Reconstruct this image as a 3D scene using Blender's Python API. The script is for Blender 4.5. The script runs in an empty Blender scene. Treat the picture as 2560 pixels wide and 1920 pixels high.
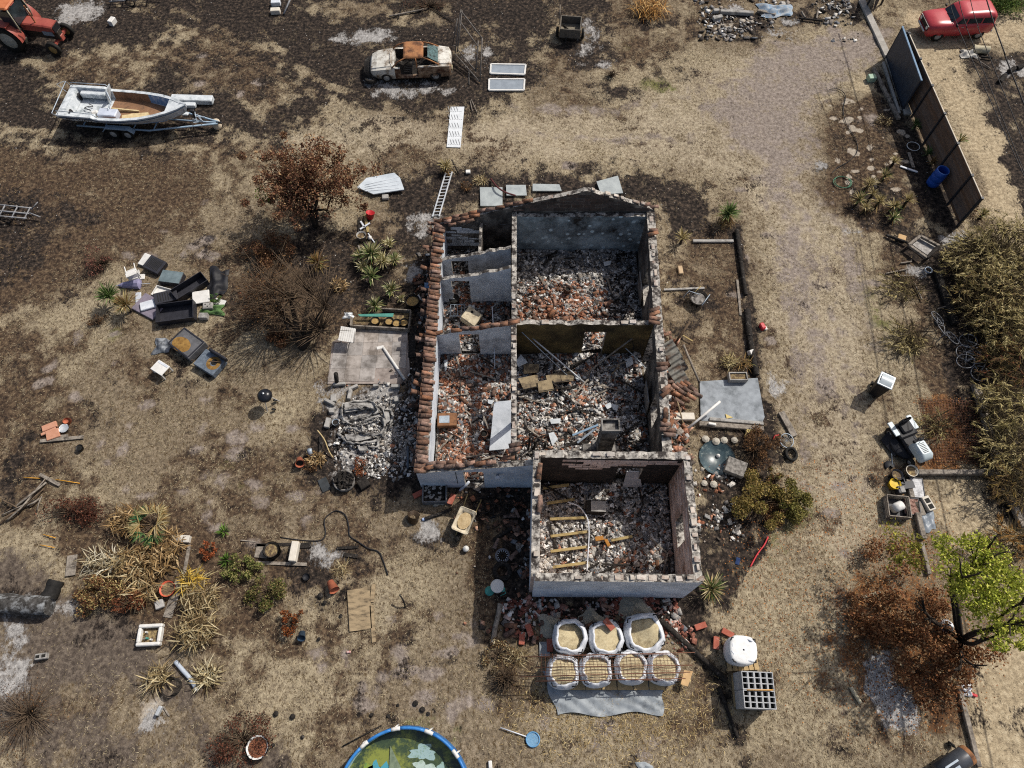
import bpy, math, random
import numpy as np
from mathutils import Vector, Matrix, Euler
random.seed(7); NP = np.random.default_rng(7)
R = math.radians; PI = math.pi
scene = bpy.context.scene; COL = scene.collection
# ---------------------------------------------------------------- camera, sky, sun, exposure
CAM_H, CAM_PITCH, CAM_F = 26.0, 64.0, 1775.0
cam = bpy.data.cameras.new('camera'); cam.sensor_width = 36; cam.lens = CAM_F/2560*36
cam.clip_end = 2000; cam.clip_start = .5
camo = bpy.data.objects.new('camera', cam); COL.objects.link(camo)
camo.location = (0, 0, CAM_H); camo.rotation_euler = (R(90-CAM_PITCH), 0, 0); scene.camera = camo
SUN_EL, SUN_AZ = 49.0, 38.0           # sun stands to the upper right of the picture (azimuth from +X towards +Y)
w = bpy.data.worlds.new('World'); scene.world = w; w.use_nodes = True
nt = w.node_tree; bg = nt.nodes['Background']; sky = nt.nodes.new('ShaderNodeTexSky')
sky.sky_type = 'NISHITA'; sky.sun_disc = False; sky.sun_elevation = R(SUN_EL); sky.sun_rotation = R(90-SUN_AZ)
sky.air_density = 1.0; sky.dust_density = 4.0; sky.ozone_density = .6
nt.links.new(sky.outputs[0], bg.inputs[0]); bg.inputs[1].default_value = 0.09
sl = bpy.data.lights.new('sun', 'SUN'); sl.energy = 3.7; sl.angle = R(.55); sl.color = (1, .955, .88)
so = bpy.data.objects.new('sun', sl); COL.objects.link(so)
sd = Vector((math.cos(R(SUN_AZ))*math.cos(R(SUN_EL)), math.sin(R(SUN_AZ))*math.cos(R(SUN_EL)), math.sin(R(SUN_EL))))
so.rotation_euler = (-sd).to_track_quat('-Z', 'Y').to_euler(); so.location = (30, 30, 40)
vs = scene.view_settings; vs.view_transform = 'Standard'; vs.look = 'None'; vs.exposure = 0.1; vs.gamma = 1
scene.cycles.max_bounces = 5; scene.cycles.diffuse_bounces = 3; scene.cycles.use_denoising = False; scene.cycles.filter_width = 1.1
# ---------------------------------------------------------------- survey: measured picture point -> place on the ground
def G(px, py, z=0.0):
    p = R(CAM_PITCH); u = (px-1280)/CAM_F; v = (py-960)/CAM_F
    d = (CAM_H-z)/(math.sin(p)+v*math.cos(p))
    return Vector((u*d, (math.cos(p)-v*math.sin(p))*d, z))
def O(x, y, z=0.0): return G(x*1.15732, y*1.15732, z)          # overview sheet
def T(k, x, y, z=0.0):                                          # survey sheets 1..16
    i, j = (k-1) % 4, (k-1)//4
    return G(i*640+x*.289331, j*480+y*.289331, z)
def A(x, y, z=0.0): return G(1000+.34358*x, 420+.34358*y, z)    # house, north sheet
def B(x, y, z=0.0): return G(1000+.34358*x, 960+.34358*y, z)    # house, south sheet
# ---------------------------------------------------------------- materials
def L(c):
    if isinstance(c, str): c = tuple(int(c[i:i+2], 16) for i in (0, 2, 4))
    f = lambda v: (v/12.92 if v <= .04045 else ((v+.055)/1.055)**2.4)
    return tuple(f(v/255) for v in c)+(1.0,)
_mats = {}
def pm(name, c1, c2=None, sc=5, rough=.85, bump=.25, c3=None, sc3=1.6, amt3=.5, metal=0, spec=.3, rnd=0, det=6, sharp3=.08, stretch=None, spots=None):
    """procedural weathered surface: two tones broken by noise, a third one in patches"""
    if name in _mats: return _mats[name]
    m = bpy.data.materials.new(name); m.use_nodes = True; t = m.node_tree; n = t.nodes; k = t.links.new
    b = n['Principled BSDF']; b.inputs['Roughness'].default_value = rough; b.inputs['Metallic'].default_value = metal
    b.inputs['Specular IOR Level'].default_value = spec
    g = n.new('ShaderNodeNewGeometry'); pos = g.outputs['Position']
    if stretch:
        mp = n.new('ShaderNodeMapping'); mp.inputs['Scale'].default_value = stretch; k(pos, mp.inputs['Vector']); pos = mp.outputs[0]
    nz = n.new('ShaderNodeTexNoise'); nz.inputs['Scale'].default_value = sc; nz.inputs['Detail'].default_value = det; nz.inputs['Roughness'].default_value = .65
    k(pos, nz.inputs['Vector'])
    r = n.new('ShaderNodeValToRGB'); r.color_ramp.elements[0].position = .33; r.color_ramp.elements[1].position = .67
    r.color_ramp.elements[0].color = L(c1); r.color_ramp.elements[1].color = L(c2 or c1); k(nz.outputs[0], r.inputs[0]); out = r.outputs[0]
    def over(col, fac_socket):
        nonlocal out
        mx = n.new('ShaderNodeMix'); mx.data_type = 'RGBA'; k(fac_socket, mx.inputs[0]); k(out, mx.inputs[6]); mx.inputs[7].default_value = L(col); out = mx.outputs[2]
    if c3:
        n3 = n.new('ShaderNodeTexNoise'); n3.inputs['Scale'].default_value = sc3; n3.inputs['Detail'].default_value = 8; n3.inputs['Roughness'].default_value = .7; k(pos, n3.inputs['Vector'])
        r3 = n.new('ShaderNodeValToRGB'); q = .5+(.5-amt3)*.5
        r3.color_ramp.elements[0].position = max(0, q-sharp3); r3.color_ramp.elements[1].position = min(1, q+sharp3); k(n3.outputs[0], r3.inputs[0]); over(c3, r3.outputs[0])
    if spots:
        vo = n.new('ShaderNodeTexVoronoi'); vo.inputs['Scale'].default_value = spots[1]; k(pos, vo.inputs['Vector'])
        rs = n.new('ShaderNodeValToRGB'); rs.color_ramp.elements[0].position = spots[2]; rs.color_ramp.elements[1].position = spots[2]+.04
        rs.color_ramp.elements[0].color = (1, 1, 1, 1); rs.color_ramp.elements[1].color = (0, 0, 0, 1); k(vo.outputs['Distance'], rs.inputs[0]); over(spots[0], rs.outputs[0])
    if rnd:
        oi = n.new('ShaderNodeObjectInfo'); hv = n.new('ShaderNodeHueSaturation')
        mr = n.new('ShaderNodeMapRange'); mr.inputs[3].default_value = 1-rnd; mr.inputs[4].default_value = 1+rnd*.8; k(oi.outputs['Random'], mr.inputs[0]); k(mr.outputs[0], hv.inputs['Value']); k(out, hv.inputs['Color'])
        ms = n.new('ShaderNodeMath'); ms.operation = 'MULTIPLY'; ms.inputs[1].default_value = 7.31; k(oi.outputs['Random'], ms.inputs[0]); fr = n.new('ShaderNodeMath'); fr.operation = 'FRACT'; k(ms.outputs[0], fr.inputs[0])
        m2 = n.new('ShaderNodeMapRange'); m2.inputs[3].default_value = .7; m2.inputs[4].default_value = 1.15; k(fr.outputs[0], m2.inputs[0]); k(m2.outputs[0], hv.inputs['Saturation']); out = hv.outputs[0]
    k(out, b.inputs['Base Color'])
    if bump:
        bp = n.new('ShaderNodeBump'); bp.inputs['Strength'].default_value = bump; bp.inputs['Distance'].default_value = .02; k(nz.outputs[0], bp.inputs['Height']); k(bp.outputs[0], b.inputs['Normal'])
    _mats[name] = m; return m
def attr_mat(name, rough=.95, trans=0, grain=False):
    """surface whose own colour is stored piece by piece"""
    m = bpy.data.materials.new(name); m.use_nodes = True; t = m.node_tree; b = t.nodes['Principled BSDF']
    a = t.nodes.new('ShaderNodeAttribute'); a.attribute_name = 'tint'; t.links.new(a.outputs['Color'], b.inputs['Base Color'])
    if grain:
        g = t.nodes.new('ShaderNodeNewGeometry'); z = t.nodes.new('ShaderNodeTexNoise'); z.inputs['Scale'].default_value = 22; z.inputs['Detail'].default_value = 3; r = t.nodes.new('ShaderNodeMapRange'); r.inputs[1].default_value = .3; r.inputs[2].default_value = .7; r.inputs[3].default_value = .45; r.inputs[4].default_value = 1.35
        x = t.nodes.new('ShaderNodeMix'); x.data_type = 'RGBA'; x.blend_type = 'MULTIPLY'; x.inputs[0].default_value = 1; t.links.new(g.outputs['Position'], z.inputs['Vector']); t.links.new(z.outputs[0], r.inputs[0]); t.links.new(a.outputs['Color'], x.inputs[6]); t.links.new(r.outputs[0], x.inputs[7]); t.links.new(x.outputs[2], b.inputs['Base Color'])
    b.inputs['Roughness'].default_value = rough; b.inputs['Specular IOR Level'].default_value = .15
    if trans:
        tr = t.nodes.new('ShaderNodeBsdfTranslucent'); t.links.new(a.outputs['Color'], tr.inputs[0])
        mx = t.nodes.new('ShaderNodeMixShader'); mx.inputs[0].default_value = trans
        t.links.new(b.outputs[0], mx.inputs[1]); t.links.new(tr.outputs[0], mx.inputs[2]); t.links.new(mx.outputs[0], t.nodes['Material Output'].inputs[0])
    return m
# ---------------------------------------------------------------- mesh builder
class MB:
    def __init__(s): s.v = []; s.f = []; s.mi = []; s.sm = []
    def add(s, vs, fs, mi=0, smooth=False):
        o = len(s.v); s.v += [tuple(x) for x in vs]
        for f in fs: s.f.append(tuple(i+o for i in f)); s.mi.append(mi); s.sm.append(smooth)
        return s
    def box(s, c, d, rot=(0, 0, 0), mi=0, taper=1.0, bev=0.0):
        m = Matrix.Translation(Vector(c)) @ Euler(rot).to_matrix().to_4x4(); x, y, z = d[0]/2, d[1]/2, d[2]/2
        if bev > 0:
            e = min(bev, x*.9, y*.9, z*.9); P = []
            for zz, k in ((-z, e), (-z+e, 0), (z-e, 0), (z, e)):
                t = taper if zz > 0 else 1
                a, b = (x-k)*t, (y-k)*t; e2 = e if k == 0 else e*.5
                P += [(-a+e2, -b, zz), (a-e2, -b, zz), (a, -b+e2, zz), (a, b-e2, zz), (a-e2, b, zz), (-a+e2, b, zz), (-a, b-e2, zz), (-a, -b+e2, zz)]
            F = [tuple(range(7, -1, -1)), tuple(range(24, 32))]
            for r in range(3):
                for i in range(8): j = (i+1) % 8; F.append((r*8+i, r*8+j, r*8+8+j, r*8+8+i))
            return s.add([m @ Vector(p) for p in P], F, mi)
        t = taper
        P = [(-x, -y, -z), (x, -y, -z), (x, y, -z), (-x, y, -z), (-x*t, -y*t, z), (x*t, -y*t, z), (x*t, y*t, z), (-x*t, y*t, z)]
        return s.add([m @ Vector(p) for p in P], [(3, 2, 1, 0), (4, 5, 6, 7), (0, 1, 5, 4), (1, 2, 6, 5), (2, 3, 7, 6), (3, 0, 4, 7)], mi)
    def cyl(s, a, b, r0, r1=None, n=10, caps=True, mi=0, smooth=True):
        a, b = Vector(a), Vector(b); r1 = r0 if r1 is None else r1; d = b-a
        if d.length < 1e-6: return s
        q = d.to_track_quat('Z', 'Y'); P = []
        for c, r in ((a, r0), (b, r1)):
            for i in range(n): t = 2*PI*i/n; P.append(c+q @ Vector((r*math.cos(t), r*math.sin(t), 0)))
        s.add(P, [(i, (i+1) % n, n+(i+1) % n, n+i) for i in range(n)], mi, smooth)
        if caps: s.add(P, [tuple(range(n-1, -1, -1)), tuple(range(n, 2*n))], mi)
        return s
    def tube(s, pts, r, n=6, mi=0, closed=False, r1=None):
        pts = [Vector(p) for p in pts]; N = len(pts); P = []; up = None
        for i, p in enumerate(pts):
            a = pts[i-1] if (i or closed) else p; c = pts[(i+1) % N] if (i < N-1 or closed) else p
            d = (c-a).normalized() if (c-a).length > 1e-9 else Vector((0, 0, 1))
            u = d.orthogonal().normalized() if up is None else (up-d*up.dot(d))
            u = u.normalized() if u.length > 1e-6 else d.orthogonal().normalized(); up = u; w_ = d.cross(u)
            rr = r if r1 is None else r+(r1-r)*i/max(1, N-1)
            for j in range(n): t = 2*PI*j/n; P.append(p+rr*(u*math.cos(t)+w_*math.sin(t)))
        F = []
        for i in range(N if closed else N-1):
            a, b = i*n, ((i+1) % N)*n
            F += [(a+j, a+(j+1) % n, b+(j+1) % n, b+j) for j in range(n)]
        if not closed: F += [tuple(range(n-1, -1, -1)), tuple((N-1)*n+j for j in range(n))]
        return s.add(P, F, mi, True)
    def lathe(s, prof, n=20, c=(0, 0, 0), mi=0, smooth=True, axis=None, arc=2*PI, sx=1, sy=1):
        c = Vector(c); q = Vector(axis).to_track_quat('Z', 'Y') if axis else None; P = []; full = abs(arc-2*PI) < 1e-6; m_ = n if full else n+1
        for r, z in prof:
            for i in range(m_):
                t = arc*i/n; p = Vector((r*math.cos(t)*sx, r*math.sin(t)*sy, z)); P.append(c+(q @ p if q else p))
        F = []
        for k in range(len(prof)-1):
            for i in range(n): j = (i+1) % m_; F.append((k*m_+i, k*m_+j, (k+1)*m_+j, (k+1)*m_+i))
        return s.add(P, F, mi, smooth)
    def plate(s, pts, th, mi=0, up=(0, 0, 1)):
        u = Vector(up)*th; P = [Vector(p) for p in pts]; n = len(P)
        return s.add(P+[p+u for p in P], [tuple(range(n-1, -1, -1)), tuple(range(n, 2*n))]+[(i, (i+1) % n, n+(i+1) % n, n+i) for i in range(n)], mi)
    def loft(s, rings, mi=0, caps=True, smooth=True, closed=True):
        n = len(rings[0]); P = [p for r in rings for p in r]; F = []
        for k in range(len(rings)-1):
            for i in range(n if closed else n-1): j = (i+1) % n; F.append((k*n+i, k*n+j, (k+1)*n+j, (k+1)*n+i))
        s.add(P, F, mi, smooth)
        if caps: s.add(rings[0], [tuple(range(n-1, -1, -1))], mi); s.add(rings[-1], [tuple(range(n))], mi)
        return s
    def grid(s, f, nu, nv, mi=0, smooth=True):
        P = [f(i/nu, j/nv) for j in range(nv+1) for i in range(nu+1)]; W = nu+1
        return s.add(P, [(j*W+i, j*W+i+1, (j+1)*W+i+1, (j+1)*W+i) for j in range(nv) for i in range(nu)], mi, smooth)
    def mesh(s, name, mats):
        me = bpy.data.meshes.new(name); me.from_pydata(s.v, [], s.f)
        for m in (mats if isinstance(mats, (list, tuple)) else [mats]): me.materials.append(m)
        me.polygons.foreach_set('material_index', s.mi); me.polygons.foreach_set('use_smooth', s.sm); me.update(); return me
    def build(s, name, mats, parent=None, loc=None, rz=0, rot=None):
        return link(name, s.mesh(name, mats), parent, loc, rz, rot)
def link(name, me, parent=None, loc=None, rz=0, rot=None, scale=None):
    o = bpy.data.objects.new(name, me); COL.objects.link(o); o.parent = parent
    if loc is not None: o.location = loc
    if rot is not None: o.rotation_euler = rot
    elif rz: o.rotation_euler = (0, 0, rz)
    if scale is not None: o.scale = (scale,)*3 if not hasattr(scale, '__len__') else scale
    return o
def tag(o, label=None, cat=None, group=None, kind=None):
    if label: o['label'] = label
    if cat: o['category'] = cat
    if group: o['group'] = group
    if kind or cat: o['kind'] = kind or 'thing'
    return o
def thing(name, label, cat, loc=(0, 0, 0), rz=0, group=None, rot=None):
    o = bpy.data.objects.new(name, None); COL.objects.link(o); o.empty_display_size = .2; o.location = loc
    o.rotation_euler = rot if rot is not None else (0, 0, rz); return tag(o, label, cat, group)
def copy_tree(o, parent=None):
    c = o.copy(); COL.objects.link(c); c.parent = parent
    for ch in list(o.children): copy_tree(ch, c)
    return c
def fast_mesh(name, V, F, mats, mi=None, tint=None, smooth=False):
    """numpy arrays -> mesh; F is (n,3) or (n,4); tint per face corner group"""
    me = bpy.data.meshes.new(name); nf, k = F.shape
    me.vertices.add(len(V)); me.vertices.foreach_set('co', np.ascontiguousarray(V, dtype=np.float32).ravel())
    me.loops.add(nf*k); me.loops.foreach_set('vertex_index', np.ascontiguousarray(F, dtype=np.int32).ravel())
    me.polygons.add(nf); me.polygons.foreach_set('loop_start', np.arange(0, nf*k, k, dtype=np.int32))
    if mi is not None: me.polygons.foreach_set('material_index', np.asarray(mi, dtype=np.int32))
    for m in (mats if isinstance(mats, (list, tuple)) else [mats]): me.materials.append(m)
    me.update(calc_edges=True)
    if tint is not None:
        a = me.color_attributes.new('tint', 'FLOAT_COLOR', 'POINT'); c = np.ones((len(V), 4), dtype=np.float32); c[:, :3] = tint; a.data.foreach_set('color', c.ravel())
    if smooth: me.polygons.foreach_set('use_smooth', np.ones(nf, dtype=bool))
    return me
def U(a, b): return random.uniform(a, b)
# ---------------------------------------------------------------- ground cover survey (what grew, burnt or lay bare where)
def vnoise(x, y, s, seed=0):
    g = np.random.default_rng(seed).random((257, 257)); u = x*s+1000.37; v = y*s+1000.71
    i = np.floor(u).astype(int); j = np.floor(v).astype(int); fu = u-i; fv = v-j; fu = fu*fu*(3-2*fu); fv = fv*fv*(3-2*fv); i %= 256; j %= 256
    return (g[i, j]*(1-fu)+g[i+1, j]*fu)*(1-fv)+(g[i, j+1]*(1-fu)+g[i+1, j+1]*fu)*fv
def fbm(x, y, s, seed=0, o=4):
    r = 0; a = .5; t = 0
    for k in range(o): r = r+a*vnoise(x, y, s*2**k, seed+k); t += a; a *= .55
    return r/t
def poly_mask(X, Y, pts, feather):
    P = [(p[0], p[1]) for p in pts]; n = len(P); inside = np.zeros(X.shape, bool); d = np.full(X.shape, 1e9)
    for i in range(n):
        x0, y0 = P[i]; x1, y1 = P[(i+1) % n]
        c = ((y0 > Y) != (y1 > Y)) & (X < (x1-x0)*(Y-y0)/((y1-y0) if y1 != y0 else 1e-9)+x0); inside ^= c
        ll = (x1-x0)**2+(y1-y0)**2+1e-12; t = np.clip(((X-x0)*(x1-x0)+(Y-y0)*(y1-y0))/ll, 0, 1)
        d = np.minimum(d, np.hypot(X-x0-t*(x1-x0), Y-y0-t*(y1-y0)))
    sdist = np.where(inside, d, -d); return np.clip(.5+sdist/(2*feather), 0, 1)
def line_mask(X, Y, pts, hw, feather):
    d = np.full(X.shape, 1e9)
    for (x0, y0), (x1, y1) in zip([p[:2] for p in pts[:-1]], [p[:2] for p in pts[1:]]):
        ll = (x1-x0)**2+(y1-y0)**2+1e-12; t = np.clip(((X-x0)*(x1-x0)+(Y-y0)*(y1-y0))/ll, 0, 1)
        d = np.minimum(d, np.hypot(X-x0-t*(x1-x0), Y-y0-t*(y1-y0)))
    return np.clip(.5+(hw-d)/(2*feather), 0, 1)
OP = lambda *c: [O(c[i], c[i+1]) for i in range(0, len(c), 2)]
TP = lambda k, *c: [T(k, c[i], c[i+1]) for i in range(0, len(c), 2)]
LAYERS = []
def lay(kind, strength, feather, pts=None, line=None, hw=.3, el=None): LAYERS.append((kind, strength, feather, pts, line, hw, el))
def ell(kind, strength, c, rx, ry, feather=.5): LAYERS.append((kind, strength, feather, None, None, 0, (c[0], c[1], rx, ry)))
# scorched field with the boat and the wreck
lay('char', .80, 1.2, OP(-60, -40, 1190, -40, 1210, 60, 1150, 130, 1150, 190, 1080, 225, 980, 245, 800, 235, 700, 245, 640, 290, 520, 305, 330, 318, 130, 325, -60, 290))
lay('brown', .8, 1.2, OP(-60, 280, 130, 320, 450, 330, 480, 420, 430, 500, 300, 560, 200, 620, -60, 720))
lay('char', .62, .9, OP(-60, 400, 150, 425, 230, 470, 130, 530, 60, 600, -60, 640))
lay('brown', .55, .8, OP(-60, 700, 130, 690, 190, 900, 130, 1080, -60, 1130))
lay('brown', .5, 1.2, OP(1130, 130, 1290, 190, 1500, 120, 1560, 60, 1900, 60, 1900, -40, 1300, -40, 1200, 60))
lay('char', .6, .5, OP(1190, -30, 1330, -30, 1330, 110, 1290, 170, 1340, 200, 1300, 215, 1250, 150, 1200, 110))
lay('char', .6, .7, OP(1530, 30, 1700, 5, 1880, -20, 1890, 50, 1750, 50, 1640, 85, 1560, 90))
ell('char', .8, O(1340, 200), .75, .6, .5); ell('char', .7, O(1420, 52), 1.6, .5, .5)
# singed collar round the house, its shadow painted in at the south-west
lay('char', .74, .8, OP(850, 380, 960, 352, 1200, 366, 1350, 356, 1500, 392, 1560, 440, 1550, 500, 1440, 560, 1420, 440, 950, 460, 900, 640, 850, 640, 830, 480))
lay('char', .9, .5, OP(890, 560, 960, 560, 930, 1000, 900, 1080, 720, 1060, 640, 985, 690, 850, 870, 830))
lay('brown', .75, .9, OP(640, 500, 860, 470, 900, 700, 740, 720, 620, 760, 480, 700, 500, 600))
lay('char', .62, .8, OP(640, 460, 800, 470, 900, 560, 880, 680, 720, 690, 620, 560))
lay('brown', .7, .7, OP(850, 1000, 1160, 1000, 1160, 1340, 1060, 1390, 1000, 1260, 960, 1090, 850, 1080))  # this and next patch: burn plus house shadow put into ground colour
lay('char', .72, .6, OP(900, 1030, 1160, 1030, 1160, 1400, 1090, 1420, 1080, 1190, 960, 1070))
lay('char', .75, .5, OP(1140, 1270, 1520, 1270, 1540, 1360, 1520, 1460, 1420, 1340, 1150, 1340))
lay('char', .68, .7, OP(1490, 960, 1640, 890, 1690, 960, 1660, 1200, 1590, 1290, 1500, 1310, 1490, 1100))
lay('brown', .55, .6, OP(1420, 520, 1600, 470, 1650, 820, 1500, 830, 1440, 700))
lay('char', .72, .25, line=OP(1592, 500, 1615, 640, 1630, 810, 1660, 930, 1655, 1180, 1560, 1300), hw=.32)
lay('char', .6, .5, OP(1440, 600, 1520, 600, 1530, 700, 1450, 740))
lay('char', .62, .4, line=OP(1440, 1330, 1530, 1420, 1570, 1530, 1610, 1640), hw=.3)
# bed by the fence, neighbour's strip, reed bank
lay('brown', .85, .5, OP(1770, 350, 1800, 220, 1880, 190, 1935, 250, 2010, 470, 1960, 510, 1880, 520, 1800, 470, 1760, 400))
lay('char', .5, .5, OP(1800, 380, 1990, 380, 2060, 500, 1990, 530, 1840, 500))
lay('char', .75, .4, OP(1890, 150, 1960, 250, 2010, 340, 2090, 480, 2060, 520, 1990, 460, 1900, 250))
lay('char', .72, .4, OP(2080, 105, 2260, 110, 2260, 560, 2200, 430, 2150, 260))
lay('char', .82, .6, OP(1930, 515, 2060, 495, 2130, 560, 2260, 560, 2260, 1300, 2200, 1180, 2130, 1050, 2060, 800, 2000, 620))
lay('brown', .6, .5, OP(1880, 520, 1990, 520, 2110, 800, 2160, 1000, 2080, 1010, 2000, 830))
lay('rust', .55, .3, OP(1970, 860, 2090, 840, 2150, 1010, 1990, 1010))
# kitchen garden and burnt scrub, lower left
lay('brown', .75, .7, OP(90, 1090, 420, 1110, 560, 1190, 800, 1190, 800, 1260, 600, 1300, 620, 1390, 340, 1430, 140, 1290))
lay('dirt_shade', .75, .6, OP(-60, 1200, 120, 1230, 170, 1290, 330, 1390, 420, 1470, 420, 1560, 280, 1500, 150, 1480, 60, 1560, -60, 1660))
lay('dirt_shade', .5, .8, OP(-60, 1500, 300, 1490, 420, 1540, 620, 1600, 640, 1720, -60, 1720))
lay('char', .5, .5, OP(-60, 1260, 120, 1260, 130, 1330, -60, 1340)); lay('char', .55, .5, OP(150, 1330, 270, 1340, 300, 1380, 170, 1390))
lay('brown', .6, .8, OP(390, 1560, 590, 1540, 620, 1720, 360, 1720)); lay('brown', .55, .6, OP(1040, 1400, 1170, 1350, 1190, 1560, 1080, 1570))
lay('char', .55, .4, OP(500, 1180, 780, 1175, 790, 1235, 560, 1240)); lay('char', .45, .4, OP(560, 1225, 760, 1235, 750, 1300, 650, 1330))
lay('char', .55, .5, OP(-60, 980, 60, 1010, 50, 1090, -60, 1120)); ell('char', .7, T(9, 130, 670), .35, .3, .2); ell('char', .6, T(9, 220, 500), .4, .3, .2)
# bare soil: drive, ruts, lane
lay('soil', .72, .9, OP(1500, 240, 1560, 190, 1640, 120, 1800, 70, 1930, 60, 1900, 130, 1800, 190, 1750, 260, 1750, 380, 1800, 470, 1740, 420, 1690, 330, 1600, 300))
lay('soil', .66, .9, OP(1500, 200, 1700, 180, 1740, 330, 1700, 430, 1560, 300))
lay('soil', .52, .5, line=OP(1690, 420, 1720, 560, 1760, 700, 1780, 840), hw=.5); lay('soil', .5, .5, line=OP(1800, 470, 1850, 620, 1900, 800), hw=.35)
lay('sand', .72, .6, OP(1960, 30, 2270, 20, 2270, 90, 2100, 100, 2080, 120, 2190, 330, 2260, 420, 2260, 600, 2160, 500, 2010, 230, 1940, 80))
lay('straw', .55, .3, line=OP(2030, 190, 2090, 330, 2130, 420), hw=.25)
lay('sand', .75, .5, OP(2010, 1055, 2130, 1030, 2160, 1120, 2220, 1260, 2130, 1240, 2030, 1180)); lay('sand', .8, .5, OP(2090, 1400, 2140, 1370, 2270, 1400, 2270, 1720, 2110, 1720, 2085, 1500))
lay('rust', .52, 1.0, OP(1880, 1180, 2010, 1160, 2080, 1390, 2100, 1500, 1960, 1570, 1800, 1480, 1780, 1330)); lay('dirt_shade', .5, .7, OP(1760, 1270, 1900, 1250, 1900, 1560, 1790, 1580))  # last patch: cast shadow of the half-green tree put into ground colour
ell('sand', .6, O(1870, 180), .8, .8, .5); ell('soil', .5, O(1880, 250), .8, .8, .5)
_rs = random.Random(11)
for (x0, y0, x1, y1, n) in ((200, 860, 560, 1080, 13), (420, 1020, 700, 1180, 12), (820, 1290, 1040, 1560, 22), (660, 1400, 860, 1560, 9), (260, 430, 480, 560, 10), (420, 820, 640, 1020, 7), (60, 700, 260, 880, 8), (1620, 700, 1860, 1200, 16), (1180, 1520, 1420, 1640, 5), (1560, 240, 1900, 900, 14)):
    for _ in range(n): ell('soil', _rs.uniform(.5, .75), O(_rs.uniform(x0, x1), _rs.uniform(y0, y1)), _rs.uniform(.13, .36), _rs.uniform(.12, .3), .16)
for (x, y) in ((435, 118), (418, 205), (434, 178), (455, 235), (560, 180), (845, 85), (390, 215), (470, 205), (520, 205), (880, 200), (1010, 380), (1230, 360), (1110, 120)):
    ell('soil', .8, O(x, y), _rs.uniform(.25, .45), _rs.uniform(.2, .32), .12)
for _ in range(46): ell('pale', _rs.uniform(.55, .8), O(_rs.uniform(1790, 1960), _rs.uniform(215, 420)), _rs.uniform(.1, .25), _rs.uniform(.08, .2), .08)
# ash
ell('ash', .85, T(1, 690, 95), 1.0, .95, .6); lay('ash', .7, .45, TP(2, 720, 300, 1040, 280, 1230, 270, 1230, 330, 960, 390, 740, 390)); lay('ash', .72, .4, TP(2, 960, 745, 1250, 740, 1620, 740, 1640, 800, 1300, 820, 1000, 800))
ell('ash', .6, T(2, 1840, 480), .3, .6, .3); ell('ash', .55, T(2, 1990, 460), .4, .6, .3); lay('ash', .5, .5, TP(3, 560, 130, 740, 150, 720, 430, 640, 520, 560, 400)); ell('ash', .5, T(3, 800, 560), .5, .6, .3)
lay('ash', .86, .25, TP(16, 850, 760, 960, 620, 1040, 650, 1070, 800, 1060, 930, 1180, 980, 1220, 1130, 1190, 1390, 1070, 1390, 990, 1200, 900, 1000, 850, 860))
lay('char', .7, .3, TP(16, 1210, 900, 1290, 930, 1290, 1130, 1240, 1300, 1190, 1150)); lay('char', .6, .35, TP(16, 930, 1000, 1010, 1050, 1020, 1250, 950, 1200))
ell('pale', .85, T(13, 1290, 1180), .5, .45, .3); ell('ash', .7, T(13, 1330, 1260), .45, .45, .3); ell('ash', .6, T(13, 90, 600), .5, 1.2, .4); ell('ash', .65, T(13, 60, 880), .5, .8, .4); ell('ash', .6, T(13, 540, 320), .5, .3, .3)
ell('char', .7, T(10, 1490, 1330), .65, .55, .3); ell('ash', .85, T(10, 1500, 1300), .42, .36, .25); ell('ash', .65, T(6, 1450, 270), .6, .6, .4); ell('ash', .62, T(6, 1330, 690), .35, .4, .3); ell('char', .7, T(4, 440, 1430), .4, .45, .3); ell('ash', .55, T(4, 430, 1420), .25, .3, .2)
lay('ash', .65, .35, TP(10, 450, 1420, 680, 1390, 780, 1500, 620, 1600, 440, 1560)); lay('ash', .7, .3, TP(4, 1960, 520, 2090, 500, 2060, 620, 1990, 700)); ell('ash', .6, T(4, 2200, 620), .5, .4, .3)
lay('ash', .62, .35, TP(4, 0, 240, 240, 270, 220, 320, 20, 310)); lay('ash', .6, .3, TP(4, 60, 120, 260, 160, 160, 190, 40, 180)); lay('pale', .6, .2, TP(3, 1780, 200, 2080, 180, 1900, 240, 1820, 280, 1700, 280)); ell('ash', .6, T(3, 1890, 80), .9, .3, .25)
lay('ash', .7, .35, TP(8, 1480, 400, 1720, 330, 1660, 420, 1500, 480)); ell('ash', .6, T(8, 740, 350), .5, .25, .2); ell('ash', .55, T(8, 1300, 680), .4, .3, .3)
lay('ash', .5, .5, OP(690, 830, 880, 830, 870, 1010, 740, 1020)); ell('ash', .62, T(12, 60, 0), .4, .5, .3)
ell('green', .6, T(3, 1240, 730), .7, .35, .4); ell('green', .5, T(3, 980, 400), .5, .5, .4); ell('green', .6, T(8, 930, 1060), .5, 1.1, .5); lay('green', .5, .5, TP(12, 200, 850, 420, 960, 300, 1250, 40, 1600, 0, 1500)); ell('green', .5, T(9, 1950, 700), .7, .5, .5); ell('green', .55, T(9, 2050, 900), .25, .25, .2)
ell('green', .5, T(5, 1000, 1230), .5, .35, .3); ell('green', .8, T(4, 2150, 60), 2.6, 1.2, .6); ell('green', .5, T(14, 1430, 1290), .5, .2, .2); ell('green', .5, T(14, 1720, 1460), .3, .5, .2); ell('straw', .6, T(3, 1430, 60), .5, .5, .4)
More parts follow.
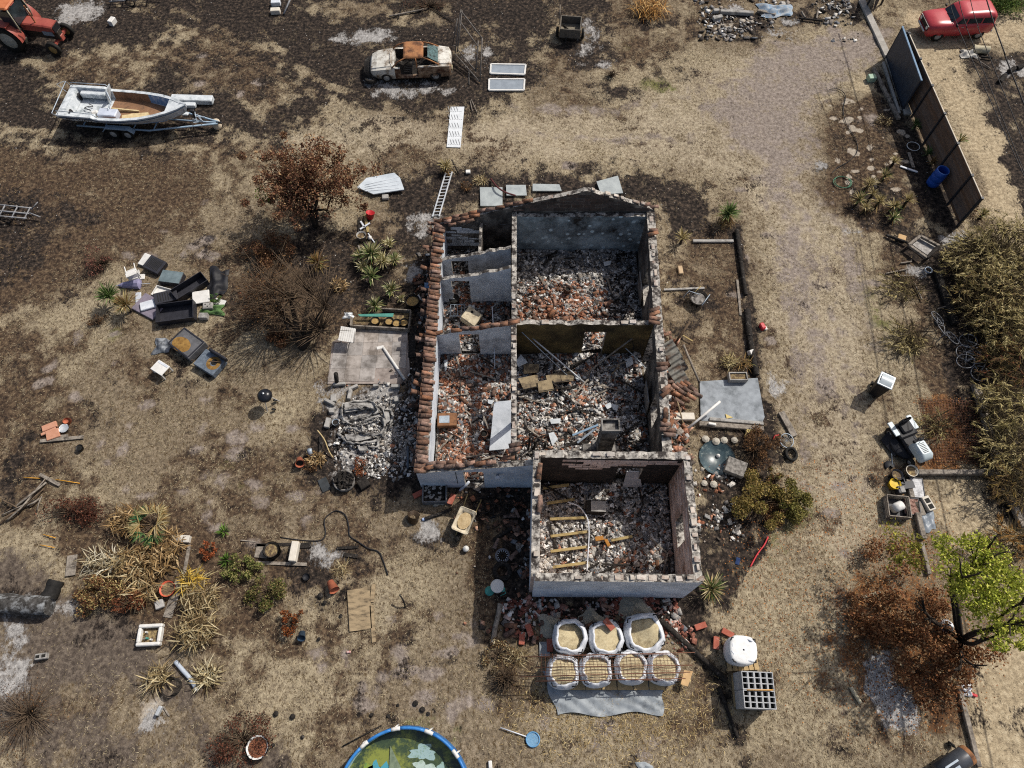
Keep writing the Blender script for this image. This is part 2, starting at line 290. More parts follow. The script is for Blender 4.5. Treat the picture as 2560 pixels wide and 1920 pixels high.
# wheel tracks through the scorched field
for l in ((2, 260, 700, 560, 830, 800, 900), (2, 60, 560, 300, 720, 520, 840), (2, 100, 880, 180, 1000, 330, 1080), (1, 1300, 280, 1700, 280, 2100, 420), (1, 1700, 800, 2100, 640, 2200, 700), (1, 300, 560, 900, 650, 1300, 640)):
    lay('brown', .62, .35, line=TP(*l), hw=.3)
lay('worn', .66, 1.0, OP(520, 300, 700, 262, 800, 250, 1060, 250, 1300, 235, 1450, 190, 1560, 120, 1700, 90, 1900, 60, 1900, 140, 1780, 200, 1765, 330, 1800, 450, 1870, 640, 1900, 900, 1900, 1100, 1880, 1230, 1780, 1250, 1720, 1000, 1690, 700, 1630, 480, 1560, 395, 1480, 375, 1350, 345, 1100, 345, 900, 345, 700, 335))
lay('thin', .75, .8, OP(60, 130, 200, 100, 330, 80, 480, 70, 600, 130, 640, 210, 560, 270, 470, 200, 350, 160, 240, 240, 100, 230)); lay('thin', .6, .6, OP(640, 0, 980, 0, 960, 60, 700, 50)); lay('thin', .6, .5, OP(1000, 120, 1060, 100, 1100, 40, 1000, 60))
for l in ((1, 900, 40, 1300, 120, 1700, 330, 2000, 560), (1, 1100, 20, 1500, 90, 1900, 250, 2200, 420), (1, 1850, 300, 2100, 560, 2212, 800), (2, 0, 420, 250, 560, 560, 720, 900, 820), (2, 0, 250, 200, 420, 480, 640, 760, 790), (1, 0, 560, 400, 520, 900, 560, 1300, 520), (1, 0, 1090, 500, 1180, 900, 1240), (2, 700, 120, 900, 60, 1150, 20)): lay('thin', .8, .22, line=TP(*l), hw=.16)
for l in ((7, 2212, 0, 2300, 500, 2420, 1000, 2520, 1659), (8, 300, 0, 420, 500, 560, 1000, 700, 1659), (12, 250, 0, 330, 500, 300, 1000), (12, 700, 0, 780, 500, 820, 1000), (3, 0, 900, 700, 960, 1400, 900, 1900, 620), (3, 0, 1150, 700, 1200, 1500, 1180, 2000, 1100)): lay('soil', .5, .35, line=TP(*l), hw=.2)
KINDS_ = ('char', 'brown', 'soil', 'sand', 'ash', 'green', 'rust', 'dirt_shade', 'pale', 'straw', 'worn', 'thin')
def cover(X, Y):
    out = {k: np.zeros(X.shape) for k in KINDS_}
    wx = X+(fbm(X, Y, .7, 31)-.5)*1.4; wy = Y+(fbm(X, Y, .7, 41)-.5)*1.4
    for kind, st, fe, pts, line, hw, el in LAYERS:
        if pts: q = pts
        if el:
            x, y, rx, ry = el; d = np.hypot((wx*.4+X*.6-x)/rx, (wy*.4+Y*.6-y)/ry); m = np.clip(.5+(1-d)*min(rx, ry)/(2*fe), 0, 1)
        else:
            P = pts or line; x0 = min(p[0] for p in P)-3; x1 = max(p[0] for p in P)+3; y0 = min(p[1] for p in P)-3; y1 = max(p[1] for p in P)+3
            sel = (X > x0) & (X < x1) & (Y > y0) & (Y < y1)
            if not sel.any(): continue
            m = np.zeros(X.shape); m[sel] = poly_mask(wx[sel], wy[sel], pts, fe) if pts else line_mask(wx[sel]*.5+X[sel]*.5, wy[sel]*.5+Y[sel]*.5, line, hw, fe)
        m = m*st
        if kind == 'straw':
            for k in ('char', 'brown', 'sand'): out[k] *= 1-m
        if kind == 'thin': out['char'] *= 1-m*.8; out['brown'] = np.maximum(out['brown'], m*.75)
        if kind == 'worn': out['brown'] *= 1-m*.6
        out[kind] = np.maximum(out[kind], m)
        if kind == 'brown' and st == .62 and line:  out['char'] *= 1-m*.55
    return out
def hc(X, Y, s, seed, o=4, g=2.3): return np.clip((fbm(X, Y, s, seed, o)-.5)*g+.5, 0, 1)
def relief(X, Y): return (fbm(X, Y, .35, 3)-.5)*.10+(fbm(X, Y, 2.2, 5)-.5)*.05
def make_ground():
    def axis(a, b, step, far):
        c = np.arange(a, b+step/2, step); ext = []; s = step; x = b
        while x < far: s *= 1.35; x += s; ext.append(x)
        lo = []; s = step; x = a
        while x > -far: s *= 1.35; x -= s; lo.append(x)
        return np.array(lo[::-1]+list(c)+ext)
    xs = axis(-31, 31, .115, 300); ys = axis(-2.5, 39, .115, 300); X, Y = np.meshgrid(xs, ys)
    cv = cover(X, Y); big = hc(X, Y, .9, 61); mid = hc(X, Y, 2.6, 67, 4, 2.6); var = hc(X, Y, .28, 71, 5, 2.8)
    cv['brown'] = np.maximum(cv['brown'], np.clip(hc(X, Y, .45, 91, 4)*.62-.05, 0, .5)*np.where(X > 6.5, .75, 1)); cv['char'] = np.maximum(cv['char'], np.clip(hc(X, Y, .5, 95, 4)*.34-.1, 0, .2))
    for k_ in cv:
        if k_ not in ('ash', 'pale'): cv[k_] = cv[k_]+((big-.5)*.34+(mid-.5)*.42)*np.clip(cv[k_]*6, 0, 1)
        else: cv[k_] = cv[k_]+((mid-.5)*.5)*np.clip(cv[k_]*6, 0, 1)
    cv['var'] = var; Z = relief(X, Y); Z = np.where((np.abs(X) > 32) | (Y > 40) | (Y < -4), 0, Z)-.02
    V = np.stack([X.ravel(), Y.ravel(), Z.ravel()], 1); W = len(xs); H_ = len(ys)
    i, j = np.meshgrid(np.arange(W-1), np.arange(H_-1)); a = (j*W+i).ravel(); F = np.stack([a, a+1, a+W+1, a+W], 1)
    m = bpy.data.materials.new('scorched_ground'); me = fast_mesh('ground', V, F, m, smooth=True)
    for k in cv:
        at = me.attributes.new(k, 'FLOAT', 'POINT'); at.data.foreach_set('value', cv[k].ravel().astype(np.float32))
    m.use_nodes = True; t = m.node_tree; n = t.nodes; kk = t.links.new; b = n['Principled BSDF']; b.inputs['Roughness'].default_value = .95; b.inputs['Specular IOR Level'].default_value = .1
    g = n.new('ShaderNodeNewGeometry')
    def noise(sc, det=5, rough=.65, st=None):
        q = n.new('ShaderNodeTexNoise'); q.inputs['Scale'].default_value = sc; q.inputs['Detail'].default_value = det; q.inputs['Roughness'].default_value = rough
        if st: mp = n.new('ShaderNodeMapping'); mp.inputs['Scale'].default_value = st; mp.inputs['Rotation'].default_value = (0, 0, .5); kk(g.outputs['Position'], mp.inputs[0]); kk(mp.outputs[0], q.inputs['Vector'])
        else: kk(g.outputs['Position'], q.inputs['Vector'])
        return q.outputs[0]
    def ramp(s, *stops):
        r = n.new('ShaderNodeValToRGB'); e = r.color_ramp.elements
        while len(e) < len(stops): e.new(.5)
        for x, (p, c) in zip(e, stops): x.position = p; x.color = L(c) if not isinstance(c, (int, float)) else (c, c, c, 1)
        kk(s, r.inputs[0]); return r.outputs[0]
    def mix(f, a, c):
        x = n.new('ShaderNodeMix'); x.data_type = 'RGBA'; kk(f, x.inputs[0]); kk(a, x.inputs[6]); kk(c, x.inputs[7]); return x.outputs[2]
    def math_(op, a, c):
        x = n.new('ShaderNodeMath'); x.operation = op
        for s, i_ in ((a, 0), (c, 1)):
            if isinstance(s, (int, float)): x.inputs[i_].default_value = s
            else: kk(s, x.inputs[i_])
        return x.outputs[0]
    n2 = noise(6, 4, .75); n3 = noise(26, 2, .7); n5 = noise(11, 3, .8, (1, .6, 1)); va = n.new('ShaderNodeAttribute'); va.attribute_name = 'var'; n1 = va.outputs['Fac']
    def sel(attr, amp_big, amp_small, w):
        a = n.new('ShaderNodeAttribute'); a.attribute_name = attr
        s = math_('ADD', a.outputs['Fac'], math_('MULTIPLY', math_('SUBTRACT', n5, .5), amp_small*1.5))
        r = n.new('ShaderNodeMapRange'); r.interpolation_type = 'SMOOTHSTEP'; r.inputs[1].default_value = .42-w; r.inputs[2].default_value = .42+w; kk(s, r.inputs[0])
        gate = n.new('ShaderNodeMapRange'); gate.inputs[1].default_value = .02; gate.inputs[2].default_value = .18; kk(a.outputs['Fac'], gate.inputs[0]); return math_('MULTIPLY', r.outputs[0], gate.outputs[0])
    straw = mix(ramp(n1, (.25, 0), (.75, 1)), ramp(n2, (.34, '564c41'), (.5, '786b58'), (.66, '948672')), ramp(n2, (.34, '706454'), (.5, '948770'), (.68, 'b0a389')))
    straw = mix(ramp(n5, (.38, .9), (.47, 0)), straw, ramp(n3, (.4, '3d3122'), (.6, '5b4a33')))
    col = mix(sel('worn', .5, .8, .25), straw, ramp(n2, (.34, '7d7060'), (.5, '9d907a'), (.66, 'b5a992')))
    col = mix(sel('green', .5, .7, .2), col, ramp(n2, (.35, '53532f'), (.65, '787848')))
    col = mix(sel('brown', .8, 1.0, .16), col, ramp(n2, (.36, '2d2520'), (.5, '4b3d31'), (.62, '6b5a47')))
    col = mix(sel('dirt_shade', .6, .6, .2), col, ramp(n2, (.36, '453d37'), (.5, '5c5249'), (.64, '74695d')))
    col = mix(sel('rust', .7, 1.0, .18), col, ramp(n5, (.38, '3a281d'), (.5, '61432c'), (.62, '856242')))
    col = mix(sel('soil', .45, .5, .26), col, ramp(n2, (.36, '6c615a'), (.5, '867b72'), (.66, 'a0948a')))
    col = mix(sel('sand', .45, .5, .22), col, ramp(n2, (.36, '887a64'), (.5, 'a5957a'), (.66, 'bfb094')))
    col = mix(sel('char', .75, .9, .15), col, ramp(n2, (.36, '171413'), (.48, '2b2623'), (.58, '423932'), (.68, '65574a')))
    col = mix(sel('pale', .4, .5, .12), col, ramp(n2, (.36, '908578'), (.64, 'b3a897')))
    col = mix(sel('ash', .7, .9, .2), col, mix(ramp(n3, (.4, 0), (.6, .5)), ramp(n2, (.36, '5f5c5a'), (.5, '8c8986'), (.66, 'b8b5b1')), ramp(n3, (.4, '8c8986'), (.6, 'b5b2ae'))))
    col = mix(ramp(n3, (.28, .65), (.39, 0)), col, ramp(n2, (.4, '231c16'), (.6, '3b3126')))
    kk(col, b.inputs['Base Color'])
    bp = n.new('ShaderNodeBump'); bp.inputs['Strength'].default_value = .7; bp.inputs['Distance'].default_value = .05; kk(math_('ADD', math_('MULTIPLY', n2, .6), math_('MULTIPLY', n3, .5)), bp.inputs['Height']); kk(bp.outputs[0], b.inputs['Normal'])
    return tag(link('ground', me), 'scorched yard of dry straw grass and charred earth', None, None, 'structure')
make_ground()
# ---------------------------------------------------------------- grass, flecks and litter (uncountable)
def scatter(name, n, wfun, length, width, cols, flat, label, cat, box=(-30, 30, -2, 38), mat=None, clump=0, zup=0.0):
    x = NP.uniform(box[0], box[1], n*4); y = NP.uniform(box[2], box[3], n*4)
    keep = np.abs(x) < 17.5+.37*(y+1); x, y = x[keep], y[keep]
    cv = cover(x, y); wt = wfun(cv, x, y); k = NP.random(len(x)) < wt; x, y = x[k][:n], y[k][:n]; n = len(x)
    z = relief(x, y)-.02; a = NP.uniform(0, 2*PI, n)+(fbm(x, y, .8, 77)-.5)*4; l = NP.uniform(.6, 1.3, n)*length; wd = NP.uniform(.7, 1.3, n)*width; h = NP.uniform(.1, 1, n)*flat
    dx, dy = np.cos(a), np.sin(a)
    P0 = np.stack([x-dy*wd, y+dx*wd, z+zup], 1); P1 = np.stack([x+dy*wd, y-dx*wd, z+zup], 1); P2 = np.stack([x+dx*l, y+dy*l, z+zup+h], 1)
    V = np.stack([P0, P1, P2], 1).reshape(-1, 3); F = np.arange(3*n).reshape(-1, 3)
    C = np.array([L(c)[:3] for c in cols]); t = C[NP.integers(0, len(C), n)]*NP.uniform(.75, 1.2, (n, 1)); T_ = np.repeat(t, 3, 0)
    return tag(link(name, fast_mesh(name, V, F, mat or MAT_TINT, tint=T_)), label, cat, None, 'stuff')
MAT_TINT = attr_mat('tinted_litter')
def w_straw(c, x, y):
    return np.clip(1-1.35*c['char']-1.0*c['soil']-1.1*c['sand']-.7*c['brown']-c['ash']-.8*c['dirt_shade']-c['pale'], 0, 1)*np.clip((fbm(x, y, 1.3, 5)-.3)*2.5, .15, 1)
scatter('dry_grass', 150000, w_straw, .10, .008, ('988a6e', 'a6987b', '867861', '6f624b', 'afa286', '5a4f3f'), .05, 'short dry straw grass covering the yard', 'grass')
scatter('ash_flecks', 5200, lambda c, x, y: np.clip(c['char']*1.1+c['brown']*.4-.25, 0, 1)*np.where(y > 17, 1, .35)*np.clip((fbm(x, y, .6, 8)-.35)*3, .05, 1), .05, .018, ('b5b0a8', '99938b', '85776a', 'c9c6c0', '917a58'), .02, 'pale ash flecks and dead leaves on burnt ground', 'ash')
# ================================================================ the burnt house
M_WHITE = pm('limewashed_render', 'cbd2dc', 'dde3ea', 3, .8, .15, c3='8a919b', sc3=1.1, amt3=.22, sharp3=.18)
M_LIME = pm('broken_lime_top', 'c6c1b8', '8f8981', 9, .95, .8, c3='3a3532', sc3=4, amt3=.5, sharp3=.06)
M_SOOTBLUE = pm('sooty_blue_plaster', '98a8ad', 'bfced2', 2.2, .9, .3, c3='33302c', sc3=.9, amt3=.44, sharp3=.14, spots=('cfe2e6', 2.6, .2))
M_SOOT = pm('sooted_plaster', '302c2a', '625a52', 2.5, .95, .4, c3='9a9186', sc3=1.5, amt3=.34, sharp3=.12)
M_OLIVE = pm('smoked_ochre_plaster', '5c4c30', '8a7548', 1.6, .9, .2, c3='1a1614', sc3=.55, amt3=.5, sharp3=.18)
M_BLOCKW = pm('smoke_stained_white_block', 'c3c6ca', 'dcdfe2', 2.5, .9, .3, c3='55514d', sc3=.9, amt3=.26, sharp3=.16)
M_PINKBRICK = pm('scorched_pink_brick', 'bda79b', 'd6c5ba', 5, .95, .4, c3='8a6f62', sc3=2.5, amt3=.35, rnd=.18)
M_GREYBRICK = pm('soot_grey_brick', '4a403b', '665850', 5, .95, .5, rnd=.2)
M_PALEBRICK = pm('pale_brick_with_mortar', 'a79d92', 'cdc6bc', 6, .95, .6, c3='7a6052', sc3=3, amt3=.42, rnd=.3)
M_TILE = pm('terracotta_tile', '7f5a46', 'a17a64', 7, .9, .4, c3='4f4036', sc3=4, amt3=.45, rnd=.4)
M_SOOTTILE = pm('smoked_terracotta', '5f493d', '886755', 7, .9, .4, c3='2d2622', sc3=4, amt3=.4, rnd=.3)
M_CHAR = pm('charred_wood', '141210', '35302c', 12, .95, .7, c3='6d6862', sc3=6, amt3=.2)
M_GREYWOOD = pm('grey_weathered_wood', '6d655c', '9c9387', 9, .9, .4, stretch=(1, 1, 1), c3='463f38', sc3=4, amt3=.35)
M_DUST = attr_mat('broken_debris', .95, 0, True)
house = thing('burnt_house', 'roofless burnt-out house with tiled wall tops and rubble-filled rooms', 'house', (1.3, 12, 0))
HC = Vector((1.3, 12, 0))
def hl(p): return Vector(p)-HC
def wall(name, p0, p1, th, za, zb, mats, openings=(), jag=.06, step=.2, z0=-.05, parent=None, arch=None):
    p0, p1 = Vector((p0[0], p0[1], 0)), Vector((p1[0], p1[1], 0)); d = p1-p0; Ln = d.length; d.normalize(); n = Vector((-d.y, d.x, 0))*th/2
    cuts = {0.0, Ln}
    for o in openings: cuts |= {o[0], o[1]}
    s = step
    while s < Ln:
        if min(abs(s-c) for c in cuts) > step*.4: cuts.add(s)
        s += step*U(.8, 1.2)
    if arch: cuts.add(arch)
    xs = sorted(cuts); mb = MB()
    top = lambda x: (za+(zb-za)*x/Ln)
    tz = [top(x)+U(-jag, jag) for x in xs]; tz2 = [t+U(-jag, jag)*.5 for t in tz]
    def q(x, side, z): return p0+d*x+n*side+Vector((0, 0, z))-HC
    for i in range(len(xs)-1):
        a, b = xs[i], xs[i+1]; m = (a+b)/2; ops = sorted([(o[2], o[3], o) for o in openings if o[0]-1e-6 <= m <= o[1]+1e-6])
        lo = z0; bands = []
        for (c, e, o) in ops:
            if c > lo+1e-4: bands.append((lo, c, False))
            lo = e
        bands.append((lo, None, True))
        for (u0, u1, istop) in bands:
            za_, zb_ = (tz[i], tz[i+1]) if istop else (u1, u1); zc_, zd_ = (tz2[i], tz2[i+1]) if istop else (u1, u1)
            if istop and u0 > min(za_, zb_)-.01: continue
            mb.add([q(a, -1, u0), q(b, -1, u0), q(b, -1, zb_), q(a, -1, za_)], [(0, 1, 2, 3)], 0)
            mb.add([q(b, 1, u0), q(a, 1, u0), q(a, 1, zc_), q(b, 1, zd_)], [(0, 1, 2, 3)], 1)
            mb.add([q(a, -1, za_), q(b, -1, zb_), q(b, 1, zd_), q(a, 1, zc_)], [(0, 1, 2, 3)], 2)
            if u0 > z0+.01: mb.add([q(a, -1, u0), q(a, 1, u0), q(b, 1, u0), q(b, -1, u0)], [(0, 1, 2, 3)], 2)
    for (x, sgn, i) in ((0.0, 1, 0), (Ln, -1, -1)):
        f = [q(x, 1, z0), q(x, -1, z0), q(x, -1, tz[i]), q(x, 1, tz2[i])]; mb.add(f if sgn > 0 else f[::-1], [(0, 1, 2, 3)], 0)
    for o in openings:
        for (x, sgn) in ((o[0], -1), (o[1], 1)):
            if 1e-4 < x < Ln-1e-4:
                zt = min(o[3], top(x)); f = [q(x, 1, max(o[2], z0)), q(x, -1, max(o[2], z0)), q(x, -1, zt), q(x, 1, zt)]; mb.add(f if sgn > 0 else f[::-1], [(0, 1, 2, 3)], 2)
    return mb.build(name, mats, parent or house)
BR = {}
def brick_mesh(key, mat, sz):
    if key not in BR:
        BR[key] = []
        for k in range(3):
            mb = MB(); mb.box((0, 0, 0), sz, bev=.012); mb.v = [(x+U(-.006, .006), y+U(-.006, .006), z+U(-.008, .008)) for x, y, z in mb.v]; BR[key].append(mb.mesh('brick', mat))
    return BR[key]
def brick_face(wallobj, p0, p1, side, z0, z1, key, mat, bl=.5, bh=.2, th=.05, skip=.1, proud=.006, openings=(), top=None, mask=None):
    """courses standing a little proud of a wall face, joints recessed"""
    p0, p1 = Vector((p0[0], p0[1], 0)), Vector((p1[0], p1[1], 0)); d = p1-p0; Ln = d.length; d.normalize(); n = Vector((-d.y, d.x, 0))*side
    ms = brick_mesh(key, mat, (bl-.014, th, bh-.013)); r = 0; z = z0
    while z+bh <= z1+.01:
        x = -bl*.5*(r % 2)
        while x < Ln:
            c = x+bl/2
            if .2 < c < Ln-.15 and random.random() > skip and not any(o[0]-.2 < c < o[1]+.2 and o[2]-.1 < z+bh/2 < o[3]+.1 for o in openings) and (top is None or z+bh < top(c)) and not (mask and mask(c, z)):
                o = link('brick', random.choice(ms), wallobj, p0+d*c+n*(proud-th/2+U(-.004, .008))+Vector((0, 0, z+bh/2))-HC); o.rotation_euler = (0, 0, math.atan2(d.y, d.x))
            x += bl
        z += bh; r += 1
def top_bricks(wallobj, p0, p1, th, za, zb, key, mat, bl=.36, skip=.45, openings=()):
    p0, p1 = Vector((p0[0], p0[1], 0)), Vector((p1[0], p1[1], 0)); d = p1-p0; Ln = d.length; d.normalize(); x = .1; n = Vector((-d.y, d.x, 0))
    ms = brick_mesh(key, mat, (bl-.03, th*.9, .07))
    while x < Ln-.1:
        if random.random() > skip:
            o = link('brick', random.choice(ms), wallobj, p0+d*(x+bl/2)+n*U(-.02, .02)+Vector((0, 0, za+(zb-za)*x/Ln+U(0, .035)))-HC)
            o.rotation_euler = (U(-.05, .05), -math.atan2(zb-za, Ln)+U(-.05, .05), math.atan2(d.y, d.x)+U(-.06, .06)); o.scale = (U(.45, 1.1), U(.5, 1.1), U(.5, 1.3))
        x += bl*U(.7, 1.3)
WT = .27
M_SOOTP = pm('blackened_plaster', '1f1c1a', '3a3532', 3, .95, .3)
# outer and inner walls
w_n = wall('wall', (-3.3, 19.5), (5.92, 19.5), .24, 1.75, 1.75, [M_SOOT, M_WHITE, M_LIME]); w_n['label'] = 'north gable wall with smoked inner face'
def gable(x): return 3.85-(3.0-x)*.335 if x < 3.0 else 3.85-(x-3.0)*.40
mb = MB(); gx = [-3.3+i*.31 for i in range(30)]; gx = [x for x in gx if x < 5.92]+[3.0, 5.92]; gx.sort()
gz = [gable(x)+U(-.03, .03) for x in gx]
for i in range(len(gx)-1):
    a, b = gx[i], gx[i+1]
    if b-a < .01: continue
    za, zb = gz[i], gz[i+1]; f = lambda x, y, z: Vector((x, y, z))-HC
    mb.add([f(a, 19.40, 1.7), f(b, 19.40, 1.7), f(b, 19.40, zb), f(a, 19.40, za)], [(0, 1, 2, 3)], 0); mb.add([f(b, 19.6, 1.7), f(a, 19.6, 1.7), f(a, 19.6, za), f(b, 19.6, zb)], [(0, 1, 2, 3)], 1)
    mb.add([f(a, 19.40, za), f(b, 19.40, zb), f(b, 19.6, zb), f(a, 19.6, za)], [(0, 1, 2, 3)], 2)
mb.add([f(5.92, 19.4, 1.7), f(5.92, 19.6, 1.7), f(5.92, 19.6, gz[-1]), f(5.92, 19.4, gz[-1])], [(0, 1, 2, 3)], 2)
w_g = mb.build('gable', [M_SOOT, M_WHITE, M_LIME], house); w_g['label'] = 'soot-blackened brick gable'
brick_face(w_g, (.2, 19.40), (5.9, 19.40), -1, 2.62, 3.9, 'gbrick', M_GREYBRICK, .5, .2, top=lambda c: gable(.2+c)-.04, skip=.04)
top_bricks(w_g, (.6, 19.5), (3.0, 19.5), .2, gable(.6), 3.85, 'pale', M_PALEBRICK, .3); top_bricks(w_g, (3.0, 19.5), (5.9, 19.5), .2, 3.85, gable(5.9), 'pale', M_PALEBRICK, .3)
w_room = wall('wall', (.12, 19.26), (5.62, 19.26), .2, 2.55, 2.55, [M_SOOTBLUE, M_SOOT, M_LIME]); w_room['label'] = 'blue plaster flaking under soot'
mop = [(.35, 1.75, 0, 2.32), (1.87, 3.3, 0, 2.32), (3.42, 4.7, 0, 2.32)]
w_mid = wall('wall', (.06, 8.8), (.1, 19.36), .2, 2.6, 2.6, [M_SOOT, M_BLOCKW, M_LIME], mop); top_bricks(w_mid, (.06, 8.8), (.1, 19.36), .2, 2.6, 2.6, 'pale', M_PALEBRICK)
eop = [(1.6, 2.5, .9, 2.1), (4.35, 5.15, 0, 2.05), (7.1, 8.2, .85, 2.1)]
w_e = wall('wall', (5.45, 8.75), (5.76, 19.4), .34, 2.62, 2.62, [M_PALEBRICK, M_SOOT, M_LIME], eop); top_bricks(w_e, (5.45, 8.75), (5.76, 19.4), .34, 2.62, 2.62, 'pale', M_PALEBRICK, .42)
cop = [(2.68, 3.52, 0, 2.02)]
w_c = wall('wall', (.16, 14.05), (5.5, 14.05), .2, 2.58, 2.58, [M_OLIVE, M_SOOT, M_LIME], cop); top_bricks(w_c, (.16, 14.05), (5.5, 14.05), .2, 2.58, 2.58, 'pale', M_PALEBRICK, .4); w_c['label'] = 'smoked ochre wall with a doorway'
w_w = wall('wall', (-3.2, 8.5), (-3.05, 19.4), .34, 1.72, 1.72, [M_WHITE, M_BLOCKW, M_LIME], jag=.05); w_w['label'] = 'low eaves wall under the tile row'
hs = lambda x: 1.72+(x+3.0)*.29
for (y, x0, x1, ops, ma) in ((17.6, -2.95, -.05, [(.42, 1.12, 0, 1.72), ], M_BLOCKW), (16.6, -2.95, -.05, [(.45, 1.2, 0, 1.74)], M_BLOCKW), (14.05, -2.95, -.05, [(.85, 1.65, 0, 1.8)], M_BLOCKW)):
    o = wall('wall', (x0, y), (x1, y), .15, hs(x0), hs(x1), [ma, M_SOOT, M_LIME], ops, jag=.06)
    if y > 16: brick_face(o, (x0, y-.075), (x1, y-.075), -1, .2, 1.5, 'wblock', M_BLOCKW, .5, .22, .03, .04, .004, ops)
o = wall('wall', (-1.35, 17.68), (-1.3, 19.3), .12, 1.9, 2.05, [M_SOOT, M_BLOCKW, M_LIME], jag=.08)
brick_face(w_n, (-2.9, 19.38), (-1.45, 19.38), -1, .3, 1.7, 'wblock', M_BLOCKW, .5, .22, .03, .03, .004)
sw = (-3.45, 8.42); se = (.8, 8.42); sop = [(1.69, 2.42, 0, 1.78)]
w_s = wall('wall', sw, se, .22, 1.62, 2.5, [M_WHITE, M_SOOT, M_LIME], sop, jag=.02); w_s['label'] = 'pale blue-white wing wall with an open doorway'
# south room
SBm = [M_WHITE, M_PINKBRICK, M_LIME]
nop = [(3.05, 3.95, 0, 1.95)]
w_sn = wall('wall', (.74, 8.58), (6.06, 8.5), WT, 2.92, 2.92, [M_SOOTP, M_SOOT, M_LIME], nop); brick_face(w_sn, (1.0, 8.445), (5.9, 8.365), -1, .35, 2.85, 'pinkbrick', M_PINKBRICK, .5, .2, .05, .03, .006, [(2.8, 3.7, 0, 2.0)], mask=lambda c, z: (c < 1.0 and not (c > .9 and z > 2.4)) or z < 2.35-.32*c+.25*math.sin(3*c) or (c > 3.9 and z < 2.2))
top_bricks(w_sn, (.74, 8.58), (6.06, 8.5), WT, 2.92, 2.92, 'pale', M_PALEBRICK, .4); w_sn['label'] = 'brick wall half stripped of blackened plaster'
w_sw = wall('wall', (.74, 4.42), (.86, 8.44), WT, 2.92, 2.92, [M_PINKBRICK, M_WHITE, M_LIME]); top_bricks(w_sw, (.74, 4.42), (.86, 8.44), WT, 2.92, 2.92, 'pale', M_PALEBRICK, .36)
wop = [(1.35, 2.3, .95, 2.1)]
w_se = wall('wall', (5.95, 4.42), (6.03, 8.36), WT, 2.92, 2.92, [M_WHITE, pm('recessed_joint', '8f7a6d', 'a8958a', 6, .95, .3), M_LIME], wop); brick_face(w_se, (5.815, 4.5), (5.895, 8.36), 1, .35, 2.85, 'pinkbrick', M_PINKBRICK, .5, .2, .05, .05, .006, [(1.27, 2.22, .95, 2.1)])
top_bricks(w_se, (5.95, 4.42), (6.03, 8.36), WT, 2.92, 2.92, 'pale', M_PALEBRICK, .36); w_se['label'] = 'bare brick wall with a window hole'
w_ss = wall('wall', (.72, 4.40), (6.08, 4.36), .26, 2.9, 2.9, SBm); top_bricks(w_ss, (.72, 4.40), (6.08, 4.36), .26, 2.9, 2.9, 'pale', M_PALEBRICK, .34, .1); w_ss['label'] = 'pale blue-white south wall with smoke stains'
# roof tiles left on the wall tops
def tile_mesh(mat, ln=.44, r0=.098, r1=.078, n=7):
    mb = MB(); P = []
    for x, r in ((-ln/2, r0), (ln/2, r1)):
        for rr in (r, r-.014):
            for i in range(n+1): t = PI*i/n; P.append((x, rr*math.cos(t), rr*math.sin(t)*.85))
    m = n+1; F = []
    for i in range(n):
        F += [(i, i+1, 2*m+i+1, 2*m+i), (m+i+1, m+i, 3*m+i, 3*m+i+1), (i+1, i, m+i, m+i+1), (2*m+i, 2*m+i+1, 3*m+i+1, 3*m+i)]
    F += [(0, 2*m, 3*m, m), (n, m+n, 3*m+n, 2*m+n)]
    mb.add(P, F, 0, True); return mb.mesh('roof_tile', mat)
TM = [tile_mesh(M_TILE), tile_mesh(M_SOOTTILE), tile_mesh(M_TILE, .38), tile_mesh(M_SOOTTILE, .26)]
def rtile(p, yaw, pitch=0, roll=0, k=None, parent=None):
    o = link('roof_tile', TM[k if k is not None else random.choice((0, 0, 1, 1, 2))], parent or house, Vector(p)-(HC if parent is None else Vector()))
    o.rotation_euler = (roll, pitch, yaw); return o
y = 8.35
while y < 19.62:
    x = -3.2+(y-8.5)*.0138
    rtile((x-.1, y, 1.76), U(-.09, .09), .28+U(-.05, .05), U(-.06, .06))
    if random.random() < .55: rtile((x-.02+U(-.04, .04), y+U(-.03, .03), 1.83), U(-.16, .16), .25+U(-.08, .08), U(-.1, .1))
    if random.random() < .22: rtile((x-.42+U(-.1, .1), y, 1.60), U(-.3, .3), .35+U(-.1, .2), U(-.3, .3))
    y += .178
for (x0, x1, y_, zf, off) in ((-3.3, .55, 19.52, gable, .04), (-3.25, -1.5, 19.36, gable, .05), (-2.7, -1.5, 19.2, lambda x: gable(x)-.08, .05), (-3.1, -.1, 14.05, hs, .04), (-1.6, 0, 13.95, hs, .08), (-3.55, -1.9, 8.45, lambda x: 1.62+(x+3.45)*.207, .05), (-3.5, -2.2, 8.62, lambda x: 1.62+(x+3.45)*.207, .03), (-1.7, -.9, 8.5, lambda x: 1.62+(x+3.45)*.207, .06), (-.3, .05, 8.6, lambda x: 1.62+(x+3.45)*.207, .08), (5.3, 5.95, 19.5, gable, .03)):
    x = x0
    while x < x1:
        if random.random() > .07: rtile((x+.2, y_+U(-.03, .03), zf(x+.2)+off+U(0, .02)), U(-.12, .12), -.3+U(-.06, .06), U(-.12, .12))
        x += .375
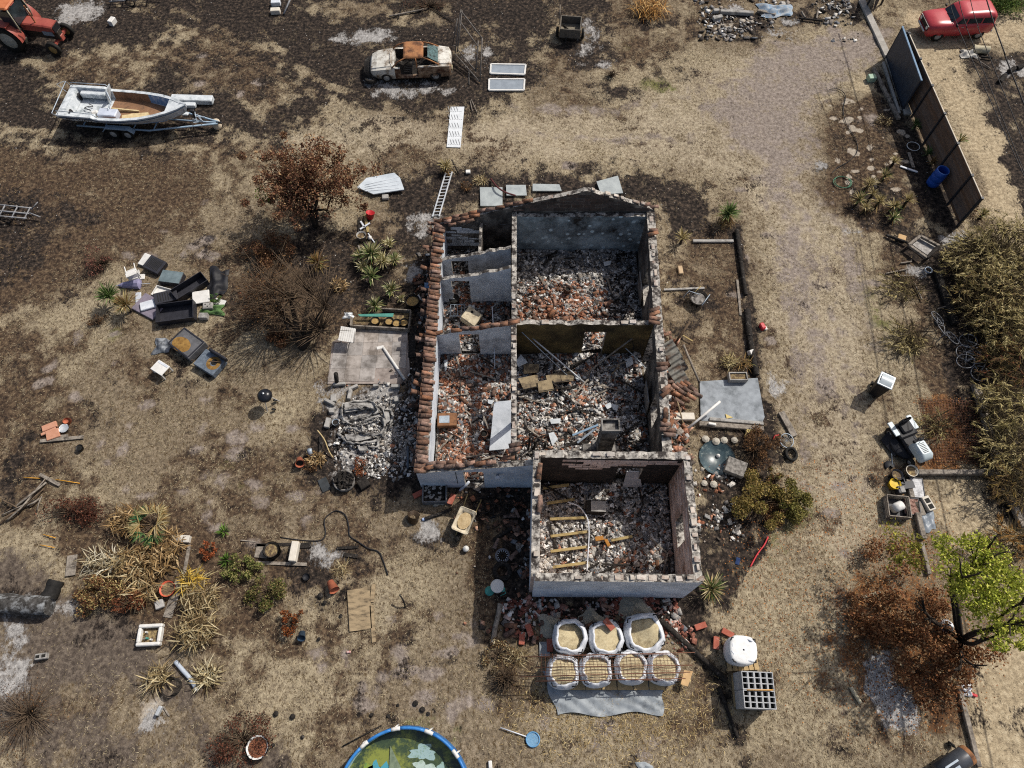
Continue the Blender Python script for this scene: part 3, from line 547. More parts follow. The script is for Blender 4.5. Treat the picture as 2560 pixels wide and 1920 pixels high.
for (p, a) in ((A(1840, 480, 2.7), .3), (A(1850, 1060, 2.7), .4), (A(1850, 1125, 2.7), -.2), (A(865, 300, 2.68), .1), (B(1930, 330, 2.7), .1), (B(1930, 250, 2.7), 1.3), (B(830, 480, 2.66), .2), (B(1010, 660, 3.0), 1.5), (B(1015, 890, 3.0), 1.4), (A(1905, 1460, 2.7), .2), (B(1960, 370, 2.7), 0), (A(1930, 1640, 2.7), .7)):
    rtile(p, a, U(-.1, .1)); rtile(Vector(p)+Vector((.03, .19, 0)), a+U(-.2, .2), U(-.1, .1))
# chimney flue
chx, chy = 3.47, 9.65; M_FLUE = pm('smoked_chimney_render', '6d6a66', '98948e', 5, .9, .4, c3='3b3836', sc3=2.2, amt3=.45)
mb = MB(); c = hl((chx, chy, 0)); mb.box(c+Vector((0, 0, 1.4)), (.56, .42, 2.8), bev=.02); mb.box(c+Vector((0, -.02, .35)), (.9, .6, .9), bev=.03)
chim = mb.build('chimney', M_FLUE, house); chim['label'] = 'sooty chimney flue standing free in the rubble'
mb = MB(); z = 2.86
for dx, dy, sx, sy in ((-.30, 0, .05, .48), (.30, 0, .05, .48), (0, .215, .55, .05), (0, -.215, .55, .05)): mb.box(c+Vector((dx, dy, z)), (sx, sy, .2))
mb.box(c+Vector((0, 0, 2.77)), (.64, .5, .05)); mb.build('chimney_cap', M_FLUE, chim)
for k, zz in enumerate((.85, 1.45, 2.1)): mb = MB(); mb.box(c+Vector((0, 0, zz)), (.585, .445, .02)); mb.build('joint', M_SOOT, chim)
mb = MB(); mb.box(hl((2.98, 9.55, .35)), (.62, .5, .8), bev=.02); mb.box(hl((2.98, 9.27, .45)), (.34, .06, .4), mi=1); hb = mb.build('hearth', [M_FLUE, M_CHAR], house)
# ---------------------------------------------------------------- rubble
def chips(name, n, rect, zf, smin, smax, pal, label, cat=None, parent=None, flat=.45, pw=2.2, wf=None):
    """n broken lumps in a rectangle, each its own tilted block, joined into one mass"""
    x = NP.uniform(rect[0], rect[2], n); y = NP.uniform(rect[1], rect[3], n)
    if wf is not None: k = NP.random(n) < wf(x, y); x, y = x[k], y[k]; n = len(x)
    s = smin+(smax-smin)*NP.random(n)**pw; d = np.stack([s*NP.uniform(.6, 1.3, n), s*NP.uniform(.4, 1., n), s*NP.uniform(.04, flat*.6, n)], 1)/2
    base = np.array([(-1, -1, -1), (1, -1, -1), (1, 1, -1), (-1, 1, -1), (-1, -1, 1), (1, -1, 1), (1, 1, 1), (-1, 1, 1)], float)
    V = base[None]*d[:, None, :]*NP.uniform(.72, 1.1, (n, 8, 1)); ax = NP.uniform(-.6, .6, n); ay = NP.uniform(-.6, .6, n); az = NP.uniform(0, 2*PI, n)
    def rot(V, i, j, a):
        c, s_ = np.cos(a)[:, None], np.sin(a)[:, None]; u, v = V[:, :, i].copy(), V[:, :, j].copy(); V[:, :, i] = c*u-s_*v; V[:, :, j] = s_*u+c*v
    rot(V, 1, 2, ax); rot(V, 0, 2, ay); rot(V, 0, 1, az)
    V += np.stack([x, y, zf(x, y)+s*.10], 1)[:, None, :]
    F0 = np.array([(3, 2, 1, 0), (4, 5, 6, 7), (0, 1, 5, 4), (1, 2, 6, 5), (2, 3, 7, 6), (3, 0, 4, 7)]); F = (F0[None]+8*np.arange(n)[:, None, None]).reshape(-1, 4)
    C = pal(x, y, n)*NP.uniform(.7, 1.2, (n, 1)); V = V.reshape(-1, 3)
    o = link(name, fast_mesh(name, V, F, M_DUST, tint=np.repeat(C, 8, 0)), parent); tag(o, label, cat, None, 'stuff'); return o
def palette(groups, wfun):
    cs = [np.array([L(c)[:3] for c in g]) for g in groups]
    def f(x, y, n):
        wts = np.clip(wfun(x, y), 1e-4, None); wts[-1] *= .45; wts = wts/wts.sum(0); cum = np.cumsum(wts, 0); u = NP.random(n); idx = (u[None] > cum).sum(0).clip(0, len(cs)-1); out = np.zeros((n, 3))
        for i, c in enumerate(cs): m = idx == i; out[m] = c[NP.integers(0, len(c), m.sum())]
        return out
    return f
RED = ('96674f', 'a87860', '80533f', 'b5907a', '664a3c', '9c7460'); GRY = ('9c9996', '827f7c', 'b5b2ae', '6d6966', '8f867d', '707276'); WHT = ('d0cdc7', 'b8b3ac', 'e0ddd8', 'aba398'); BLK = ('242120', '363230', '46403b', '554d46')
M_BED = pm('ash_and_debris_bed', '5c5855', 'a09b95', 14, .97, .9, c3='302c2a', sc3=4, amt3=.42)
def room(name, rect, amp, base, wfun, n, label, groups=(RED, GRY, WHT, BLK), smax=.24, seed=1, pw=3.4, smin=.02):
    zf = lambda x, y: base+(fbm(x, y, 1.1, seed)-.35)*amp+(fbm(x, y, 4, seed+9)-.5)*.08
    xs = np.arange(rect[0], rect[2]+.01, .13); ys = np.arange(rect[1], rect[3]+.01, .13); xs[-1] = rect[2]; ys[-1] = rect[3]; X, Y = np.meshgrid(xs, ys); Z = zf(X, Y)
    W_ = len(xs); i, j = np.meshgrid(np.arange(W_-1), np.arange(len(ys)-1)); a = (j*W_+i).ravel(); F = np.stack([a, a+1, a+W_+1, a+W_], 1)
    bed = tag(link('debris_bed', fast_mesh('debris_bed', np.stack([X.ravel(), Y.ravel(), Z.ravel()], 1), F, M_BED, smooth=True)), label+' bed', None, None, 'stuff')
    chips(name, n, (rect[0]+.05, rect[1]+.05, rect[2]-.05, rect[3]-.05), zf, smin, smax, palette(groups, wfun), label, pw=pw); return zf
one = lambda x: np.ones_like(x)
def w_northroom(x, y):
    red = np.clip((17.6-y)*.8, 0, 1)*np.clip((4.3-x)*1.5, .02, 1)*np.clip((y-14.2)*2, .4, 1)*(.25+1.5*hc(x, y, 1.1, 12)); return np.stack([red*1.5, .55+.4*np.clip(y-17, 0, 2), .28*one(x)+.6*(y < 15.0), .45+.8*(x > 4.2)])
ZN = room('rubble', (.2, 14.15, 5.5, 19.16), .35, .22, w_northroom, 17000, 'broken roof tiles and ash filling the north room', seed=2)
ZM = room('rubble', (.18, 8.72, 5.3, 13.95), .4, .2, lambda x, y: np.stack([.16+.3*hc(x, y, 1.2, 3), .6*one(x), .42*one(x)+.2*hc(x, y, 1, 4), .38+.5*hc(x, y, .8, 5)]), 16500, 'grey plaster rubble filling the middle room', seed=3)
ZS = room('rubble', (.98, 4.5, 5.82, 8.4), .3, .18, lambda x, y: np.stack([.08+.5*np.clip(1.2-np.hypot(x-4.6, y-5.1), 0, 1), .75*one(x), .42+.6*np.clip((3.0-x)*(7.0-y)*.3, 0, 1), .38+.6*np.clip(y-7.2, 0, 1)]), 15000, 'pale grey rubble covering the south room floor', seed=4)
ZW = room('rubble', (-2.95, 8.55, -.05, 13.96), .22, .12, lambda x, y: np.stack([1.1*hc(x, y, .9, 6)+.25, .4*one(x), .26*one(x), .28*one(x)]), 11500, 'red tile shards covering the long west room', seed=5)
ZX = room('rubble', (-2.9, 14.14, -.08, 19.3), .2, .1, lambda x, y: np.stack([.7*(y < 18)*hc(x, y, .9, 6)+.1, .4*one(x), .2*one(x), .45+.6*(y > 17.6)]), 7000, 'sooty debris in the small north-west rooms', seed=6)
zg = lambda x, y: .0*x
chips('rubble', 2200, (5.7, 9, 7.0, 15.2), lambda x, y: np.clip(.28-(x-5.8)*.2, 0, .3), .05, .30, palette((RED, GRY, WHT, BLK), lambda x, y: np.stack([1.4*one(x), .3*one(x), .3*one(x), .3*one(x)])), 'fallen tile shards heaped along the east wall', wf=lambda x, y: np.clip(1.25-(x-5.75)*1.0, 0, 1)*np.clip(hc(x, y, .8, 15)*1.6-.1, 0, 1))
chips('rubble', 1500, (-4.3, 8.6, -3.35, 19.3), zg, .04, .26, palette((RED, GRY, WHT, BLK), lambda x, y: np.stack([.6*one(x), .3*one(x), .2*one(x), 1.2*one(x)])), 'charred fragments under the west eaves', wf=lambda x, y: np.clip((x+4.4)*1.0, 0, 1)*np.clip(hc(x, y, .8, 16)*1.4-.1, 0, 1))
chips('rubble', 1700, (-2.4, 3.0, .7, 8.3), zg, .04, .28, palette((RED, GRY, WHT, BLK), lambda x, y: np.stack([.9*one(x), .25*one(x), .15*one(x), .9*one(x)])), 'broken tiles strewn in the shaded corner', wf=lambda x, y: np.clip((x+2.4)*.35, 0, 1)**1.5*np.clip(hc(x, y, .7, 17)*1.6-.2, 0, 1))
chips('rubble', 1500, (-.4, 2.6, 5.9, 4.2), zg, .05, .30, palette((('8f5a4c', 'a67a6c', '7a4a3e', 'b9a095'), GRY, WHT, BLK), lambda x, y: np.stack([1.5*one(x), .2*one(x), .5*one(x), .4*one(x)])), 'pink and red shards between the south wall and the bags', wf=lambda x, y: np.clip((y-2.6)*.75, 0, 1)*np.clip(hc(x, y, .8, 18)*1.7-.2, 0, 1))
chips('rubble', 1500, (-7.2, 8.6, -3.6, 13.4), zg, .04, .22, palette((RED, GRY, WHT, BLK), lambda x, y: np.stack([.12*one(x), .9*one(x), .7*one(x), .9*one(x)])), 'grey burnt fragments scattered over the terrace', wf=lambda x, y: np.clip(hc(x, y, .7, 19)*1.5-.25, 0, 1))
chips('rubble', 700, (5.9, 6.2, 8.6, 9.2), zg, .05, .25, palette((RED, GRY, WHT, BLK), lambda x, y: np.stack([.5*one(x), .6*one(x), .5*one(x), .5*one(x)])), 'stones and shards around the pond', wf=lambda x, y: np.clip(hc(x, y, .8, 20)*1.5-.25, 0, 1))
chips('rubble', 420, (5.2, 2.0, 6.9, 3.7), zg, .05, .28, palette((('8f6050', 'a3766a', '7a4c40'), GRY, WHT, BLK), lambda x, y: np.stack([1.6*one(x), .2*one(x), .4*one(x), .2*one(x)])), 'small heap of red tile shards beside the bags', wf=lambda x, y: np.clip(1.1-np.hypot(x-5.8, y-2.95)/.55, 0, 1))
def laths(n, rect, zf, label, group, mats_, l0=.4, l1=1.5):
    for _ in range(n):
        x, y = U(rect[0], rect[2]), U(rect[1], rect[3]); z = float(zf(np.array([x]), np.array([y]))[0]); l = U(l0, l1); mb = MB(); mb.box((0, 0, 0), (l, U(.03, .08), U(.02, .05))); a = U(0, 3.14); x = min(max(x, rect[0]+l/2*abs(math.cos(a))), rect[2]-l/2*abs(math.cos(a))); y = min(max(y, rect[1]+l/2*abs(math.sin(a))), rect[3]-l/2*abs(math.sin(a)))
        tag(mb.build('charred_lath', random.choice(mats_), None, (x, y, z+.1+U(0, .08)), rot=(U(-.4, .4), U(-.2, .2), a)), label, 'lath', group)
laths(46, (.25, 8.8, 5.2, 13.8), ZM, 'charred or bleached lath on the middle room rubble', 'laths on the middle room rubble', (M_CHAR, M_CHAR, M_GREYWOOD)); laths(26, (1.05, 4.6, 5.7, 8.3), ZS, 'thin lath lying on the south room rubble', 'laths on the south room rubble', (M_CHAR, M_GREYWOOD)); laths(20, (.3, 14.3, 5.3, 19), ZN, 'thin lath lying on the north room rubble', 'laths on the north room rubble', (M_CHAR, M_GREYWOOD), .3, 1.0); laths(22, (-2.9, 8.7, -.2, 13.8), ZW, 'thin lath lying on the west room shards', 'laths in the west room', (M_CHAR, M_GREYWOOD), .3, 1.1)
def fallen(n, rect, zf, label, group, red=1):
    for _ in range(n):
        x, y = U(rect[0], rect[2]), U(rect[1], rect[3]); z = float(zf(np.array([x]), np.array([y]))[0])
        o = link('fallen_tile', random.choice((TM[0], TM[2], TM[3]) if red else (TM[1], TM[3])), None, (x, y, z+.05)); o.rotation_euler = (U(-.6, .6)+(PI if random.random() < .3 else 0), U(-.5, .5), U(0, 6.28)); s = U(.75, 1.15); o.scale = (s, s, s); tag(o, label, 'roof tile', group)
fallen(46, (.5, 14.4, 4.2, 17.2), ZN, 'fallen terracotta roof tile in the north room rubble', 'tiles fallen into the north room'); fallen(22, (-2.7, 8.9, -.3, 13.6), ZW, 'fallen terracotta roof tile on the west room floor', 'tiles fallen into the west room')
fallen(34, (5.85, 9.2, 6.9, 15), lambda x, y: np.clip(.28-(x-5.8)*.2, 0, .3), 'fallen roof tile against the east wall', 'tiles fallen along the east wall'); fallen(14, (-.6, 4.0, .5, 8.0), zg, 'broken roof tile in the shade beside the south room', 'tiles fallen in the shaded corner', 0)
fallen(16, (-.3, 2.7, 3.4, 4.0), zg, 'broken red roof tile between south wall and sand bags', 'tiles fallen by the sand bags'); fallen(12, (-4.2, 9, -3.6, 19), zg, 'sooty roof tile fallen below the west eaves', 'tiles fallen below the west eaves', 0); fallen(14, (3.4, 4.7, 5.6, 6.0), ZS, 'broken tile in the corner of the south room', 'tiles fallen into the south room')
# ================================================================ vehicles
M_TYRE = pm('black_rubber', '141414', '26241f', 9, .8, .2); M_STEEL = pm('galvanised_steel', '8d98a3', 'aab4bd', 6, .5, .1, metal=.3); M_RIM = pm('dull_steel_rim', '8b8b89', 'b5b4b0', 9, .5, .1)
M_GLASS = pm('dark_glass', '1a2024', '2c363c', 2, .12, 0, spec=.6); M_BLACK = pm('black_plastic', '17171a', '232328', 6, .6, .1); M_RUST = pm('rusted_sheet', '8f5f3f', 'a8784f', 4, .85, .3, c3='54392a', sc3=2.4, amt3=.4)
M_RED = pm('faded_red_paint', 'a8333a', 'b84249', 2, .3, .0, spec=.5); M_BURNT = pm('burnt_white_paint', 'b9b5ab', 'd6d3ca', 5, .6, .2, c3='6a5a48', sc3=2.2, amt3=.42); M_CHROME = pm('bumper_chrome', 'b9babb', 'd0d0d0', 3, .25, 0, metal=.7)
def frame_at(rear, front, near_w):
    f = Vector(front)-Vector(rear); f.z = 0; a = math.atan2(f.y, f.x); return a
def wheel(parent, pos, r, w_, tyre=None, rim=None, axis=(0, 1, 0), hub=.58):
    mb = MB(); mb.lathe([(r*hub, -w_/2), (r*.9, -w_/2), (r, -w_*.3), (r, w_*.3), (r*.9, w_/2), (r*hub, w_/2)], 20, (0, 0, 0), axis=axis)
    o = mb.build('wheel', tyre or M_TYRE, parent, pos)
    mb = MB(); mb.lathe([(0, -w_*.3), (r*hub*.35, -w_*.34), (r*hub*.5, -w_*.2), (r*hub, -w_*.45), (r*hub, w_*.45), (r*hub*.5, w_*.2), (r*hub*.35, w_*.34), (0, w_*.3)], 16, (0, 0, 0), axis=axis); mb.build('rim', rim or M_RIM, o); return o
def rrect(x0, x1, w, z, k=.18, n=3):
    """rounded rectangle ring in plan, front corners first"""
    pts = []; r = k
    for cx, cy, a0 in ((x1-r, w-r, 0), (x0+r, w-r, 90), (x0+r, -w+r, 180), (x1-r, -w+r, 270)):
        for i in range(n+1): a = R(a0+90*i/n); pts.append((cx+r*math.cos(a), cy+r*math.sin(a), z))
    return pts
def body_ring(x, w, zb, zs, wt, zt): return [(x, -w*.9, zb), (x, -w, zb+(zs-zb)*.4), (x, -w*.98, zs), (x, -wt, zt), (x, -wt*.5, zt+.015), (x, wt*.5, zt+.015), (x, wt, zt), (x, w*.98, zs), (x, w, zb+(zs-zb)*.4), (x, w*.9, zb)]
# red hatchback on the lane
def red_car():
    r, f = G(2441, 99), G(2336, 104); a = math.atan2(f.y-r.y, f.x-r.x); p = (r+f)/2; nrm = Vector((-math.sin(a), math.cos(a), 0)); nrm = -nrm if nrm.y < 0 else nrm; p = p+nrm*.68
    t = thing('parked_car', 'small red hatchback parked on the lane beyond the gate', 'car', p, a)
    mb = MB(); mb.loft([body_ring(*s) for s in ((-1.66, .62, .42, .8, .55, .86), (-1.6, .70, .36, .86, .66, .94), (-1.0, .74, .30, .9, .69, .96), (.5, .74, .28, .9, .69, .96), (.62, .73, .28, .9, .62, 1.0), (1.3, .72, .28, .88, .58, .98), (1.72, .70, .3, .82, .56, .92), (1.80, .64, .34, .74, .52, .82))]); mb.build('body', M_RED, t)
    mb = MB(); mb.loft([rrect(-1.62, .72, .69, .94), rrect(-1.58, .42, .64, 1.28), rrect(-1.5, .28, .60, 1.40, .2), rrect(-1.38, .16, .52, 1.47, .22), rrect(-1.15, -.05, .36, 1.49, .2)]); cab = mb.build('cabin', M_RED, t)
    for s in (1, -1):
        for (xa, xb, xc, xd) in ((.02, .52, .33, .02), (-.78, -.06, -.06, -.78), (-1.46, -.86, -.86, -1.40)):
            mb = MB(); mb.add([(xa, s*.692, 1.0), (xb, s*.692, 1.0), (xc, s*.652, 1.27), (xd, s*.652, 1.27)], [(0, 1, 2, 3) if s < 0 else (3, 2, 1, 0)]); mb.build('side_window', M_GLASS, t)
        for x in (-.7, .12): mb = MB(); mb.box((x, s*.745, .84), (.12, .02, .03)); mb.build('door_handle', M_CHROME, t)
    mb = MB(); mb.add([(.70, -.55, 1.0), (.70, .55, 1.0), (.425, .5, 1.32), (.425, -.5, 1.32)], [(0, 1, 2, 3)]); mb.v = [(x+.02, y, z) for x, y, z in mb.v]; mb.build('windscreen', M_GLASS, t)
    for y in (-.2, .25): mb = MB(); mb.cyl((.73, y, 1.0), (.6, y+.3, 1.16), .012); mb.build('wiper', M_BLACK, t)
    mb = MB(); mb.add([(-1.63, .5, 1.02), (-1.63, -.5, 1.02), (-1.60, -.46, 1.28), (-1.60, .46, 1.28)], [(0, 1, 2, 3)]); mb.build('rear_window', M_GLASS, t)
    mb = MB(); mb.box((1.81, 0, .66), (.05, 1.02, .24), bev=.02); mb.build('grille', M_BLACK, t); mb = MB(); mb.box((1.80, 0, .79), (.06, 1.1, .03)); mb.build('grille_trim', M_CHROME, t)
    for s in (1, -1):
        mb = MB(); mb.cyl((1.8, s*.42, .67), (1.85, s*.42, .67), .085, n=14); mb.build('headlight', pm('headlight_glass', 'd8d8d2', 'e8e8e4', 3, .15, 0), t)
        mb = MB(); mb.cyl((1.86, s*.42, .44), (1.86, s*.02, .44), .055); mb.build('bumper', M_CHROME, t)
        for x in (1.12, -1.08): wheel(t, (x, s*.62, .29), .29, .16)
        mb = MB(); mb.box((.55, s*.82, 1.02), (.06, .14, .1)); mb.build('mirror', M_BLACK, t)
    mb = MB(); mb.box((-1.7, 0, .44), (.08, 1.3, .12), bev=.03); mb.build('bumper', M_CHROME, t)
red_car()
def wreck():
    r, f = G(1089, 202), G(967, 206); a = math.atan2(f.y-r.y, f.x-r.x); p = (r+f)/2+Vector((0, .78, 0))
    t = thing('burnt_car', 'burnt-out coupe with rusted orange roof and missing door', 'car', p, a)
    def ring(x, w, zs, zi, sill=None, zb=.2):
        zl = zs if sill is None else sill
        return [(x, -w*.92, zb), (x, -w, (zb+zs)/2), (x, -w*.95, zs), (x, -w*.8, zs+.02), (x, -w*.76, zi), (x, w*.76, zi), (x, w*.8, zl+.02), (x, w*.95, zl), (x, w, (zb+zl)/2), (x, w*.92, zb)]
    S = [(-2.08, .60, .70, .74), (-1.98, .74, .80, .86), (-1.5, .80, .86, .93), (-1.3, .82, .86, .90), (-1.29, .82, .86, .62), (-.62, .83, .84, .45), (-.38, .83, .83, .3), (-.37, .83, .82, .3, .34), (.5, .83, .8, .3, .34), (.51, .83, .8, .3), (.78, .83, .8, .45), (.79, .82, .8, .84), (1.2, .81, .77, .84), (1.7, .77, .70, .76), (1.98, .66, .6, .66), (2.06, .5, .5, .54)]
    mb = MB(); mb.loft([ring(*s) for s in S], smooth=False)
    for i, (f_, v) in enumerate(zip(mb.f, mb.mi)):
        z = sum(mb.v[q][2] for q in f_)/len(f_); x = sum(mb.v[q][0] for q in f_)/len(f_)
        if z < .66 and -1.28 < x < .78 and all(abs(mb.v[q][1]) < .7 for q in f_): mb.mi[i] = 1
        elif x < .75 and abs(sum(mb.v[q][1] for q in f_)/len(f_)) > .5 and z < .8: mb.mi[i] = 2
    mb.build('body', [M_BURNT, M_CHAR, pm('scorched_rust_paint', '7d6650', 'a08a74', 4, .8, .2, c3='4a2f20', sc3=2.5, amt3=.5)], t)
    mb = MB(); mb.loft([rrect(-.72, .30, .60, 1.24, .12), rrect(-.70, .27, .575, 1.30, .14), rrect(-.6, .17, .48, 1.325, .14)]); mb.build('roof', M_RUST, t)
    for s in (1, -1):
        for pts in (((.9, .70, .82), (.6, .64, 1.08), (.22, .57, 1.25)), ((-1.45, .66, .9), (-1.05, .62, 1.12), (-.68, .57, 1.25)), ((-.36, .74, .82), (-.32, .6, 1.25))): mb = MB(); mb.tube([(x, s*y, z) for x, y, z in pts], .035, 6); mb.build('pillar', M_RUST, t)
    mb = MB(); mb.tube([(.9, -.7, .82), (1.02, -.3, .86), (1.02, .3, .86), (.9, .7, .82)], .03, 6); mb.build('windscreen_frame', M_BURNT, t)
    mb = MB(); mb.grid(lambda u, v: (-1.42+.5*u, (v-.5)*(1.1-.15*u), .94+.26*u+U(-.012, .012)), 6, 8); mb.build('rear_window', pm('crazed_teal_glass', '2f4546', '587576', 14, .25, .6, c3='16211f', sc3=6, amt3=.4), t)
    for x, y in ((.15, .35), (.15, -.35), (-.75, .3), (-.75, -.3)):
        mb = MB()
        for k in range(4): mb.tube([(x+.2, y-.2+.13*k, .42), (x-.2, y-.2+.13*k, .45), (x-.33, y-.2+.13*k, .88)], .012, 4)
        mb.tube([(x-.33, y-.2, .88), (x-.33, y+.2, .88)], .015, 5); mb.build('seat_frame', pm('bare_seat_springs', '5f5852', '8a837b', 8, .8, .2), t)
    mb = MB(); mb.tube([(.62+.16*math.sin(i/12*2*PI), .35+.17*math.cos(i/12*2*PI), .78+.06*math.sin(i/12*2*PI)) for i in range(12)], .014, 5, closed=True); mb.tube([(.62, .35, .78), (.8, .35, .6)], .02, 5); mb.build('steering_wheel', M_CHAR, t)
    for s in (1, -1):
        wheel(t, (1.25, s*.72, .27), .27, .18, M_CHAR); wheel(t, (-1.25, s*.72, .29), .29, .18, M_CHAR)
    mb = MB(); mb.loft([[(x, y, z) for (y, z) in ((-w_, .1), (w_, .1), (w_*.95, .42), (-w_*.95, .42))] for x, w_ in ((1.95, .8), (2.25, .72), (2.4, .4))]); mb.build('bumper', M_CHAR, t)
    mb = MB(); mb.box((-2.1, .45, .5), (.05, .3, .16), bev=.02); mb.build('tail_light', pm('melted_lamp', 'a89a7c', 'c4b692', 6, .5, .2), t)
    q = p+Vector((math.cos(a), math.sin(a), 0))*2.05+Vector((0, -.75, .16)); w2 = thing('loose_wheel', 'burnt alloy wheel lying beside the front of the wreck', 'wheel', q); wheel(w2, (0, 0, 0), .3, .2, M_CHAR, None, (0, .25, 1))
wreck()
M_GEL = pm('chalky_white_gelcoat', 'b8bec2', 'd5d9db', 5, .55, .15, c3='8f979b', sc3=2.6, amt3=.35); M_HULL = pm('grey_white_hull', 'b2b6bb', 'c9ccd0', 3, .5, .05, c3='8b8d90', sc3=1.8, amt3=.3); M_BLUE = pm('flaked_blue_paint', '5d7fa6', '7f9dbd', 4, .7, .2, c3='c9cdd0', sc3=2, amt3=.35); M_BROWNIN = pm('brown_bare_hull', '7a5a40', '97745a', 4, .8, .2, c3='5c4636', sc3=2, amt3=.4)
def boat():
    o = Vector((-21.68, 27.36, 0)); b = Vector((-15.56, 26.79, 0)); a = math.atan2(b.y-o.y, b.x-o.x); Ln = (b-o).length
    t = thing('motorboat', 'open white motorboat with gutted cockpit resting on its trailer', 'boat', o, a)
    S = [(0, 1.02, .46, 1.2), (.02, 1.04, .45, 1.22), (.055, 1.045, .445, 1.22), (.068, 1.045, .445, 1.22), (.28, 1.06, .42, 1.22), (.30, 1.06, .42, 1.14), (.34, 1.06, .42, 1.1), (.5, 1.03, .42, 1.12), (.64, .93, .45, 1.18), (.76, .76, .52, 1.26), (.825, .62, .58, 1.31), (.842, .58, .6, 1.32), (.86, .54, .62, 1.33), (.93, .32, .78, 1.38), (.98, .12, 1.0, 1.43), (1.0, .03, 1.25, 1.45)]
    rings = []
    for s, w_, zk, zg_ in S:
        x = s*Ln; inn = max(w_-.17, w_*.45); deck = s > .84 or s < .06; fl = (zg_-.02) if deck else .72; wi = inn*(.92 if not deck else 1)
        rings.append([(x, 0, zk), (x, -w_*.7, zk+(zg_-zk)*.28), (x, -w_*.96, zk+(zg_-zk)*.75), (x, -w_, zg_-.03), (x, -w_*.985, zg_), (x, -inn, zg_), (x, -wi, fl), (x, wi, fl), (x, inn, zg_), (x, w_*.985, zg_), (x, w_, zg_-.03), (x, w_*.96, zk+(zg_-zk)*.75), (x, w_*.7, zk+(zg_-zk)*.28)])
    for i, s in enumerate((.055, .0601, .8395, .8401)):
        pass
    mb = MB(); mb.loft(rings, smooth=False)
    for i, f_ in enumerate(mb.f):
        z = sum(mb.v[q][2] for q in f_)/len(f_); x = sum(mb.v[q][0] for q in f_)/len(f_)/Ln; y = sum(abs(mb.v[q][1]) for q in f_)/len(f_)
        inner = any(abs(mb.v[q][2]-.72) < 1e-4 for q in f_)
        if inner: mb.mi[i] = 3 if x > .62 and z > .75 else (2 if x > .35 else 1)
        elif z > 1.05 and all(mb.v[q][2] > .98 for q in f_): mb.mi[i] = 1
    mb.build('hull', [M_HULL, M_GEL, M_BROWNIN, M_BLUE], t)
    for s in (1, -1):
        mb = MB(); mb.tube([(x*Ln, s*(w_*.985+.012), zk+(zg_-zk)*.86) for x, w_, zk, zg_ in S[1:]], .018, 4); mb.build('rubbing_strake', pm('dark_blue_strake', '2f4156', '45586c', 4, .6, .1), t)
        mb = MB(); mb.tube([(.02*Ln, s*.95, 1.2), (.02*Ln, s*.95, 1.42), (.3*Ln, s*.98, 1.40), (.33*Ln, s*.98, 1.16)], .018, 6); mb.build('handrail', M_STEEL, t)
    mb = MB(); mb.tube([(.01, -1.0, 1.15), (-.02*Ln, -1.0, 1.3), (-.02*Ln, 1.0, 1.42), (.01, 1.0, 1.15)], .02, 6); mb.tube([(-.03*Ln, 1.0, 1.42), (-.1*Ln, .9, 1.3), (.0, .5, 1.25)], .015, 5); mb.build('stern_rail', M_STEEL, t)
    # transom board with its two cut-outs, side lockers, console, floor wreckage
    mb = MB(); mb.plate([(.07*Ln, -.82, .75), (.07*Ln, .82, .75), (.05*Ln, .82, 1.16), (.05*Ln, -.82, 1.16)], .05, up=(1, 0, 0)); mb.build('transom_board', M_GEL, t)
    for y in (-.55, .55): mb = MB(); mb.lathe([(0, 0), (.17, 0), (.17, .02), (0, .02)], 14, (.07*Ln+.052, y, .95), axis=(1, 0, .05), sx=.8, sy=1.2); mb.build('speaker_hole', M_BLACK, t)
    for y in (.72, -.8):
        mb = MB(); mb.box((.19*Ln, y, .98), (1.25, .3, .26), bev=.03); mb.build('side_locker', M_GEL, t)
    mb = MB(); mb.plate([(.30*Ln, .45, .72), (.30*Ln, .95, .72), (.34*Ln, .95, 1.5), (.33*Ln, .5, 1.42)], .05, up=(1, 0, 0)); mb.build('bulkhead', M_GEL, t)
    mb = MB(); mb.box((.37*Ln, -.45, .9), (.92, .5, .36), bev=.04); mb.build('console', pm('lilac_grey_console', 'b2b9c6', 'c8cedb', 4, .5, .1), t)
    mb = MB(); mb.tube([(.34*Ln, .5, 1.42), (.355*Ln, .3, 1.0), (.36*Ln, -.1, 1.02), (.375*Ln, -.35, 1.1)], .035, 6); mb.build('steering_arm', M_STEEL, t)
    M_FOAM = pm('yellowed_foam_board', 'b79f74', 'd6c49a', 6, .9, .3)
    for (x, y, sx, sy, rz) in ((.47, .02, 1.3, .06, .06), (.52, -.55, .5, .5, .3), (.6, -.35, .9, .4, .1), (.27, -.62, .5, .12, .3)): mb = MB(); mb.box((x*Ln, y, .80), (sx, sy, .12), (U(-.1, .1), U(-.1, .1), rz)); mb.build('broken_floor_board', M_FOAM, t)
    mb = MB(); mb.tube([(.17*Ln+.2*math.cos(i), .05*i-.2, .8+.03*(i % 3)) for i in range(9)], .02, 5); mb.build('cable', M_BLACK, t)
    mb = MB(); mb.box((.24*Ln, -.3, .82), (.34, .22, .16), (0, 0, .5), bev=.06); mb.build('can', pm('white_plastic', 'c9c7c2', 'dddbd6', 4, .5, .1), t)
    cu = bpy.data.curves.new('registration', 'FONT'); cu.body = 'MM 512695'; cu.size = .26; cu.extrude = .002; tmp = bpy.data.objects.new('lettering', cu); COL.objects.link(tmp); bpy.context.view_layer.update(); me = bpy.data.meshes.new_from_object(tmp.evaluated_get(bpy.context.evaluated_depsgraph_get())); bpy.data.objects.remove(tmp); me.materials.clear(); me.materials.append(M_BLACK); link('registration_number', me, t, (.07*Ln, -1.035, .93), rot=(R(82), 0, 0))
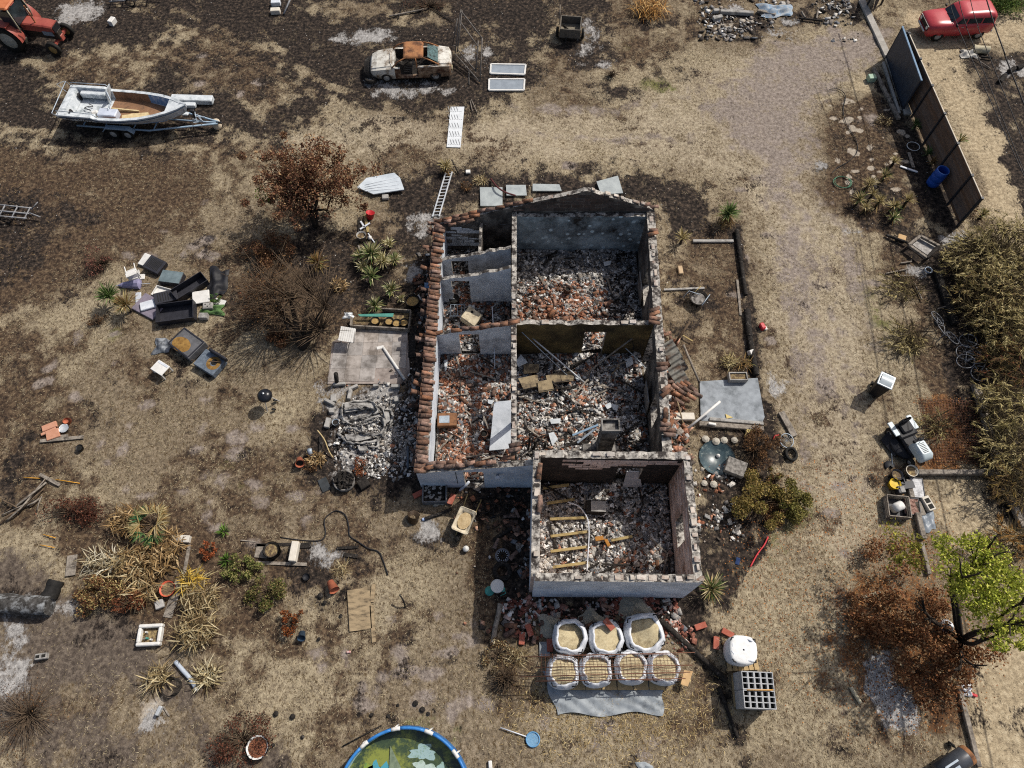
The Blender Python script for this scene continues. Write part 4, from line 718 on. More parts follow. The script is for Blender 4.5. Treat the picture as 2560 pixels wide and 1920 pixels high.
    # trailer
    tr = thing('boat_trailer', 'galvanised twin-axle trailer under the white motorboat', 'trailer', o, a); M_G = pm('blue_grey_galvanised', '6f8496', '90a3b3', 5, .5, .1, metal=.2)
    for s in (1, -1):
        mb = MB(); mb.tube([(.6, s*.86, .46), (4.2, s*.86, .46), (7.35, s*.06, .42)], .05, 5); mb.build('chassis_rail', M_G, tr)
        mb = MB(); mb.box((2.75, s*1.02, .66), (1.15, .26, .03)); mb.box((2.08, s*1.02, .55), (.3, .26, .03), (0, -.75, 0)); mb.box((3.42, s*1.02, .55), (.3, .26, .03), (0, .75, 0)); mb.build('mudguard', M_G, tr)
        for x in (2.4, 3.12): wheel(tr, (x, s*1.02, .29), .29, .17)
    for x in (.9, 2.0, 3.4, 4.4): mb = MB(); mb.tube([(x, -.84, .45), (x, .84, .45)], .035, 5); mb.build('crossbar', M_G, tr)
    mb = MB(); mb.tube([(3.6, 0, .42), (7.3, 0, .42)], .04, 5); mb.build('keel_bar', M_G, tr); mb = MB(); mb.tube([(6.2, .1, .4), (6.25, .1, .95)], .05, 6); mb.box((6.25, .1, .95), (.2, .16, .16), bev=.03); mb.build('winch_post', M_BLACK, tr)
    mb = MB(); mb.box((7.4, 0, .43), (.3, .12, .1), bev=.03); mb.build('hitch', M_BLACK, tr)
    for k in range(6): mb = MB(); mb.cyl((6.2+U(-.3, .6), U(-.3, .5), .5), (6.3+U(-.2, .5), U(-.3, .5), .62), .022, n=6); mb.build('roller', M_STEEL, tr)
    for (p, sz, rz, nm, lb) in ((T(1, 1650, 838, .3), (2.1, .42, .28), -.04, 'foam_block', 'long white block lying behind the boat bow'), (T(1, 1570, 880, .2), (1.4, .5, .2), -.02, 'foam_block', 'shorter white block between boat bow and trailer drawbar'), (T(1, 1560, 1015, .25), (1.0, .2, .08), -.05, 'plank', 'pale plank across the trailer drawbar')):
        mb = MB(); mb.box((0, 0, 0), sz, bev=.03); tag(mb.build(nm, M_GEL, None, (p.x, p.y, sz[2]/2 if nm != 'plank' else .5), rz), lb, 'block' if nm != 'plank' else 'plank')
    p = T(1, 1885, 1100); mb = MB(); mb.lathe([(0, 0), (.2, 0), (.22, .1), (.2, .38), (.14, .4), (0, .38)], 12); tag(mb.build('concrete_weight', pm('pale_concrete', 'b9ab95', 'd3c6b0', 6, .9, .4), None, p), 'pale concrete weight under the trailer hitch', 'weight')
boat()
def tractor():
    fn, ff = Vector((-23.9, 31.95, 0)), Vector((-23.64, 33.39, 0)); mid = (fn+ff)/2; ax = (ff-fn).normalized(); fwd = Vector((ax.y, -ax.x, 0)); a = math.atan2(fwd.y, fwd.x)
    t = thing('farm_tractor', 'old red farm tractor with open cab on scorched field', 'tractor', mid, a); M_TR = pm('sun_faded_red', '94493f', 'a85a4d', 3, .5, .1, c3='8a3d36', sc3=1.5, amt3=.4); M_ORG = pm('orange_faded_roof', 'b0653f', 'c67a52', 2, .6, .1); M_CAB = pm('dusty_cab_frame', '8b8470', 'aaa38e', 5, .7, .1)
    mb = MB(); mb.loft([[(x, -w_, z0), (x, w_, z0), (x, w_, z1-.05), (x, w_*.8, z1), (x, -w_*.8, z1), (x, -w_, z1-.05)] for x, w_, z0, z1 in ((-1.5, .34, 1.0, 1.38), (-.2, .33, 1.0, 1.36), (.2, .31, 1.0, 1.32))], smooth=False); mb.build('bonnet', M_TR, t)
    mb = MB(); mb.box((.22, 0, 1.12), (.05, .52, .3)); mb.build('grille', M_BLACK, t); mb = MB(); mb.box((-.7, 0, .75), (1.9, .42, .5), bev=.05); mb.build('engine', pm('oily_engine', '241f1c', '433a33', 7, .6, .3), t)
    for s in (1, -1): mb = MB(); mb.box((-.15, s*.345, .95), (.55, .02, .22)); mb.build('side_panel', pm('blue_grey_panel', '6f7a86', '8a949e', 4, .5, .1), t)
    mb = MB(); mb.box((.1, 0, .55), (.35, .3, .35), bev=.04); mb.box((0, 0, .45), (.14, 1.4, .12)); mb.build('front_axle', M_TR, t)
    mb = MB(); mb.cyl((-.7, -.12, 1.3), (-.72, -.12, 2.3), .035); mb.build('exhaust', M_RUST, t)
    for s in (1, -1): wheel(t, (0, s*.74, .38), .38, .2, None, pm('ochre_rim', '8d7448', 'a98d5c', 5, .6, .1)); wheel(t, (-2.2, s*.78, .72), .72, .4, None, pm('pale_rim', '9c9a90', 'b8b6ac', 5, .6, .1), hub=.62)
    for s in (1, -1):
        mb = MB(); mb.lathe([(.86, -.24), (.86, .24)], 14, (-2.2, s*.8, .76), axis=(0, 1, 0), arc=PI); mb.box((-2.2, s*.8, 1.6), (1.0, .5, .04)); mb.build('mudguard', M_TR, t)
        for x0, x1 in ((-1.45, -1.25), (-2.75, -2.7)): mb = MB(); mb.tube([(x0, s*.62, .9), (x1-.1, s*.66, 1.5), (x1-.15, s*.6, 2.3)], .035, 5); mb.build('cab_post', M_CAB, t)
        mb = MB(); mb.box((-1.6, s*.64, .75), (.5, .1, .35), (0, .5, 0)); mb.build('step', M_CAB, t)
        mb = MB(); mb.plate([(-1.4, s*.66, 1.3), (-2.0, s*.66, 1.3), (-2.0, s*.63, 2.2), (-1.45, s*.63, 2.2)], .01, up=(0, s, 0)); mb.build('cab_window', M_GLASS, t)
    mb = MB(); mb.add([(-1.33, -.55, 1.42), (-1.33, .55, 1.42), (-1.42, .52, 2.24), (-1.42, -.52, 2.24)], [(0, 1, 2, 3)]); mb.build('windscreen', M_GLASS, t)
    mb = MB(); mb.box((-2.1, 0, 2.36), (1.5, 1.36, .14), bev=.06); mb.build('cab_roof', M_ORG, t)
    mb = MB(); mb.box((-2.15, 0, 1.2), (.5, .5, .14), bev=.04); mb.box((-2.4, 0, 1.45), (.1, .5, .5), bev=.03); mb.build('seat', M_BLACK, t)
    mb = MB(); mb.box((-1.3, .42, 1.5), (.08, .08, .35), (0, .2, 0)); mb.build('lamp', pm('headlight_glass', 'd8d8d2'), t)
tractor()
def mower():
    hb_, hf = Vector((15.51, 9.96, 0)), Vector((15.61, 9.26, 0)); c = Vector((15.42, 9.95, 0)); a = math.atan2(-1.0, .38)
    t = thing('ride_on_mower', 'pale grey ride-on lawn mower with black seat beside rusty mesh', 'lawn mower', c, a); M_LG = pm('pale_blue_grey_hood', 'a9b6ba', 'bfcacd', 3, .4, .05)
    mb = MB(); mb.loft([rrect(.05, .82, .27, .45, .1), rrect(.05, .84, .27, .62, .1), rrect(.07, .76, .24, .78, .1), rrect(.1, .62, .18, .84, .08)]); mb.build('hood', M_LG, t)
    for k in range(7): mb = MB(); mb.box((.2+.06*k, 0, .845), (.022, .22, .012)); mb.build('louvre', M_BLACK, t)
    mb = MB(); mb.box((-.25, 0, .36), (1.3, .62, .2), bev=.06); mb.box((-.55, 0, .5), (.6, .8, .14), bev=.05); mb.build('chassis', M_BLACK, t); mb = MB(); mb.lathe([(0, .2), (.48, .2), (.52, .12), (.5, .05), (0, .05)], 20, (-.1, -.2, .05), sx=1.2, sy=1.0); mb.build('cutting_deck', M_BLACK, t)
    mb = MB(); mb.box((-.6, 0, .62), (.42, .44, .12), bev=.05); mb.box((-.82, 0, .82), (.1, .44, .36), bev=.05); mb.build('seat', M_BLACK, t)
    for s in (1, -1): mb = MB(); mb.box((-.72, s*.42, .55), (.6, .22, .05), bev=.02); mb.build('fender', M_LG, t); wheel(t, (-.65, s*.42, .25), .25, .2); wheel(t, (.62, s*.36, .18), .18, .13)
    mb = MB(); mb.tube([(-.02+.17*math.sin(i/14*2*PI)*.9, .17*math.cos(i/14*2*PI), .93+.06*math.sin(i/14*2*PI)) for i in range(14)], .015, 5, closed=True); mb.tube([(-.02, 0, .93), (.1, 0, .75)], .02, 5); mb.build('steering_wheel', M_BLACK, t)
    mb = MB(); mb.box((.05, 0, .8), (.12, .42, .1), (0, -.4, 0), bev=.02); mb.build('dashboard', M_BLACK, t)
    mb = MB(); mb.plate([(-.8, -.42, .28), (-.2, -.42, .3), (.2, -.75, .1), (-.6, -.85, .06)], .03); mb.build('discharge_chute', M_BLACK, t)
    # brush cutter beside it
    p0 = G(2200+.2206*115, 1040+.2206*160, .12); p1 = G(2200+.2206*140, 1040+.2206*570, .06); bc = thing('brush_cutter', 'petrol brush cutter lying on the grass beside the mower', 'brush cutter', (p0.x, p0.y, 0)); d = p1-p0; q = lambda s, z: Vector((d.x*s, d.y*s, z))
    mb = MB(); mb.tube([q(0, .14), q(1, .06)], .018, 6); mb.build('shaft', M_STEEL, bc); mb = MB(); mb.box((0, 0, .14), (.26, .2, .2), (0, 0, .3), bev=.06); mb.build('engine', M_STEEL, bc)
    mb = MB(); mb.tube([q(.33, .12)+Vector((-.02, 0, 0)), q(.36, .16)+Vector((.15, -.02, 0)), q(.4, .18)+Vector((.18, -.06, 0))], .014, 5); mb.tube([q(.42, .12), q(.43, .14)+Vector((.2, -.05, 0))], .014, 5); mb.build('handle', M_BLACK, bc)
    mb = MB(); mb.lathe([(0, .05), (.2, .04), (.22, 0), (0, 0)], 14, q(1, .03)+Vector((-.08, .02, 0)), arc=PI*1.2); mb.cyl(q(1, .0), q(1, .1), .06); mb.build('guard', M_BLACK, bc)
mower()
# ================================================================ plants
M_LEAF = attr_mat('dry_leaves', .8, .25); M_BARK = pm('burnt_bark', '1c1815', '3f362e', 9, .95, .6); M_TWIG = pm('dead_twigs', '4a3d31', '6b5a48', 9, .95, .2)
def lin(cols): return np.array([L(c)[:3] for c in cols])
def leaf_cloud(name, clusters, size, cols, parent=None, origin=(0, 0, 0), aspect=.5, shell=.35, flat=1.0, loc=None):
    """clusters: (centre, radius, count, colour list or None); each leaf a small folded lozenge"""
    Vs, Cs = [], []
    for c, r, n, cc in clusters:
        d = NP.normal(size=(n, 3)); d /= np.linalg.norm(d, axis=1, keepdims=True)+1e-9; rad = r*NP.random(n)**shell; p = d*rad[:, None]; p[:, 2] *= flat; p += np.array(c)-np.array(origin)
        a = NP.normal(size=(n, 3)); a /= np.linalg.norm(a, axis=1, keepdims=True); b = np.cross(a, NP.normal(size=(n, 3))); b /= np.linalg.norm(b, axis=1, keepdims=True)+1e-9
        s = size*NP.uniform(.6, 1.4, n)[:, None]; Vs.append(np.stack([p-a*s, p+b*s*aspect, p+a*s, p-b*s*aspect], 1).reshape(-1, 3))
        C = lin(cc or cols); Cs.append(np.repeat(C[NP.integers(0, len(C), n)]*NP.uniform(.6, 1.25, (n, 1)), 4, 0))
    V = np.concatenate(Vs); F = np.arange(len(V)).reshape(-1, 4); return link(name, fast_mesh(name, V, F, M_LEAF, tint=np.concatenate(Cs)), parent, loc)
def blades(name, base, tip, width, cols, parent=None, droop=.25, origin=(0, 0, 0), mat=None, mid=.55):
    """long narrow leaves, bent once; base/tip are (n,3)"""
    base = np.asarray(base, float)-np.array(origin); tip = np.asarray(tip, float)-np.array(origin); n = len(base); d = tip-base; ln = np.linalg.norm(d, axis=1, keepdims=True)
    s = np.cross(d, np.array([[0, 0, 1.0]])+NP.normal(size=(n, 3))*.3); s /= np.linalg.norm(s, axis=1, keepdims=True)+1e-9; s *= width*NP.uniform(.7, 1.3, (n, 1))
    m = base+d*mid; m[:, 2] += (ln[:, 0]*droop); V = np.stack([base-s*.6, base+s*.6, m+s, m-s, tip], 1).reshape(-1, 3); o = 5*np.arange(n)[:, None]
    F = np.concatenate([np.stack([o+0, o+1, o+2], 2).reshape(-1, 3), np.stack([o+0, o+2, o+3], 2).reshape(-1, 3), np.stack([o+3, o+2, o+4], 2).reshape(-1, 3)])
    C = lin(cols); t = np.repeat(C[NP.integers(0, len(C), n)]*NP.uniform(.7, 1.2, (n, 1)), 5, 0); return link(name, fast_mesh(name, V, F, mat or M_LEAF, tint=t), parent)
def limb(mb, p, d, ln, r, depth, tips, bend=.25, kids=3, shrink=.68, spread=.7, up=.15):
    pts = [Vector(p)]; d = Vector(d).normalized(); q = Vector(p); n = 4
    for i in range(n):
        d = (d+Vector((U(-bend, bend), U(-bend, bend), U(-bend, bend)+up*.3))).normalized(); q = q+d*ln/n; pts.append(q.copy())
    mb.tube(pts, r, 6 if r > .03 else 4, r1=r*.6)
    if depth == 0: tips.append(q); return
    for k in range(kids):
        e = (d+Vector((U(-spread, spread), U(-spread, spread), U(-spread*.5, spread)))).normalized(); limb(mb, pts[-1] if k else pts[-2], e, ln*shrink*U(.8, 1.2), r*.58, depth-1, tips, bend, kids, shrink, spread, up)
RUSTS = ('775240', '8f654c', '583f30', 'a3805f', '694a3a', 'b0926d', '825a46')
def rust_tree():
    b = G(790, 566); t = thing('rust_leaved_tree', 'small tree with scorched rust-brown leaves beside the white sheet', 'tree', b); mb = MB(); tips = []
    c0 = G(765, 435, 2.4)-b
    for k in range(5): limb(mb, (0, 0, 0), (c0.x*.3+U(-.5, .5), c0.y*.3+U(-.3, .3), 1.5), 1.3, .12, 2, tips, .2, 3, .75, .8)
    mb.build('trunk', M_BARK, t); cl = []
    for k in range(46):
        a = U(0, 2*PI); e = U(-.25, 1.35); l = U(.75, 1.15)*(1.28 if k % 4 == 0 else 1.06); tip = Vector((c0.x*.9+2.3*l*math.cos(a)*math.cos(e), c0.y*.9+1.75*l*math.sin(a)*math.cos(e), 1.7+1.9*l*math.sin(e))); root = Vector((c0.x*.7, c0.y*.7, 1.4)); m_ = random.choice((3, 4, 5))
        for j in range(m_): f_ = .45+.55*(j+1)/m_; q = root+(tip-root)*f_+Vector((U(-.2, .2), U(-.2, .2), U(-.2, .2))); cl.append((tuple(q), U(.16, .40), int(U(45, 130)), ('5c6a2f', '6f7d3a', '6b4630') if k == 7 else None))
        mb = MB(); mb.tube([root, root+(tip-root)*.5+Vector((0, 0, .1)), tip], .02, 4, r1=.006); mb.build('branch', M_BARK, t)
    for tp in tips: cl.append((tuple(tp), .35, 40, None))
    leaf_cloud('crown', cl, .055, RUSTS, t)
rust_tree()
def bare_tree():
    b = G(756, 872); t = thing('bare_tree', 'charred many-stemmed bare tree beside the terrace', 'tree', b); mb = MB(); tw = MB(); tips = []
    heads = [T(6, 300, 930, 1.45), T(6, 590, 1000, 1.5), T(6, 470, 870, 1.3), T(6, 200, 1050, 1.1), T(6, 560, 1200, .7), T(6, 120, 860, 1.2)]
    for i, h in enumerate(heads):
        h = h-b; m = h*.5+Vector((U(-.1, .1), U(-.1, .1), .1)); mb.tube([(0, 0, 0), m, h], .13, 7, r1=.08); mb.lathe([(0, -.1), (.11, -.06), (.13, .0), (.09, .09), (0, .12)], 8, h)
        for k in range(46):
            d = Vector((U(-1, 1), U(-1, 1), U(.15, 1.3))); d.x -= .25; d = d.normalized(); l = U(1.0, 2.3); p1 = h+d*l*.5+Vector((U(-.1, .1), U(-.1, .1), .06)); p2 = h+d*l+Vector((U(-.15, .15), U(-.15, .15), U(0, .15)))
            tw.tube([h, p1, p2], .021, 4, r1=.006); tips.append((p1+p2)/2)
            for _ in range(3): e = (d+Vector((U(-.6, .6), U(-.6, .6), U(-.2, .6)))).normalized(); tw.tube([p1, p1+e*U(.25, .6)], .006, 3, r1=.003)
    mb.build('trunk', M_BARK, t); tw.build('twigs', M_TWIG, t)
    cl = [(tuple(p+Vector((U(-.2, .2), U(-.2, .2), U(-.15, .1)))), .38, 14, None) for p in tips if p.x < -.3]; leaf_cloud('crown', cl, .035, ('5d4531', '6f5138', '4a382b', '7d6040'), t)
bare_tree()
def lime_tree():
    b = T(16, 1640, 560); t = thing('half_green_tree', 'tree with lime green branches and rust-brown lower leaves', 'tree', b); mb = MB(); tips = []; LIME = ('a8b044', 'bcc052', '8a9536', 'cdcb66', '75802e'); RU = ('7d5236', '966848', '61422e', 'a88560', '8a6040')
    heads = [(12, 1650, 1450, 3.8), (16, 2000, 100, 4.0), (16, 2100, 400, 3.6), (16, 1950, 600, 2.8), (16, 1300, 300, .9), (16, 1600, 850, .8), (12, 1300, 1350, 2.4)]
    for k_, x, y, z in heads: h = T(k_, x, y, z)-b; limb(mb, (0, 0, .2), h, h.length*.62, .09, 2, tips, .15, 3, .6, .55)
    mb.build('trunk', M_BARK, t); cl = []
    def put(k_, x0, y0, x1, y1, z0, z1, n, m_, cols, r=(.22, .42)):
        for _ in range(n): z = U(z0, z1); c = T(k_, U(x0, x1), U(y0, y1), z)-b; cl.append((tuple(c), U(*r), int(m_*U(.6, 1.4)), cols))
    put(16, 1650, -40, 2180, 330, 3.2, 4.6, 54, 70, LIME, (.16, .36)); put(12, 1450, 1330, 2050, 1660, 3.2, 4.4, 40, 60, LIME, (.16, .34)); put(16, 1850, 330, 2300, 620, 3.0, 4.2, 26, 50, LIME, (.15, .34)); put(12, 1050, 1230, 1330, 1600, 2.0, 3.0, 16, 45, ('8c8a3c', 'a29c4a', '6d6b30'), (.15, .34)); put(16, 1600, 0, 1700, 200, 2.6, 3.4, 6, 45, LIME)
    put(16, 900, 130, 1550, 560, .15, 1.0, 44, 85, RU, (.2, .42)); put(16, 1120, 620, 1780, 950, .15, 1.0, 40, 85, RU, (.2, .42)); put(16, 700, 180, 1000, 560, .1, .6, 20, 50, RU, (.2, .4)); put(12, 850, 1350, 1300, 1640, .1, .8, 20, 45, RU, (.2, .4)); put(16, 1650, 560, 2000, 800, .2, 1.0, 12, 40, RU); put(16, 1250, 950, 1700, 1150, .1, .6, 14, 45, RU)
    leaf_cloud('crown', cl, .05, LIME, t, aspect=.6)
lime_tree()
def yucca(p, r, h, n, cols, label, name='yucca', group='yuccas and spiky plants', w_=.018, dead=0):
    t = thing(name, label, 'yucca', p, 0, group); a = NP.uniform(0, 2*PI, n); e = NP.uniform(.0, 1.0, n)**.8*PI*.5; l = r*NP.uniform(.7, 1.15, n)
    base = np.stack([np.cos(a)*.04, np.sin(a)*.04, h+NP.uniform(-.08, .08, n)], 1); tip = base+np.stack([np.cos(a)*np.cos(e)*l, np.sin(a)*np.cos(e)*l, np.sin(e)*l*.9], 1)
    blades('leaves', base, tip, w_, cols, t, .10)
    mb = MB(); mb.cyl((0, 0, -.02), (0, 0, h+.05), .07, .05, 8); mb.build('stem', M_BARK, t)
    if dead:
        a = NP.uniform(0, 2*PI, dead); l = r*NP.uniform(.5, 1.0, dead); base = np.stack([np.cos(a)*.05, np.sin(a)*.05, h*NP.uniform(.3, .95, dead)], 1); tip = base+np.stack([np.cos(a)*l, np.sin(a)*l, -base[:, 2]*.8], 1); blades('dead_skirt', base, tip, w_, ('8a7146', '6d5634', 'a38a5a', '54402a'), t, .12)
    return t
YS = ('b9ad80', 'd0c79c', '8f8a58', 'a8a06c', 'e0d9b4'); YG = ('4f6233', '647a45', '3d5030', '8a9560', '748a52'); YD = ('a99a6c', 'c2b383', '8f8054', 'bdae88'); YO = ('94754a', 'a88a5a', '785a3a', '85804f')
for (k_, x, y, r, h, n, cols, lb, dead) in (
    (6, 1000, 540, .62, .55, 190, YS+YG, 'largest of the variegated yuccas left of the house', 40), (6, 1100, 600, .5, .4, 130, YS, 'pale variegated yucca tucked against the largest yucca', 0), (6, 1150, 455, .36, .25, 90, YS, 'small straw-coloured yucca at the north end of the yucca bed', 0), (6, 1195, 590, .4, .3, 100, YS+YG[:2], 'yucca on the house side of the yucca bed', 0),
    (6, 1000, 730, .5, .35, 120, YG+YS[:2], 'shaded grey-green yucca below the largest yucca', 0), (6, 1170, 845, .46, .35, 110, YS+YG[:2], 'pale spiky yucca near the west eaves', 0), (6, 1030, 985, .45, .3, 110, YS+YG, 'yucca touching the planter trough', 0), (6, 1255, 930, .25, .15, 50, YS, 'small sparse yucca beside the burnt flowerpot', 0), (6, 900, 560, .4, .3, 90, YG+YS, 'greenish yucca at the outer side of the yucca bed', 0), (6, 930, 650, .4, .25, 80, YS, 'drooping yucca between bare tree and yucca bed', 0),
    (6, 530, 610, .55, .4, 120, YO, 'orange scorched yucca behind the bare tree', 20), (2, 1640, 1440, .42, .3, 90, YD, 'straw yucca at the head of the ladder', 20), (7, 1870, 190, .62, .6, 150, YG, 'tall green yucca with brown skirt right of the house', 60), (7, 1470, 400, .5, .35, 60, YD, 'lone straw-yellow yucca right of the gable', 0),
    (8, 790, 60, .42, .4, 80, YD+YG[:1], 'yucca at the left end of the fence-side clump', 15), (8, 960, 85, .45, .4, 90, YD, 'yucca in the middle of the fence-side clump', 15), (8, 1085, 125, .42, .35, 80, YD+YG[:1], 'yucca right of centre in the fence-side clump', 15), (8, 1205, 75, .42, .4, 80, YD, 'yucca at the right end of the fence-side clump', 15), (8, 845, 140, .36, .25, 60, YD, 'low yucca in front of the fence-side clump', 10), (8, 1085, 225, .4, .25, 60, YG+YS, 'grey-green yucca lowest of the fence-side clump', 10), (8, 905, 20, .34, .3, 50, YD, 'small yucca behind the fence-side clump', 0), (8, 1860, 190, .36, .35, 60, YD+YG[:1], 'yucca at the foot of the fence end post', 10),
    (4, 1090, 1400, .36, .25, 50, YD, 'small yellow yucca above the fence-side clump', 0), (4, 1010, 1520, .42, .35, 70, YD+YG[:1], 'bushy yucca next to the green hose coil', 15), (4, 870, 1600, .45, .3, 80, YD, 'wide dry yucca below the green hose coil', 10), (4, 1660, 1215, .4, 1.0, 40, YG+YD, 'yucca head rising behind the wooden fence', 0), (4, 1270, 1090, .42, .15, 60, YG, 'dark green agave at the foot of the gate kerb', 0), (4, 1375, 1330, .42, .15, 50, YG, 'dark green agave in the fence shadow', 0), (4, 1420, 1400, .35, .2, 40, YO, 'withered orange agave beside the blue barrel', 0),
    (5, 945, 900, .62, .6, 170, YG, 'large green yucca beside the dumped furniture', 0), (5, 1090, 980, .68, .45, 140, YO+YD, 'brown collapsing yucca half under the dumped furniture', 0), (15, 1720, 110, .62, .4, 110, YD+YG[:2], 'straw-leaved yucca at the south-east house corner', 20), (9, 1940, 1275, .3, .05, 50, ('5d7a35', '7c9a48', '4a632b'), 'small bright green tuft in the lower lawn', 0), (9, 1955, 1525, .3, .05, 50, ('5d7a35', '7c9a48', '4a632b'), 'bright green tuft beside the plank walkway', 0)):
    yucca(T(k_, x, y, h), r, h, n, cols, lb, dead=dead) if False else yucca((lambda q: (q.x, q.y, 0))(T(k_, x, y, h)), r, h, n, cols, lb, dead=dead)
def fan_palm():
    p = T(9, 1310, 1210, .5); t = thing('fan_palm', 'young fan palm with green and yellowing fans', 'palm', (p.x, p.y, 0))
    mb = MB(); mb.cyl((0, 0, 0), (0, 0, .35), .1, .07); mb.build('stem', M_BARK, t)
    for k in range(13):
        a = k*2.4; e = U(.15, .9); c = Vector((math.cos(a)*.45*math.cos(e), math.sin(a)*.45*math.cos(e), .35+.5*math.sin(e))); n = 26; aa = NP.uniform(-1.5, 1.5, n)+a; l = NP.uniform(.35, .55, n)
        dead = math.cos(a-.5) > .2 or k % 4 == 0; blades('fan', np.tile(np.array(c), (n, 1)), np.array(c)+np.stack([np.cos(aa)*l, np.sin(aa)*l, NP.uniform(-.1, .2, n)], 1), .016, YD+YO[:2] if dead else YG+('2f5a3a', '3f6f4a'), t, .06)
        mb = MB(); mb.tube([(0, 0, .35), c], .012, 4); mb.build('stalk', M_TWIG, t)
fan_palm()
def bush(p, rx, ry, rz, n, cols, label, name='dry_bush', cat='bush', group=None, size=.05, twigs=60, leafshell=.35, lean=(0, 0), tcols=None, streak=0):
    t = thing(name, label, cat, (p[0], p[1], 0), 0, group); mb = MB()
    for k in range(twigs):
        a = U(0, 2*PI); e = U(.1, 1.4); l = U(.6, 1.05); q = Vector((rx*math.cos(a)*math.cos(e)*l+lean[0], ry*math.sin(a)*math.cos(e)*l+lean[1], rz*math.sin(e)*l)); m = q*.5+Vector((U(-.08, .08), U(-.08, .08), .05)); mb.tube([(U(-.08, .08), U(-.08, .08), 0), m, q], .012, 4, r1=.004)
    if twigs: mb.build('twigs', M_TWIG, t)
    if n:
        cl = []
        for k in range(14): a = U(0, 2*PI); rr = U(.1, .85)**.6; cl.append(((rx*rr*math.cos(a)+lean[0], ry*rr*math.sin(a)+lean[1], rz*U(.25, .9)), U(.25, .45)*max(rx, ry)*.7, n//14, None))
        leaf_cloud('foliage', cl, size, cols, t)
    return t
STR = ('a8956c', 'bcab84', '8c7a55', '746347', 'c9bb97', '988260')
def maize(p, r, n, label, cols=STR, h=.5, w_=.03, ln=.5, group='withered corn-like plants'):
    w_ *= .58; n = int(n*1.9); cols = tuple(cols)+('5a4a33',)
    t = thing('withered_plant', label, 'plant', (p[0], p[1], 0), 0, group); a = NP.uniform(0, 2*PI, n); rr = r*np.sqrt(NP.random(n)); b = np.stack([rr*np.cos(a), rr*np.sin(a)*.8, NP.uniform(.02, h, n)], 1); d = NP.normal(size=(n, 3)); d[:, 2] *= .5; d /= np.linalg.norm(d, axis=1, keepdims=True); tip = b+d*ln*NP.uniform(.5, 1.2, (n, 1)); tip[:, 2] = np.maximum(tip[:, 2], .01); blades('leaves', b, tip, w_, cols, t, .12)
    mb = MB()
    for k in range(8): x, y = U(-r, r)*.7, U(-r, r)*.6; mb.tube([(x, y, 0), (x+U(-.2, .2), y+U(-.2, .2), h*U(.6, 1))], .014, 4)
    mb.build('stalks', M_TWIG, t)
MZ = ('a3855c', 'b5986c', '826743', '957a52', '665138', 'c2aa82')
maize(T(9, 1120, 1200), .55, 150, 'orange-tan withered leaves left of the fan palm', MZ); maize(T(9, 1350, 1520), .8, 300, 'broad heap of golden withered leaves by the walkway', MZ, .45, .04, .35); maize(T(9, 1150, 1560), .6, 160, 'tan withered leaves left of the golden heap', MZ+STR); maize(T(9, 900, 1560), .6, 110, 'pale curled dead stalks near the grey plank', ('cfc3a4', 'b5a788', 'e0d8c0', '8d7f63'), .3); maize(T(9, 1480, 1400), .5, 140, 'orange withered leaves below the fan palm', MZ)
maize(T(13, 1750, 200), .55, 190, 'upright straw corn leaves right of the walkway', STR, .6); maize(T(13, 1720, 480), .6, 240, 'large pale straw corn leaves casting a long shadow', STR, .7); maize(T(13, 1800, 870), .35, 90, 'small knot of bleached dead leaves beside the grey pipe', ('d6cba9', 'bfb08a', '9c8d69'), .2); maize(T(13, 1690, 60), .35, 80, 'yellow corn stems at the head of the walkway', ('c9a544', 'dcbc62', 'a58a3c', 'b9ad80'), .6, .03, .6); maize(T(13, 1380, 880), .4, 90, 'tan dead fronds on the burnt wire coil', STR, .25); maize(T(13, 1250, 130), .5, 110, 'straw leaves around the orange flowerpot', STR+MZ, .4)
maize(T(3, 1180, 110), .85, 260, 'spreading orange-dry shrub at the edge of the field', ('c08a4a', 'd6a763', '9c6f3a', 'e0bd82', '7d5a36'), .6, .022, .7, None)
maize(T(10, 740, 1610), .25, 60, 'small pale straw tuft by the wooden panel', STR, .1, .012, .35, None); maize(T(15, 60, 700), .3, 70, 'tall straw grass tuft left of the tarpaulin', STR, .2, .014, .4, None); maize(T(7, 1870, 1480), .3, 80, 'yellow dry plant above the planter trough', YD, .3, .02, .4, None); maize(T(7, 2000, 1500), .25, 50, 'orange dry plant beside the planter trough', YO, .3, .02, .4, None); maize(T(10, 520, 660), .35, 90, 'golden dead leaves beside two flowerpots', MZ, .2, .03, .2, None); maize(T(6, 730, 830), .35, 90, 'golden dead leaves under the bare tree', MZ, .4, .03, .25, None)
BRW = ('5f4430', '77583c', '4a3526', '8f6d4a'); OLV = ('7d7a45', '93904f', '66602f', 'a89a5c', '59532b'); BUR = ('6a4030', '54342a', '7d5240', '43302a')
bush(T(11, 2080, 560), .95, 1.0, .9, 2600, BRW, 'brown dry bush right of the pond', size=.035, twigs=110)
bush(T(11, 2120, 1050), 1.0, 1.2, .9, 5200, ('a08a52', 'b8a468', '7d6b3e', '8a7340', '6b6a34'), 'straw-coloured bush beside the south room', size=.04, twigs=70)
bush(T(12, 190, 1030), .75, .9, .8, 4200, OLV, 'olive green bush on the drive side of the south room', size=.04, twigs=40)
bush(T(12, 40, 850), .5, .5, .5, 1200, BRW+OLV, 'low brown-green bush above the olive bush', size=.04, twigs=30); bush(T(12, 30, 1130), .5, .6, .4, 1300, BRW, 'low brown bush below the olive bush', size=.04, twigs=30)
bush(T(9, 650, 1110), 1.4, .42, .45, 2600, BUR, 'low rust-red scorched hedge along the vegetable plot', name='scorched_hedge', cat='hedge', size=.035, twigs=130)
